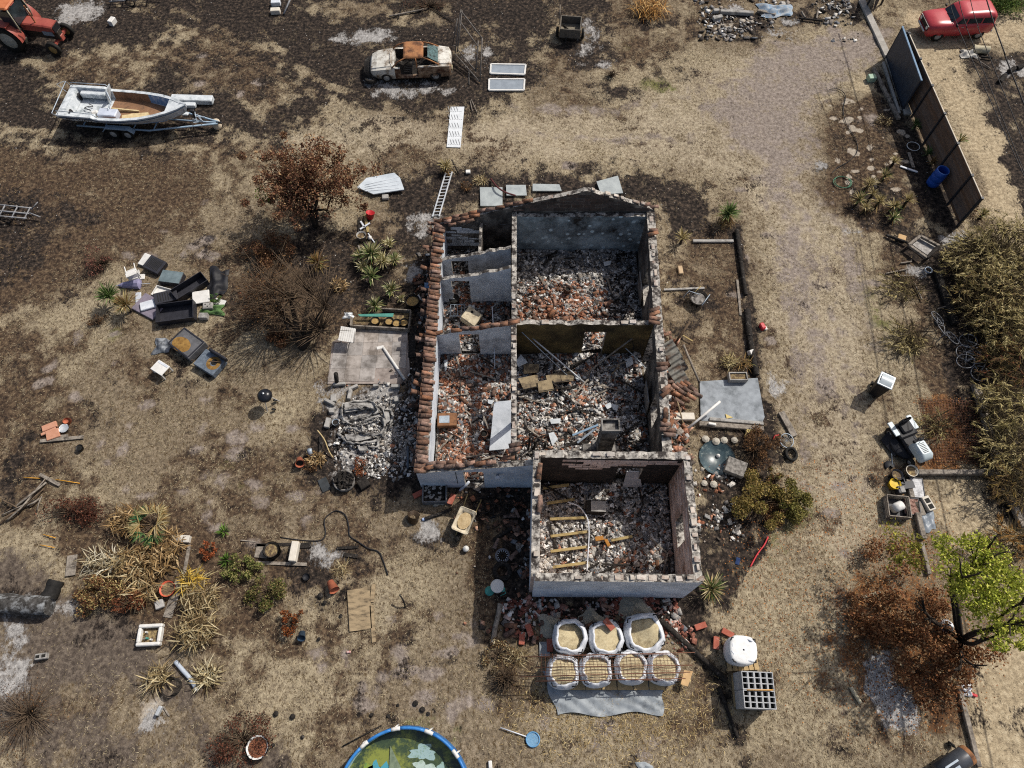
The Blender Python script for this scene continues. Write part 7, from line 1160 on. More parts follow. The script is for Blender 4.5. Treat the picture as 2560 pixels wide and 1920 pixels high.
# melted white moulding
def melted():
    c = T(10, 920, 360); t = thing('melted_hot_tub', 'collapsed melted white plastic tub on the burnt terrace', 'tub', c); M_W = pm('melted_white_plastic', '9c9994', 'c2bfba', 7, .8, .6, c3='3c3937', sc3=3.5, amt3=.46)
    loops = [((760, 170), (880, 150), (1010, 160), (1050, 240), (960, 280), (860, 300), (770, 320), (740, 230)), ((900, 350), (1000, 290), (1090, 290), (1110, 380), (1050, 440), (930, 420), (920, 370)), ((720, 430), (760, 390), (830, 380), (920, 420), (1050, 440), (1040, 490), (900, 510), (790, 500)), ((1090, 230), (1160, 230), (1180, 300), (1120, 400), (1090, 450)), ((900, 510), (940, 520), (950, 570), (920, 585), (890, 560)), ((1050, 440), (1050, 540), (960, 530)), ((780, 330), (840, 350), (900, 350)), ((1030, 190), (1100, 220), (1120, 300)), ((700, 430), (790, 470), (860, 480)), ((760, 230), (830, 210), (960, 200), (1050, 230))]
    for i, l in enumerate(loops):
        pts = smooth_pts([T(10, x, y, .18+.12*math.sin(x*.013+i))-c for x, y in (l+(l[0],) if i < 3 or i == 4 else l)], 4); mb = MB(); mb.tube(pts, .045 if i not in (6, 7) else .03, 6); mb.v = [(a+U(-.02, .02), b_+U(-.035, .035), max(.0, z+U(-.05, .05))) for a, b_, z in mb.v]; mb.build('melted_rim', M_W, t)
    for i, q in enumerate(((770, 440, 900, 430, 1010, 470, 880, 500, 790, 490), (760, 170, 1000, 165, 1040, 200, 900, 230, 770, 250), (890, 520, 945, 525, 940, 580, 900, 580), (1100, 240, 1150, 250, 1160, 320, 1110, 360))): mb = MB(); mb.plate([T(10, q[j], q[j+1], .16)-c for j in range(0, len(q), 2)], .06); mb.build('melted_sheet', M_W, t)
melted()
chips('ash_debris', 2600, (-6.9, 8.7, -3.7, 12.2), zg, .03, .15, palette((GRY, WHT, BLK), lambda x, y: np.stack([.6*one(x), .9*one(x), .5*one(x)])), 'white ash and charred scraps around the melted tub', 'ash', wf=lambda x, y: np.clip(1.5-np.hypot((x+5.2)/1.7, (y-10.4)/1.6), 0, 1))
for i, (x, y, sx, sy, rz) in enumerate(((815, 100, .14, .42, -.1), (675, 135, .22, .3, .1), (625, 345, .2, .4, -.15), (660, 240, .2, .2, 0), (725, 10, .5, .12, .1), (1040, 25, .22, .1, .1), (1210, 30, .36, .14, 0), (1220, 140, .2, .24, .1), (845, 40, .4, .12, .5), (640, 165, .5, .12, -.5))): mb = MB(); mb.box((0, 0, .09), (sx, sy, .18), bev=.015); item('burnt_block', ('tall grey block above the melted tub', 'grey block left of the melted tub', 'grey block with slots beside the melted tub', 'small square block left of the melted tub', 'grey kerb block at the terrace edge', 'small kerb block above the melted tub', 'kerb block near the west eaves', 'upright kerb block right of the melted tub', 'slanting block above the melted tub', 'slanting white bar left of the melted tub')[i], 'block', mb, M_CONC, T(10, x, y), rz)
pot('steel_pot', 'round steel pot half sunk in ash left of the melted tub', 'pot', T(10, 695, 345), .12, .14, .2, M_STEEL, M_CHAR); pot('tipped_pot', 'tipped brown flowerpot at the edge of the burnt terrace', 'flowerpot', T(10, 375, 650, .15), .12, .17, .32, M_TERRA, M_TYRE, tilt=(.9, .5, 0)); wire('tin_can', 'silver tube standing beside the tipped flowerpot', 'tube', [T(10, 475, 620, .02), T(10, 462, 565, .3)], .09, M_STEEL, 10); beam('charred_board', 'black charred board left of the melted tub', 'board', T(10, 560, 450), T(10, 560, 660), .14, .04, M_CHAR); wire('straw_rope', 'pale dead stem arching over charred board', 'stem', smooth_pts([T(10, 530, 400, .3), T(10, 590, 480, .3), T(10, 630, 580, .15), T(10, 665, 635, .03)]), .025, pm('dry_stem', 'a8946a', 'c2ae84', 6, .9, .2)); wire('downpipe', 'grey downpipe lying under the wing corner', 'pipe', [T(10, 1312, 540, .05), T(10, 1312, 730, .05)], .05, pm('slate_grey_pipe', '4a525c', '5f6873', 3, .5, 0), 8)
def basket():
    p = T(10, 770, 850); t = thing('charcoal_basket', 'burnt round basket heaped with charcoal', 'basket', p); mb = MB(); mb.lathe([(.38, 0), (.42, .25), (.36, .27), (.33, .05)], 20); mb.build('rim', pm('ashen_rim', '4a4744', '8f8b86', 6, .9, .3), t)
    for k in range(70): mb = MB(); a, q = U(0, 6.28), .36*U(0, 1)**.5; s = U(.05, .1); mb.box((q*math.cos(a), q*math.sin(a), .22+U(0, .1)), (s*1.8, s, s), (U(-1, 1), U(-1, 1), U(0, 3))); mb.build('charcoal', M_CHAR, t)
basket(); box_thing('dark_flap', 'dark folded flap beside the charcoal basket', 'flap', 10, 590, 870, (.35, .55, .03), .5, pm('dark_rubber', '2b2e30', '3c4043', 4, .6, .1)); box_thing('burnt_lump', 'burnt grey lump right of the charcoal basket', 'lump', 10, 930, 860, (.4, .4, .2), .6, M_CHAR)
# ================================================================ fence, gate and the east side
M_FW = pm('brown_fence_board', '5f4a3c', '7a6352', 7, .8, .15, stretch=(1, .25, 1), rnd=.1); M_ANTH = pm('anthracite_steel', '23262c', '30343b', 3, .5, .05); M_GATE = pm('dark_blue_grey_steel', '2b3340', '3a4452', 3, .45, .03)
def fence():
    t = thing('wooden_fence', 'brown board fence with dark steel posts along the lane', 'fence', (20.1, 26, 0)); o = Vector((20.1, 26, 0)); Y = [31.18, 29.36, 27.54, 25.71, 23.88, 22.0, 20.71]; X = lambda y: 19.78+(31.18-y)*.0575
    for i, y in enumerate(Y):
        mb = MB(); mb.box(Vector((X(y)-.02, y, .93))-o, (.09, .09, 1.9)); mb.build('post', M_ANTH, t); mb = MB(); mb.box(Vector((X(y)-.02, y, 1.9))-o, (.12, .12, .06)); mb.build('post_cap', M_ANTH, t)
        if i < len(Y)-1:
            y2 = Y[i+1]
            for k in range(12):
                p, q = Vector((X(y), y-.05, .1+k*.147)), Vector((X(y2), y2+.05, .1+k*.147)); d = q-p; mb = MB(); mb.box((p+q)/2-o+Vector((0, 0, .07)), (.025, d.length, .142), (0, 0, math.atan2(-d.x, d.y))); mb.build('board', M_FW, t)
            p, q = Vector((X(y), y, 1.87)), Vector((X(y2), y2, 1.87)); part_beam('top_rail', t, p, q, .05, .03, pm('pale_cap_rail', 'b5aa98', 'c9bfae', 4, .7, .1), o)
fence()
def gate():
    t = thing('sliding_gate', 'dark steel sliding gate standing in front of the fence', 'gate', (19.6, 29.85, 0)); mb = MB(); mb.box((0, 0, .97), (.045, 3.8, 1.7)); mb.build('leaf', M_GATE, t)
    mb = MB(); mb.box((0, 0, 1.83), (.08, 3.84, .05)); mb.build('top_rail', pm('blue_steel_rail', '4a6a85', '5f82a0', 3, .4, .02), t); mb = MB(); mb.box((0, 0, .1), (.1, 3.84, .08)); mb.build('bottom_rail', M_ANTH, t)
    for y in (-1.85, 1.85): mb = MB(); mb.box((0, y, .95), (.06, .06, 1.7)); mb.build('stile', M_ANTH, t)
    for y in (-1.2, 1.2): wheel(t, (0, y, .06), .06, .03, None, None, (1, 0, 0))
    mb = MB(); mb.box((.12, 1.6, 1.75), (.2, .2, .12), bev=.03); mb.build('motor', M_BLACK, t)
    for i, (a, b_, w_, th, lb) in enumerate((((19.3, 36.2), (19.72, 31.7), .36, .12, 'pale concrete gate track kerb across the entrance'), ((19.72, 31.6), (19.75, 27.6), .36, .12, 'concrete kerb under the sliding gate'), ((19.35, 31.3), (19.32, 27.65), .12, .14, 'narrow concrete edging in front of the gate'))): beam('gate_kerb', lb, 'kerb', Vector((*a, 0)), Vector((*b_, 0)), w_, th, pm('pale_kerb', '8f8a82', 'aea9a1', 4, .95, .2))
    beam('timber_sleeper', 'weathered timber beam lying beside the gate', 'beam', T(4, 905, 600), T(4, 1125, 1040), .18, .14, M_GREYWOOD)
    t2 = thing('side_gate', 'corner of a second dark gate panel at the top edge', 'gate', T(4, 900, 90)); o = T(4, 900, 90)
    for x in (850, 975): pp = T(4, x, 40 if x > 900 else 60)-o; mb = MB(); mb.box(pp+Vector((0, 0, .9)), (.08, .08, 1.8)); mb.build('post', M_ANTH, t2)
    p, q = T(4, 900, 120), T(4, 960, -140)
    part_beam('panel', t2, p+Vector((0, 0, .95)), q+Vector((0, 0, .95)), .04, 1.7, M_FW, o); part_beam('rail', t2, p+Vector((0, 0, 1.83)), q+Vector((0, 0, 1.83)), .08, .06, M_ANTH, o)
gate()
def barrel():
    p = T(4, 1415, 1590); t = thing('plastic_barrel', 'open blue plastic barrel leaning against the fence', 'barrel', p, 0, None, rot=(0, .06, 0)); mb = MB(); mb.lathe([(0, 0), (.26, 0), (.29, .08), (.3, .3), (.285, .33), (.3, .36), (.3, .62), (.285, .65), (.3, .68), (.28, .92), (.25, .94), (.24, .9), (.26, .6), (.25, .05), (0, .05)], 24); mb.build('drum', M_BLUEPL, t); mb = MB(); mb.lathe([(.245, .92), (.27, .95), (.285, .92)], 24); mb.build('rim', pm('light_blue_rim', '4a74c0', '6a8fd2', 3, .4, 0), t)
barrel()
wire('white_hoop', 'white plastic hoop lying in the fence shadow', 'hoop', [(T(4, 1253, 1268)+Vector((.3*math.cos(i/24*2*PI), .28*math.sin(i/24*2*PI), .03))) for i in range(25)], .018, M_PLASTW); wire('green_hose', 'green hose coil beside the yuccas', 'hose', [(T(4, 642, 1580)+Vector((.48*math.cos(i*.45)*(1-.01*i), .36*math.sin(i*.45), .02+.002*i))) for i in range(30)], .016, pm('green_hose', '3a6a50', '4f8266', 3, .6, 0)); wire('black_hose', 'long dark hose winding through the stony bed', 'hose', smooth_pts([T(4, *q, .03) for q in ((530, 775), (610, 770), (670, 830), (650, 950), (680, 1080), (760, 1210), (770, 1310), (700, 1390), (600, 1450), (550, 1500))]), .018, M_BLACK)
box_thing('green_box', 'pale green box with a lid at the foot of the gate', 'box', 4, 895, 675, (.38, .34, .28), .1, pm('pale_green_box', '8aa58c', 'a3baa4', 3, .5, .05)); beam('grey_plank', 'short grey plank below the white hoop', 'plank', T(4, 1215, 1320), T(4, 1255, 1450), .14, .04, M_GREYWOOD); beam('white_stick', 'white stick lying near the yuccas', 'stick', T(4, 1140, 1440), T(4, 1290, 1490), .1, .05, M_PAPER)
for i, (y0, y1, z, lb) in enumerate((((1565, 0), (1720, 420), 5.2, 'leftmost overhead cable crossing the red car'), ((1650, 0), (1790, 430), 5.2, 'second overhead cable crossing the red car'), ((1750, 0), (1890, 430), 5.2, 'third overhead cable crossing the red car'), ((1890, 0), (2212, 900), 5.2, 'thick overhead cable at the top right corner'))):
    p, q = T(4, *y0, z), T(4, *y1, z); d = q-p; wire('overhead_cable', lb, 'cable', smooth_pts([p-d*1.2+Vector((0, 0, .5)), p, (p+q)/2-Vector((0, 0, .05)), q, q+d*4+Vector((0, 0, .7))]), .016 if i < 3 else .028, M_BLACK)
# neighbour's burnt strip
log('pale_log', 'pale bleached log at the lane edge near the red car', T(4, 1770, 420, .15), T(4, 1905, 435, .12), .2, pm('bleached_wood', 'a39a82', 'bfb69c', 5, .9, .3)); wire('shovel_handle', 'long pole with pinkish blade on the burnt strip', 'shovel', [T(4, 1770, 490, .1), T(4, 1920, 590, .05)], .025, M_GREYWOOD); cloth('rag_heap', 'heap of pale rags at the lane edge', 'rags', T(4, 1725, 470), .4, .3, .25, pm('pale_rags', 'a8a49c', 'cbc7be', 9, .9, .4), 12)
for i, (a, b_) in enumerate((((2000, 710), (2050, 650)), ((2080, 620), (2130, 590)), ((2150, 590), (2200, 570)), ((1840, 490), (1940, 500)))): log('charred_stub', ('leftmost', 'middle', 'rightmost', 'upper thin')[i]+' charred stub on the burnt strip beyond the lane', T(4, *a, .08), T(4, *b_, .08), .12 if i < 3 else .05, M_CHAR, 8)
# garden edge beam and things east of the house
for i, (a, b_, r_) in enumerate((((1940, 330), (1980, 600), .1), ((1975, 590), (2020, 890), .09), ((2030, 1020), (2050, 1250), .14), ((2050, 1240), (2110, 1580), .12))): log('charred_beam', ('north end of', 'second piece of', 'third piece of', 'south end of')[i]+' the charred garden edging beam', T(7, *a, .1), T(7, *b_, .1), r_, M_CHAR, 8)
beam('grey_plank', 'bleached plank along the charred edging beam', 'plank', T(7, 1945, 760), T(7, 1975, 1070), .1, .04, M_GREYWOOD); beam('brick_edge', 'low ash-grey edging south of the lone yucca', 'edging', T(7, 1560, 430), T(7, 1910, 430), .14, .1, M_CONC); beam('brick_edge', 'low edging below the fire bowl', 'edging', T(7, 1310, 850), T(7, 1660, 835), .1, .08, M_CONC)
def firebowl():
    p = T(7, 1610, 920, .25); t = thing('fire_bowl', 'round iron fire bowl with ash and two tools', 'fire bowl', (p.x, p.y, 0)); mb = MB(); mb.lathe([(0, .1), (.2, .12), (.34, .22), (.4, .34), (.385, .34), (.3, .22), (0, .16)], 24); mb.build('bowl', M_CHAR, t); mb = MB(); mb.lathe([(0, .24), (.3, .24)], 16); mb.build('ash', M_BED, t)
    for a in (.5, 2.6, 4.7): mb = MB(); mb.cyl((.2*math.cos(a), .2*math.sin(a), .14), (.26*math.cos(a), .26*math.sin(a), 0), .02); mb.build('leg', M_CHAR, t)
    q = lambda x, y, z: T(7, x, y, z)-Vector((p.x, p.y, 0)); mb = MB(); mb.tube([q(1480, 910, .2), q(1530, 855, .4), q(1620, 885, .36)], .02, 5); mb.build('tongs', M_STEEL, t)
    for a, b_, m in (((1580, 865), (1630, 815), M_FRESH), ((1640, 980), (1710, 885), M_STEEL)): mb = MB(); mb.tube([q(*a, .36), q(*b_, .38)], .022, 5); mb.build('tool', m, t)
firebowl(); box_thing('pale_brick', 'single pale brick on the grass east of the house', 'brick', 7, 1455, 675, (.2, .42, .12), .05, pm('tan_brick', 'a88f72', 'c0a888', 5, .9, .2))
slab('concrete_pad', 'grey concrete pad with a planter trough on it', 'pad', TP(7, 1620, 1640, 2120, 1610)+TP(11, 2180, 290, 2150, 360, 1630, 320), .03, pm('blue_grey_pad', '7f8489', '9aa0a5', 3, .95, .2, c3='62676b', sc3=1.3, amt3=.35)).location.z = .012
def trough():
    p = T(7, 1950, 1600, .2); t = thing('planter_trough', 'rectangular grey planter trough of dry soil', 'planter', (p.x, p.y, .03)); mb = MB()
    for dx, dy, sx, sy in ((0, .16, .74, .04), (0, -.16, .74, .04), (-.35, 0, .04, .279), (.35, 0, .04, .279)): mb.box((dx, dy, .14), (sx, sy, .28))
    mb.build('box', M_CONC, t); mb = MB(); mb.box((0, 0, .12), (.66, .28, .2)); mb.build('soil', M_SOILD, t)
trough()
def toy():
    p = T(7, 2155, 1175); t = thing('red_can', 'red and white canister beside the charred edging', 'canister', p, .3); mb = MB(); mb.box((0, 0, .12), (.2, .3, .22), bev=.04); mb.build('body', pm('red_plastic', 'b02a30', 'c43a40', 3, .4, 0), t); mb = MB(); mb.box((.12, -.08, .06), (.14, .2, .1), bev=.03); mb.build('base', M_PLASTW, t)
toy(); box_thing('white_lantern', 'small white lantern glass by the charred edging', 'lantern', 7, 2055, 1380, (.22, .2, .22), .5, M_PLASTW, (.4, .2))
# collapsed eaves strip east of the middle room
def eaves():
    for i, (a, b_, c, d) in enumerate((((1330, 1450), (1430, 1310), .9, .25), ((1380, 1560), (1480, 1400), .7, .22), ((1370, 1640), (1500, 1520), .6, .22))):
        p = (T(7, *a, c)+T(7, *b_, d))/2; mb = MB(); n = 24; mb.grid(lambda u, v: (.9*(u-.5), .55*(v-.5), .035*math.sin(u*n)), 36, 3); item('corrugated_sheet', ('uppermost', 'middle', 'lowest')[i]+' corrugated sheet hanging from the east wall', 'sheet', mb, pm('dusty_corrugated', '6b6a64', '8f8d85', 5, .7, .2, c3='5a4436', sc3=2, amt3=.35), p, 0, (.35, .5, -.9))
    wire('fallen_rafter', 'grey rafter leaning from the east wall to the ground', 'rafter', [T(7, 1480, 1320, .9), T(7, 1620, 1650, .2)], .05, M_GREYWOOD); wire('fallen_rafter', 'burnt splintered rafter beside the east wall', 'rafter', [T(7, 1400, 1320, .3), T(7, 1540, 1120, .9)], .05, M_TWIG); beam('tan_lath', 'tan lath on the shard heap east of the house', 'lath', T(7, 1475, 1240, .1), T(7, 1560, 1290, .1), .06, .03, M_FRESH)
    for i, (a, b_) in enumerate((((1430, 90), (1560, 40)), ((1440, 150), (1600, 90)), ((1420, 30), (1520, 0)))):
        for k in range(4): p = T(11, a[0]+(b_[0]-a[0])*k/3, a[1]+(b_[1]-a[1])*k/3, .5); o = link('fallen_tile', TM[k % 2], None, p, rot=(.4, .3, -.5+U(-.1, .1))); tag(o, 'roof tile in the strip hanging off the east wall', 'roof tile', 'tiles in the strip hanging off the east wall')
    wire('fallen_rafter', 'brown curved batten under the hanging tile strip', 'batten', smooth_pts([T(11, 1420, 120, .6), T(11, 1450, 230, .4), T(11, 1480, 350, .05)]), .03, M_OLDWOOD); box_thing('stone_sink', 'pale stone trough below the hanging tile strip', 'trough', 11, 1480, 285, (.85, .3, .22), 0, pm('pale_stone', 'c0b8aa')); wire('white_pole', 'white plastic pole leaning over the grey pad', 'pole', [T(11, 1510, 390, .15), T(11, 1620, 300, .35), T(11, 1800, 150, .7)], .05, M_PLASTW, 8)
    beam('grey_beam', 'long grey beam lying below the concrete pad', 'beam', T(11, 1610, 350), T(11, 2165, 395), .2, .16, M_GREYWOOD); beam('grey_beam', 'thinner grey beam behind the long beam', 'beam', T(11, 1700, 310), T(11, 2165, 350), .14, .14, M_CONC); slab('yellow_board', 'yellow board scrap at the end of the long beam', 'board', quad(11, 2030, 370, 2105, 390, 2060, 470, 2000, 470), .03, pm('yellow_board', 'b8a468', 'cdb97e', 4, .8, .1), .12); slab('yellow_board', 'small yellow scrap on the concrete pad', 'board', quad(11, 1840, 265, 1905, 295, 1850, 305), .03, _mats['yellow_board'], .05); box_thing('glass_jar', 'white jar on the long grey beam', 'jar', 11, 1720, 360, (.3, .1, .1), -.2, M_PLASTW, (0, 0), None, .17)
    mb = MB(); mb.lathe([(0, 0), (.95, 0), (1, .05)], 20, sx=.7, sy=.72); item('pond_liner', 'dark blue-green pond with a sagging liner', 'pond', mb, pm('pond_liner', '2c3a40', '43545a', 3, .3, .2, c3='8a9490', sc3=4, amt3=.25), T(11, 1770, 640), .3).location.z = .02
    mb = MB(); mb.lathe([(0, .1), (.07, .06), (.08, 0)], 10); item('pond_float', 'white ball floating in the dark pond', 'float', mb, M_PLASTW, T(11, 1780, 622, .05)); box_thing('square_planter', 'square planter of pale ash beside the pond', 'planter', 11, 1930, 720, (.75, .6, .35), -.4, pm('ash_planter', '55514c', '9a958e', 9, .9, .5), (.1, 0))
    for i, (x, y) in enumerate(((1760, 500), (1670, 480), (1830, 490), (1660, 860), (1740, 870), (1920, 490))): mb = MB(); s = U(.1, .17); mb.lathe([(0, 0), (s, .02), (s*1.05, s*.5), (s*.5, s*.9), (0, s*.95)], 7, smooth=False); item('pond_stone', 'rounded pale stone at the pond edge', 'stone', mb, pm('pale_stone2', '9c968a', 'b9b3a6', 6, .9, .3), T(11, x, y), U(0, 3), group='stones round the pond')
    box_thing('solar_lamp', 'small dark solar panel in the scorched bed', 'solar lamp', 11, 1950, 1530, (.16, .26, .04), -.3, pm('solar_blue', '2b3a5c', '3a4a70', 8, .2, 0), (.3, 0)); wire('red_tape', 'red plastic tape along the burnt bed edge', 'tape', smooth_pts([T(11, 2060, 1580, .04), T(11, 2120, 1470, .04), T(11, 2180, 1390, .04), T(11, 2212, 1320, .04)]), .03, pm('red_tape', 'b8343a', 'cc454a', 3, .5, 0)); wire('red_tape', 'red scrap of tape beside the bicycle wheel', 'tape', [T(12, 45, 480, .04), T(12, 60, 445, .04), T(12, 100, 440, .04)], .03, _mats['red_tape'])
eaves()
# --- drive side: bin, plank, wheel, tyre
def bin_():
    p = G(2080+.1085*940, 880+.1085*1030); t = thing('wheelie_bin', 'black wheelie bin with grey lid standing on the drive', 'bin', p+Vector((.12, .22, 0)), R(-30)); mb = MB(); mb.loft([rrect(-.2, .2, .24, .05, .05), rrect(-.27, .27, .28, .98, .05)]); mb.build('body', M_BLACK, t); mb = MB(); mb.box((0, 0, 1.02), (.6, .62, .05), bev=.03); mb.grid(lambda u, v: ((u-.5)*.46, (v-.5)*.5, 1.05+.06*math.sin(v*PI)), 6, 8); mb.build('lid', pm('light_grey_lid', '9aa3a8', 'b5bdc1', 2, .3, 0), t); mb = MB(); mb.cyl((-.2, .34, 1.0), (.2, .34, 1.0), .025); mb.build('handle', M_BLACK, t)
    for s in (1, -1): wheel(t, (s*.24, .24, .1), .1, .06, None, None, (1, 0, 0))
bin_(); beam('plank', 'thick grey plank lying beside the drive', 'plank', T(12, 110, 245), T(12, 225, 455), .26, .08, M_GREYWOOD)
p = T(12, 160, 490, .05); t = thing('bicycle_wheel', 'loose bicycle wheel beside the drive', 'bicycle wheel', p, rot=(.15, 0, 0)); mb = MB(); mb.tube([(.26*math.cos(i/24*2*PI), .28*math.sin(i/24*2*PI), .02) for i in range(24)], .02, 5, closed=True); mb.build('rim', M_STEEL, t); mb = MB(); [mb.tube([(0, 0, .04), (.25*math.cos(k), .27*math.sin(k), .02)], .004, 3) for k in np.arange(0, 6.2, .42)]; mb.build('spokes', M_STEEL, t)
wire('car_tyre', 'small black tyre below the loose bicycle wheel', 'tyre', [(T(12, 195, 610)+Vector((.2*math.cos(i/20*2*PI), .25*math.sin(i/20*2*PI), .07))) for i in range(21)], .06, M_TYRE, 8)
# rusty mesh on the ground, sleepers, crates
def rmesh():
    c = T(12, 1640, 420); t = thing('rusty_mesh', 'large rusty reinforcing mesh lying flat beside the reeds', 'mesh', c); P = [T(12, *q)-c for q in ((1290, 130), (1800, 150), (1880, 690), (1400, 690))]
    f = lambda u, v: (P[0]*(1-u)+P[1]*u)*(1-v)+(P[3]*(1-u)+P[2]*u)*v
    for k in range(21): u = k/20; mb = MB(); mb.tube([f(u, v/4)+Vector((0, 0, .03+U(0, .02))) for v in range(5)], .008, 4); mb.build('long_wire', M_REBAR, t)
    for k in range(25): v = k/24; mb = MB(); mb.tube([f(u/4, v)+Vector((0, 0, .04+U(0, .02))) for u in range(5)], .008, 4); mb.build('cross_wire', M_REBAR, t)
rmesh()
for i, (a, b_, w_, th) in enumerate((((1240, 775), (1965, 775), .2, .24), ((1195, 830), (1235, 990), .18, .16), ((1275, 1120), (1330, 1345), .2, .2), ((1315, 1380), (1380, 1650), .14, .16), ((2030, 880), (2190, 1240), .25, .2), ((1280, 1020), (1330, 1140), .25, .1))): beam('timber_sleeper', ('long horizontal sleeper below the rusty mesh', 'short sleeper under the crates', 'grey sleeper running down from the crates', 'thin board edging the sandy plot', 'sleeper along the right edge of the sandy plot', 'slate-grey board beside the charred tray')[i], 'sleeper', T(12, *a), T(12, *b_), w_, th, M_GREYWOOD)
beam('timber_sleeper', 'board edging below the half-green tree', 'sleeper', T(16, 1630, 930), T(16, 1810, 1650), .16, .14, M_GREYWOOD); beam('timber_sleeper', 'burnt dark beam under the reed bank', 'beam', T(8, 1450, 690), T(8, 1610, 1150), .3, .16, M_CHAR); beam('timber_sleeper', 'grey beam continuing under the reeds', 'beam', T(12, 1780, 20), T(12, 1990, 720), .3, .2, M_GREYWOOD)
def crate():
    p = T(12, 1115, 1065, .2); t = thing('slatted_crate', 'grey slatted crate holding a white outboard cover', 'crate', (p.x, p.y, 0), -.1)
    for dx, dy, sx, sy in ((0, .4, .8, .03), (0, -.4, .8, .03), (-.4, 0, .03, .77), (.4, 0, .03, .77)):
        for k in range(3): mb = MB(); mb.box((dx, dy, .07+k*.13), (sx, sy, .1)); mb.build('slat', M_GREYWOOD, t)
    mb = MB(); mb.box((0, 0, .015), (.78, .76, .02)); mb.build('bottom', M_DARKPL, t); mb = MB(); mb.loft([rrect(-.2, .22, .15, .02, .1), rrect(-.22, .24, .17, .3, .12), rrect(-.16, .16, .12, .4, .09), rrect(-.06, .06, .04, .43, .03)]); item('engine_cowl', 'rounded white outboard engine cover inside the crate', 'cover', mb, M_PLASTW, (p.x, p.y, .03), .4)
crate()
def tray(nm, lb, k_, x, y, sx, sy, rz, fill): box_thing(nm, lb, 'tray', k_, x, y, (sx, sy, .12), rz, M_DARKPL, (0, 0), lambda t, a, b_, c: MB().box((0, 0, .06), (a*.92, b_*.92, .08)).build('contents', fill, t) and None, 0, True)
tray('charred_tray', 'dark tray of rusty scraps right of the slatted crate', 12, 1235, 1060, .62, .66, -.1, pm('rusty_scraps', '4a2c22', 'a8877a', 12, .9, .9)); tray('foil_tray', 'dark tray of silver melted foil beside the sleeper', 12, 1285, 900, .5, .8, -.1, pm('melted_foil', '77777a', 'c2c2c4', 7, .4, .9)); beam('dark_shelf', 'black board laid across the short sleeper', 'board', T(12, 1120, 885, .17), T(12, 1260, 865, .17), .28, .03, M_DARKPL)
pot('dark_planter', 'empty dark round planter left of the crates', 'planter', T(12, 1088, 805), .18, .22, .3, M_DARKPL, M_SOILD); pot('yellow_bucket', 'bright yellow bucket beside the dark planter', 'bucket', T(12, 1070, 880), .17, .22, .28, pm('yellow_bucket', 'c9a821', 'dcbc30', 3, .45, 0), pm('yellow_liner', 'd6bc4a', 'c7a52c', 8, .6, .2)); pot('stone_pot', 'pale round pot at the corner of the long sleeper', 'pot', T(12, 1215, 770), .2, .24, .3, pm('pale_stone', 'c0b8aa'), M_SOILD); box_thing('square_pot', 'square black plant pot beside the yellow bucket', 'pot', 12, 1140, 845, (.26, .26, .24), .05, M_DARKPL, (0, 0), None, 0, True); box_thing('grey_cube', 'grey-topped cube pot below the yellow bucket', 'pot', 12, 1140, 920, (.28, .28, .28), .1, M_DARKPL, (0, 0), lambda t, a, b_, c: MB().box((.04, 0, c+.006), (.16, .22, .01)).build('top', M_CONC, t) and None)
box_thing('hollow_block', 'pale hollow block with two cavities right of the trays', 'block', 12, 1380, 1035, (.3, .56, .2), .32, pm('pale_stone', 'c0b8aa'), (0, 0), lambda t, a, b_, c: [MB().box((0, dy, c+.002), (a*.62, .18, .006)).build('cavity', M_TYRE, t) for dy in (-.13, .1)] and None); cloth('grey_liner', 'grey crumpled plastic sheet below the hollow block', 'sheet', T(12, 1370, 1180), .28, .38, .1, pm('grey_liner', '6f777f', '8f979f', 5, .4, .2), 14)
# burnt frame and wheel by the reeds
def burnt_frame():
    c = T(8, 1330, 480, .2); t = thing('burnt_crate', 'burnt timber box frame at the end of the fence', 'frame', (c.x, c.y, 0)); o = Vector((c.x, c.y, 0))
    for a, b_ in (((1215, 460), (1315, 380)), ((1315, 380), (1480, 470)), ((1480, 470), (1370, 570)), ((1215, 460), (1370, 570))): part_beam('timber', t, T(8, *a, .3), T(8, *b_, .3), .13, .13, M_GREYWOOD if a[0] < 1320 else M_CHAR, o)
    mb = MB(); mb.plate([T(8, *q, .1)-o for q in ((1240, 460), (1320, 400), (1450, 470), (1370, 550))], .06); mb.build('ash', pm('ash_fill', '77736f', 'bdb9b4', 9, .95, .8), t)
    log('charred_beam', 'charred pole in front of the burnt frame', T(8, 1020, 370, .08), T(8, 1210, 440, .15), .06, M_CHAR, 7); box_thing('tan_box', 'tan box lid beside the burnt frame', 'box', 8, 1155, 395, (.36, .3, .12), -.4, pm('tan_card', 'b08f66')); wire('cart_wheel', 'small burnt wheel beside the reeds', 'wheel', [(T(8, 1382, 680)+Vector((.15*math.cos(i/16*2*PI), .15*math.sin(i/16*2*PI), .05))) for i in range(17)], .035, M_STEEL, 6)
    for i, (a, b_) in enumerate((((1015, 705), (1210, 665)), ((1090, 720), (1260, 725)), ((1265, 790), (1330, 930)), ((1465, 1010), (1615, 965)), ((1145, 615), (1240, 600)))): log('branch', ('upper of two sticks on the grass by the reeds', 'lower of two sticks on the grass by the reeds', 'leaning pale stick by the reeds', 'white stick across the burnt beam', 'short split log by the burnt frame')[i], T(8, *a, .05), T(8, *b_, .06), .035, M_GREYWOOD, 6)
burnt_frame()
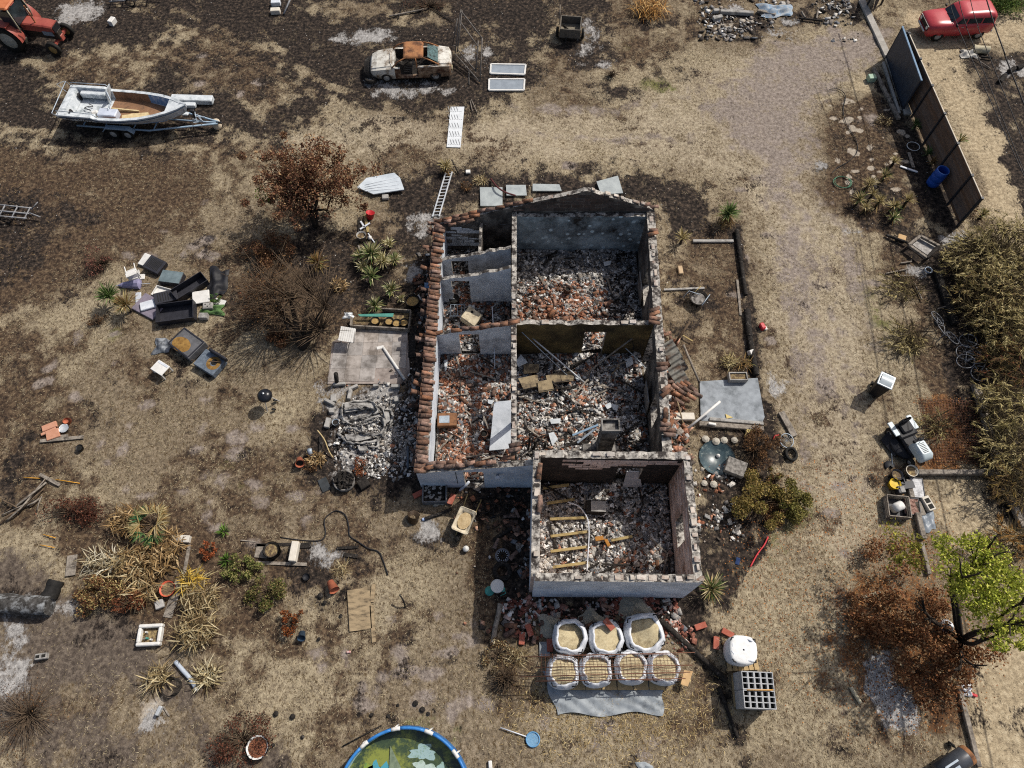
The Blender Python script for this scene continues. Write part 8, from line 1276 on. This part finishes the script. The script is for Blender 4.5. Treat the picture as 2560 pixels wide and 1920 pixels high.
def smoker():
    p, q = T(16, 1580, 1640, .62), T(16, 1730, 1540, .62); d = (p-q).normalized(); t = thing('barrel_smoker', 'dark steel barrel barbecue at the bottom right', 'barbecue', (q.x, q.y, 0)); o = Vector((q.x, q.y, 0)); mb = MB(); mb.lathe([(0, 0), (.28, .01), (.3, .06), (.3, 1.2), (0, 1.22)], 20, q-o, axis=d); mb.build('drum', pm('dark_steel_drum', '33353a', '4a4d53', 3, .4, .05), t); mb = MB(); mb.lathe([(.302, .0), (.306, .12), (.302, .14)], 20, q-o, axis=d); mb.build('end_ring', M_RUST, t)
    for s in (.2, .9): mb = MB(); c = q-o+d*s; mb.cyl(c, Vector((c.x+.15, c.y-.1, 0)), .02); mb.cyl(c, Vector((c.x-.15, c.y+.1, 0)), .02); mb.build('leg', M_BLACK, t)
    mb = MB(); c = q-o+d*.8+Vector((-.05, .1, .3)); mb.box(c, (.5, .06, .04), (0, 0, math.atan2(d.y, d.x))); mb.box(c+Vector((.12, -.15, .0)), (.3, .12, .03), (0, 0, math.atan2(d.y, d.x))); mb.build('handle', M_STEEL, t); wheel(t, T(16, 1585, 1455, .1)-o, .12, .06, None, None, (.5, .5, .1)); mb = MB(); mb.tube([T(16, 1600, 1470, .1)-o, T(16, 1650, 1510, .35)-o], .02, 5); mb.build('axle', M_BLACK, t)
smoker(); cloth('white_sack', 'white sack with a red tag beside the sandy plot board', 'sack', T(16, 1700, 985), .22, .18, .2, M_BAG, 15); box_thing('red_tag', 'red plastic tag lying by the white sack', 'tag', 16, 1775, 1025, (.26, .1, .05), -.4, _mats['red_tape']); mb = MB(); mb.lathe([(0, 0), (.18, .02), (.24, .2), (.16, .36), (0, .4)], 12); item('leafy_drum', 'rounded white drum under the half-green tree', 'drum', mb, M_PAPER, T(16, 1515, 440)); log('pale_log', 'pale burnt log left of the ash heap', T(16, 715, 960, .06), T(16, 800, 1100, .06), .07, pm('bleached_wood', 'a39a82'), 7); log('pale_log', 'pale branch above the rust leaves', T(16, 820, 185, .06), T(16, 970, 140, .06), .05, _mats['bleached_wood'], 7); chips('ash_debris', 700, (9.6, .3, 12.6, 4.2), zg, .03, .12, palette((GRY, WHT, BLK), lambda x, y: np.stack([.8*one(x), .6*one(x), .7*one(x)])), 'charred crumbs on the pale ash heap', 'ash', wf=lambda x, y: cover(x, y)['ash'])
# ================================================================ north side and field
def ladder():
    a, b_ = T(6, 1525, 215, .05), T(2, 1640, 1490, .05); a2, b2 = T(6, 1560, 215, .05), T(2, 1660, 1495, .05); t = thing('ladder', 'aluminium ladder lying on the ground by the gable', 'ladder', a); d2 = Vector((.3, .02, 0))
    for s in (0, 1): part_beam('rail', t, a+d2*s, b_+d2*s, .06, .08, M_ALU, a)
    for k in range(14): p = a+(b_-a)*(k+.5)/14; part_beam('rung', t, p, p+d2, .04, .03, M_ALU, a)
ladder()
slab('white_sheet', 'white ribbed roof sheet beside the rust-leaved tree', 'sheet', quad(2, 880, 1640, 960, 1560, 1200, 1515, 1250, 1560, 1285, 1659)+quad(6, 1020, 40), .06, pm('white_ribbed_sheet', 'aeb6bd', 'c9d0d5', 2, .5, .05), .12); box_thing('sheet_prop', 'pale block propping the white ribbed sheet', 'block', 6, 1117, 45, (.3, .25, .15), .1, M_CONC)
for i in range(4): p, q = T(2, 925+i*65, 1620-i*18, .19), T(2, 985+i*72, 1655-i*10, .19); wire('sheet_rib', 'raised rib on the white roof sheet', 'rib', [T(2, 940, 1600+i*18, .185), T(2, 1235, 1530+i*32, .185)], .012, M_PAPER, 4, 'ribs of the white roof sheet')
pot('red_bucket', 'bright red bucket at the end of a plank', 'bucket', T(6, 985, 225), .16, .2, .3, pm('red_plastic', 'b02a30'), None, tilt=(-.3, .2, 0))
for i, (a, b_, w_, m) in enumerate((((940, 200), (970, 350), .12, M_FRESH), ((900, 325), (985, 270), .08, M_PAPER), ((905, 255), (940, 310), .08, M_PAPER), ((970, 360), (1025, 440), .05, M_PAPER), ((890, 240), (895, 400), .12, M_CHAR), ((885, 460), (905, 520), .08, M_GREYWOOD))): beam('scrap_board', ('tan board below the red bucket', 'white slat crossing the tan board', 'short white slat left of the tan board', 'thin white rod below the tan board', 'black board left of the tan board', 'grey stake beside the largest yucca')[i], 'board', T(6, *a, .1 if i in (1, 2) else .02), T(6, *b_, .1 if i in (1, 2) else .02), w_, .04, m)
mb = MB(); mb.lathe([(0, 0), (.09, .02), (.1, .12), (0, .18)], 10); item('white_globe', 'small white globe beside the grey urn', 'globe', mb, M_PLASTW, T(6, 985, 405)); pot('grey_urn', 'grey stone urn behind the yucca bed', 'urn', T(6, 920, 410), .16, .22, .35, M_CONC, M_SOILD)
for i, q in enumerate(((1935, 1630, 2130, 1630, 2130, 1790, 1940, 1790), (2160, 1610, 2330, 1610, 2340, 1700, 2165, 1700), (2390, 1600, 2620, 1605, 2640, 1660, 2390, 1660), (2940, 1580, 3125, 1530, 3170, 1680, 2980, 1690))): slab('flat_collector', ('leftmost pale flat panel behind the gable', 'second pale flat panel behind the gable', 'third pale flat panel half hidden by the gable', 'slanted pale panel at the right of the gable')[i], 'panel', quad(2, *q), .05, pm('dusty_flat_panel', '8f9596', 'a9afae', 3, .35, .05), .05)
wire('red_hose', 'dark red hose curving over the pale panels', 'hose', smooth_pts([T(2, 2030, 1545, .1), T(2, 2080, 1610, .3), T(2, 2150, 1659, .3), T(7, 30, 30, .3)]), .04, pm('dark_red_rubber', '4a2426', '63302f', 4, .6, 0), 7); wire('thin_post', 'thin dark post standing by the ladder', 'post', [T(6, 1745, 150, 0), T(6, 1745, 20, .8)], .02, M_CHAR); box_thing('small_box', 'small white box on the scorched ground above the gable', 'box', 2, 1832, 1485, (.22, .2, .12), .05, M_PLASTW); maize(T(2, 1940, 1570), .25, 60, 'small straw plant above the pale panels', STR, .2, .02, .3, None); bush(T(2, 1830, 1630), .35, .3, .3, 300, BRW, 'burnt round shrub above the pale panels', size=.03, twigs=40); wire('charred_stick', 'charred stick leaning beside the straw yucca', 'stick', [T(2, 1690, 1380, .25), T(2, 1750, 1500, .03)], .035, M_CHAR)
def glazed(k_, q, lb):
    P = quad(k_, *q); c = sum(P, Vector())/4; t = thing('skylight', lb, 'window', (c.x, c.y, 0)); o = Vector((c.x, c.y, 0)); mb = MB(); mb.plate([p-o for p in P], .04); mb.build('pane', pm('dusty_glass', '7c848c', '959da5', 2, .25, .02), t)
    for i in range(4): part_beam('frame', t, P[i]+Vector((0, 0, .04)), P[(i+1) % 4]+Vector((0, 0, .04)), .09, .07, M_PLASTW, o)
glazed(2, (2030, 560, 2330, 565, 2320, 650, 2025, 640), 'upper of two white-framed glazed panels on scorched ground'); glazed(2, (2015, 690, 2320, 690, 2315, 785, 2012, 785), 'lower of two white-framed glazed panels on scorched ground')
def printed_panel():
    P = [G(1105+.1313*x, 255+.1313*y) for x, y in ((90, 870), (355, 878), (427, 103), (165, 105))]; c = sum(P, Vector())/4; t = thing('printed_sheet', 'white printed panel lying on dry grass', 'panel', (c.x, c.y, .02)); mb = MB(); mb.plate([p-c for p in P], .03); mb.build('sheet', pm('printed_white', 'c6cacc', 'dadddf', 3, .5, 0), t)
    for r_ in range(5):
        for k in range(4): g = G(1105+.1313*(130+52*k+10*(4-r_)), 255+.1313*(770-158*r_))-c; mb = MB(); mb.box(g+Vector((0, 0, .034)), (.035, .3, .003), (0, 0, .28)); mb.build('printed_mark', pm('grey_print', '77797b', '8f9193', 3, .6, 0), t)
        g = G(1105+.1313*(225+10*(4-r_)), 255+.1313*(825-158*r_))-c; mb = MB(); [mb.box(g+Vector(((j-4)*.09, 0, .034)), (.05, .025, .003)) for j in range(9)]; mb.build('printed_line', pm('grey_print', '77797b'), t)
    for k in range(2): part_beam('blue_bar', t, G(1105+.1313*265, 255+.1313*(320+32*k))+Vector((0, 0, .04)), G(1105+.1313*400, 255+.1313*(268+20*k))+Vector((0, 0, .04)), .05, .01, pm('steel_blue_bar', '6d8494', '7d94a4', 3, .5, 0), Vector((c.x, c.y, .02)))
printed_panel()
def cart():
    p = T(3, 505, 240, .5); t = thing('burnt_cart', 'burnt box trailer with open top on ashen ground', 'trailer', (p.x, p.y, 0), -.1); M_BC = pm('burnt_cart_wood', '4a453f', '6b655c', 6, .9, .3)
    for nm, dx, dy, sx, sy in (('side', 0, .52, 1.1, .05), ('side', 0, -.52, 1.1, .05), ('side', -.53, 0, .05, .99), ('side', .53, 0, .05, .99)): mb = MB(); mb.box((dx, dy, .55), (sx, sy, .5)); mb.build(nm, M_BC, t)
    mb = MB(); mb.box((0, 0, .34), (1.0, .98, .05)); mb.build('floor', pm('ash_floor', '5d584f', '9a907c', 9, .9, .5), t); mb = MB(); mb.tube([(-.4, .3, .4), (.25, -.4, .45)], .035, 5); mb.tube([(-.3, -.35, .4), (.1, -.3, .45)], .03, 5); mb.build('charred_stick', M_CHAR, t); mb = MB(); mb.tube([(-.2, -.5, .35), (-.15, -1.0, .1)], .03, 5); mb.build('drawbar', M_CHAR, t)
    for s in (1, -1): wheel(t, (s*.68, -.05, .25), .25, .14, None, pm('dull_red_rim', '6b2f2e', '823c3a', 4, .6, 0), (1, 0, 0))
    mb = MB(); mb.tube([(-.6, .5, .3), (-.65, 1.1, 1.0)], .02, 5); mb.build('pole', M_GREYWOOD, t)
cart()
def swing():
    t = thing('steel_tangle', 'tangled rusty steel frame standing behind the wreck', 'frame', T(2, 1850, 500)); o = T(2, 1850, 500); M_F = pm('dark_bare_steel', '4f4a46', '77716b', 6, .7, .1)
    for l in (((1700, 390, .4), (1740, 160, 1.6)), ((1720, 460, .4), (1770, 80, 1.8)), ((1740, 450, .4), (1780, 90, 1.8)), ((1775, 100, 1.8), (1955, 330, 1.4)), ((1955, 330, 1.4), (1935, 710, .1)), ((1920, 350, 1.3), (1900, 620, .2)), ((1720, 465, .4), (1935, 710, .1)), ((1745, 430, .4), (1905, 620, .2)), ((1770, 195, 1.6), (1920, 405, 1.2)), ((1920, 405, 1.2), (1895, 610, .2)), ((1840, 600, .0), (1840, 730, .0)), ((1690, 390, .4), (1725, 400, .4))): mb = MB(); mb.tube([T(2, *l[0])-o, T(2, *l[1])-o], .032, 5); mb.build('bar', M_F, t)
swing()
for i, (k_, a, b_, r_) in enumerate(((2, (1150, 140), (1480, 75), .05), (2, (1230, 160), (1280, 0), .03), (2, (1860, 860), (1910, 970), .02), (2, (1850, 870), (1870, 960), .02), (2, (1410, 0), (1700, 190), .025))): log('charred_stick', ('pale thick pole behind the wreck', 'thin dark pole at the top edge', 'right thin cane beside the printed panel', 'left thin cane beside the printed panel', 'long dark pole reaching the steel frame')[i], T(k_, *a, .06), T(k_, *b_, .06), r_, M_GREYWOOD if i in (0, 2, 3) else M_CHAR, 6)
box_thing('white_canister', 'small white canister near the pale ash patch', 'canister', 1, 970, 185, (.26, .42, .3), -.3, M_PLASTW); box_thing('white_crate', 'upper pale block near the top edge', 'block', 2, 172, 25, (.5, .3, .25), .1, M_PAPER); box_thing('cream_crate', 'lower cream block near the top edge', 'block', 2, 168, 95, (.5, .3, .25), .1, pm('pale_stone', 'c0b8aa'))
def frame_cart(p, rz, label, s=1):
    t = thing('metal_chassis', label, 'chassis', p, rz)
    for y in (-.35, -.05, .3): mb = MB(); mb.tube([(-1.0*s, y, .3), (1.0*s, y*.9, .3)], .035, 5); mb.build('rail', M_BURNTM, t)
    for x in (-.9, -.3, .3, .9): mb = MB(); mb.tube([(x*s, -.38, .3), (x*s, .32, .3)], .03, 5); mb.build('crossbar', M_BURNTM, t)
    mb = MB(); mb.tube([(1.0*s, .0, .3), (1.5*s, -.1, .2)], .03, 5); mb.tube([(1.0*s, .2, .3), (1.3*s, .5, .5)], .025, 5); mb.build('drawbar', M_BURNTM, t)
    for y in (-.45, .45): mb = MB(); mb.tube([(.22*math.cos(i/14*2*PI), y, .22+.2*math.sin(i/14*2*PI)) for i in range(14)], .035, 5, closed=True); mb.build('wheel', M_CHAR, t)
frame_cart(T(5, 110, 200), -.12, 'burnt metal chassis at the left picture edge'); frame_cart(T(1, 1150, 10), .1, 'burnt metal chassis at the top picture edge', 1.1)
wire('jack_stand', 'metal hitch lying near the two pale blocks', 'hitch', [T(2, 240, 120, .05), T(2, 280, 30, .25), T(2, 300, -20, .3)], .05, M_BURNTM)
beam('concrete_beam', 'long pale concrete beam near the field edge', 'beam', T(3, 1795, 115), T(3, 2080, 130), .22, .2, M_CONC); beam('concrete_beam', 'dark beam right of the pale concrete beam', 'beam', T(3, 2115, 105), T(4, 60, 140), .18, .16, M_GREYWOOD); box_thing('cinder_block', 'upper grey block left of the pale beam', 'block', 3, 1762, 95, (.3, .22, .2), .2, M_CONC); box_thing('cinder_block', 'lower grey block left of the pale beam', 'block', 3, 1775, 155, (.55, .24, .2), .35, M_CONC); cloth('blue_scraps', 'crumpled blue and white plastic at the field edge', 'plastic', T(4, 60, 95), .9, .5, .3, pm('blue_white_plastic', '5d7f9c', 'a8a9a8', 5, .6, .3), 21)
chips('burnt_debris', 1500, (10, 33, 18.6, 36.4), zg, .05, .3, palette((GRY, WHT, BLK), lambda x, y: np.stack([.7*one(x), .4*one(x), .9*one(x)])), 'burnt debris strewn along the field edge', 'debris', wf=lambda x, y: np.clip(hc(x, y, .6, 23)*1.5-.3, 0, 1))
for i, (a, b_) in enumerate((((270, 155), (470, 180)), ((420, 160), (430, 95)), ((290, 100), (320, 150)), ((620, 90), (720, 75)))): log('branch', ('long dark', 'short upright pale', 'thin tan', 'pale thin')[i]+' stick in the burnt debris by the gate', T(4, *a, .08), T(4, *b_, .1), .05, M_GREYWOOD if i else M_CHAR, 6)
# ================================================================ loose things inside the house
def zt(f, p): return float(f(np.array([p.x]), np.array([p.y]))[0])
for i, (a, za, b_, zb, r_, m) in enumerate((((960, 1235), 1.5, (1340, 1560), .35, .035, M_ALU), ((1690, 1240), 1.5, (1340, 1510), .4, .04, M_GREYWOOD), ((840, 1150), 2.2, (1240, 1530), .4, .018, M_STEEL), ((1640, 1310), 1.2, (1810, 1480), .5, .02, M_STEEL), ((870, 1620), .5, (1260, 1540), .5, .03, M_CHAR), ((850, 1659), .5, (1250, 1590), .55, .03, M_CHAR), ((1190, 1370), 1.0, (1220, 1500), .3, .02, M_CHAR), ((1690, 1260), 1.3, (1700, 1330), .9, .02, M_CHAR), ((1540, 1500), .45, (1600, 1430), .45, .03, M_OLDWOOD), ((670, 1010), 1.2, (690, 1460), .4, .018, M_PAPER))): wire('fallen_bar', ('long pale bar fallen from the ochre wall', 'long grey rafter slanting across the middle room', 'thin steel rod from the corner of the middle room', 'thin bent rod near the east wall', 'charred lath across the tan boards', 'second charred lath below the tan boards', 'short black rod in the middle room', 'short dark rod hanging by the east wall', 'brown frame piece on the middle room rubble', 'pale loose cable hanging in the west rooms')[i], 'bar', smooth_pts([A(*a, za), (A(*a, za)+A(*b_, zb))/2+Vector((U(-.03, .03), 0, .02)), A(*b_, zb)], 3), r_, m)
for i, q in enumerate(((860, 1530, 1000, 1500, 1010, 1590, 900, 1610), (1060, 1510, 1180, 1480, 1190, 1560, 1080, 1580), (1160, 1490, 1270, 1480, 1260, 1550, 1180, 1560), (900, 1430, 1010, 1430, 1010, 1490, 900, 1500), (1000, 1560, 1100, 1540, 1120, 1620, 1010, 1640))): P = [A(q[j], q[j+1], .5) for j in range(0, 8, 2)]; slab('fallen_board', ('largest', 'second', 'rightmost', 'shaded', 'lowest')[i]+' tan ceiling board in the middle room', 'board', P, .025, pm('tan_ceiling_board', '85755a', '9c8b6e', 4, .8, .1, c3='4a4036', sc3=2.5, amt3=.42), .46+.02*i)
for i, (S_, q, z, f) in enumerate(((A, (845, 1390, 880, 1340, 930, 1400, 860, 1430), .8, ZM), (A, (1640, 1390, 1690, 1370, 1700, 1420, 1650, 1450), .5, ZM), (B, (1490, 150, 1530, 130, 1550, 160, 1510, 180), .5, ZM), (B, (1540, 140, 1590, 150, 1580, 190, 1550, 180), .5, ZM), (B, (1080, 350, 1120, 340, 1150, 390, 1110, 440), .5, ZM), (B, (1090, 250, 1170, 245, 1165, 280, 1100, 285), .5, ZM), (B, (640, 110, 680, 115, 670, 145, 640, 135), .4, ZW), (A, (320, 1390, 345, 1385, 340, 1460, 325, 1470), .4, ZW), (A, (1480, 680, 1540, 670, 1530, 700, 1490, 710), .5, ZN), (A, (1270, 1500, 1310, 1490, 1320, 1530, 1290, 1540), .5, ZM))): P = [S_(q[j], q[j+1], z) for j in range(0, 8, 2)]; c = sum(P, Vector())/4; slab('plaster_piece', ('hanging blue-grey', 'tall pale', 'pale blue', 'second pale blue', 'large white', 'crumpled white', 'small white west-room', 'narrow white west-room', 'pale blue north-room', 'small square white')[i]+' plaster sheet on the rubble', 'plaster', P, .03, pm('plaster_piece', 'a8aeb2', 'c9cdcf', 4, .8, .1), zt(f, c)+.14+(.3 if i == 0 else 0))
def bathtub():
    P = [B(685, 130, .8), B(810, 118, 1.0), B(805, 470, .6), B(650, 485, .5)]; c = sum(P, Vector())/4; mb = MB(); mb.grid(lambda u, v: ((P[0]*(1-u)+P[1]*u)*(1-v)+(P[3]*(1-u)+P[2]*u)*v)-c+Vector((0, 0, .04*math.sin(v*9))), 6, 10); mb.v += [(x, y, z-.05) for x, y, z in mb.v]; n = len(mb.v)//2; mb.f += [tuple(i+n for i in f_[::-1]) for f_ in mb.f]; mb.mi += mb.mi[:]; mb.sm += mb.sm[:]; item('leaning_sheet', 'tall white panel leaning on the middle wall in the west room', 'panel', mb, pm('fallen_white_panel', 'bfc4c8', 'd6d9dc', 3, .6, .1, c3='8f969c', sc3=1.5, amt3=.3), c)
bathtub(); box_thing('rusty_cabinet', 'rusty orange metal cabinet lying in the west room', 'cabinet', 1, 0, 0, (.75, .55, .3), .03, pm('dark_rust_case', '6b4a33', '8a6142', 4, .8, .2, c3='453227', sc3=3, amt3=.4), (0, 0), lambda t, a, b_, c: MB().box((-.1, 0, c+.006), (.4, .3, .01)).build('melted_top', M_STEEL, t) and None).location = (B(342, 260, .45).x, B(342, 260, .45).y, .2)
p = A(515, 1070, .6); box_thing('white_appliance', 'scorched cream appliance lying open in the small rooms', 'appliance', 1, 0, 0, (.7, .62, .5), -.6, pm('scorched_enamel', 'b8a98c', 'd3c6aa', 4, .6, .1, c3='6b5a44', sc3=2.5, amt3=.35), (.1, .2), lambda t, a, b_, c: MB().cyl((-.1, .15, c), (-.1, .15, c+.01), .06).build('hole', M_TYRE, t) and None).location = (p.x, p.y, .2)
p = A(420, 1040, .4); t = thing('wire_rack', 'bare wire rack in the small west room', 'rack', (p.x, p.y, .2))
for k in range(5): mb = MB(); mb.tube([(-.3+.15*k, -.28, .25), (-.3+.15*k, .28, .25)], .015, 4); mb.build('rod', M_STEEL, t)
for y in (-.28, .28): mb = MB(); mb.tube([(-.32, y, .25), (.32, y, .25)], .02, 4); mb.tube([(-.32, y, 0), (-.32, y, .25)], .015, 4); mb.build('rail', M_STEEL, t)
p = A(395, 960, .3); pot('black_drum', 'black round drum in the doorway of the small room', 'drum', (p.x, p.y, .12), .2, .22, .3, M_CHAR, M_TYRE); p = B(605, 345, .4); pot('clay_flue', 'round clay flue liner on the west room floor', 'flue', (p.x, p.y, .2), .13, .14, .25, M_SOOTTILE, M_TYRE, tilt=(.4, .2, 0)); p = A(1215, 880, .6); pot('clay_flue', 'brown clay flue standing in the north room rubble', 'flue', (p.x, p.y, .3), .12, .13, .4, M_SOOTTILE, M_TYRE, tilt=(.1, .1, 0))
for i, (a, b_) in enumerate((((1040, 760), (1230, 735)), ((1070, 870), (1270, 840)), ((1090, 985), (1360, 975)), ((1095, 1110), (1375, 1075)), ((1095, 1220), (1370, 1185)), ((1110, 1335), (1370, 1300)), ((1535, 1140), (1690, 1110)))): beam('yellow_joist', ('northernmost', 'second', 'third', 'fourth', 'fifth', 'southernmost', 'short eastern')[i]+' yellow metal joist on the south room rubble', 'joist', B(*a, .42), B(*b_, .42), .1, .06, M_FRESH, 'yellow joists in the south room')
wire('bent_pipe', 'bent pale pipe lying along the ends of the joists', 'pipe', smooth_pts([B(1220, 860, .55), B(1300, 890, .55), B(1360, 970, .55), B(1375, 1070, .55), B(1370, 1200, .55), B(1360, 1360, .55)]), .025, M_PAPER); beam('orange_scrap', 'orange-brown scrap timber upright in the south room', 'timber', B(1490, 1120, .3), B(1520, 1180, .8), .12, .05, pm('orange_timber', '9c6a2f', 'b58040', 5, .8, .2)); beam('orange_scrap', 'short orange-brown scrap beside the upright one', 'timber', B(1420, 1130, .4), B(1480, 1120, .45), .16, .06, _mats['orange_timber']); p = B(1420, 900, .5); box_thing('burnt_stove', 'black burnt stove box in the south room', 'stove', 1, 0, 0, (.7, .45, .5), -.05, M_CHAR, (0, 0), lambda t, a, b_, c: MB().box((.1, 0, c+.01), (.55, .4, .02)).build('top', M_CONC, t) and None).location = (p.x, p.y, .2)
P = [B(1620, 742, .25), B(1760, 745, .25), B(1740, 632, 1.2), B(1650, 632, 1.2)]; c = sum(P, Vector())/4; mb = MB(); mb.plate([q-c for q in P], .04, up=(0, -1, .2)); item('loose_door_slab', 'white door panel leaning on the south room brick wall', 'door', mb, pm('scorched_white_door', 'a8a9ab', 'c4c5c7', 3, .6, .05, c3='77787a', sc3=1.5, amt3=.3), c); p = B(1330, 420, .5); beam('blue_profile', 'pale blue metal profile beside the chimney', 'profile', B(1255, 375, .35), B(1440, 300, .75), .08, .04, pm('pale_blue_metal', '7f9cb5', '9ab4ca', 3, .5, 0)); beam('grey_profile', 'grey metal profile below the pale blue one', 'profile', B(1290, 430, .35), B(1430, 320, .65), .08, .04, M_STEEL)
for i, (x, h) in enumerate(((935, 1.1), (975, .7), (1050, .6))): p = B(x, 470, .3); log('charred_post', ('tall', 'thinner', 'short')[i]+' charred stud standing by the middle room wall', (p.x, p.y, .2), (p.x+.03, p.y+.05, .3+h), .05, M_CHAR, 6)
for i, (x0, x1, y0, y1) in enumerate(((1800, 1870, 1350, 1650), (1740, 1800, 520, 700))): p, q = A(x0, y1, .5), A(x1, y0, 1.6); mb = MB(); mb.box((0, 0, 0), (.04, .9, 1.3), (0, -.1, .03)); item('charred_shutter', ('grey door leaf hanging on the middle room east wall', 'grey shutter hanging on the north room east wall')[i], 'shutter', mb, pm('smoked_grey_door', '6f6b66', '97928c', 3, .8, .1, c3='33302d', sc3=1.5, amt3=.4), ((5.22, 11.6, .95), (5.36, 16.6, 1.0))[i])
p = B(710, 610, 1.9); mb = MB(); mb.lathe([(0, 0), (.06, 0), (.06, .12), (.1, .14), (.1, .17), (0, .17)], 10); item('wall_lamp', 'small round lamp on the pale wing wall', 'lamp', mb, M_PAPER, (p.x, 8.27, 1.55), rot=(R(60), 0, 0)); wire('wall_cable', 'dark cable hanging down the pale wing wall', 'cable', [(B(405, 605, 1.75).x, 8.295, 1.75), (B(415, 690, .9).x, 8.295, .5)], .012, M_BLACK)
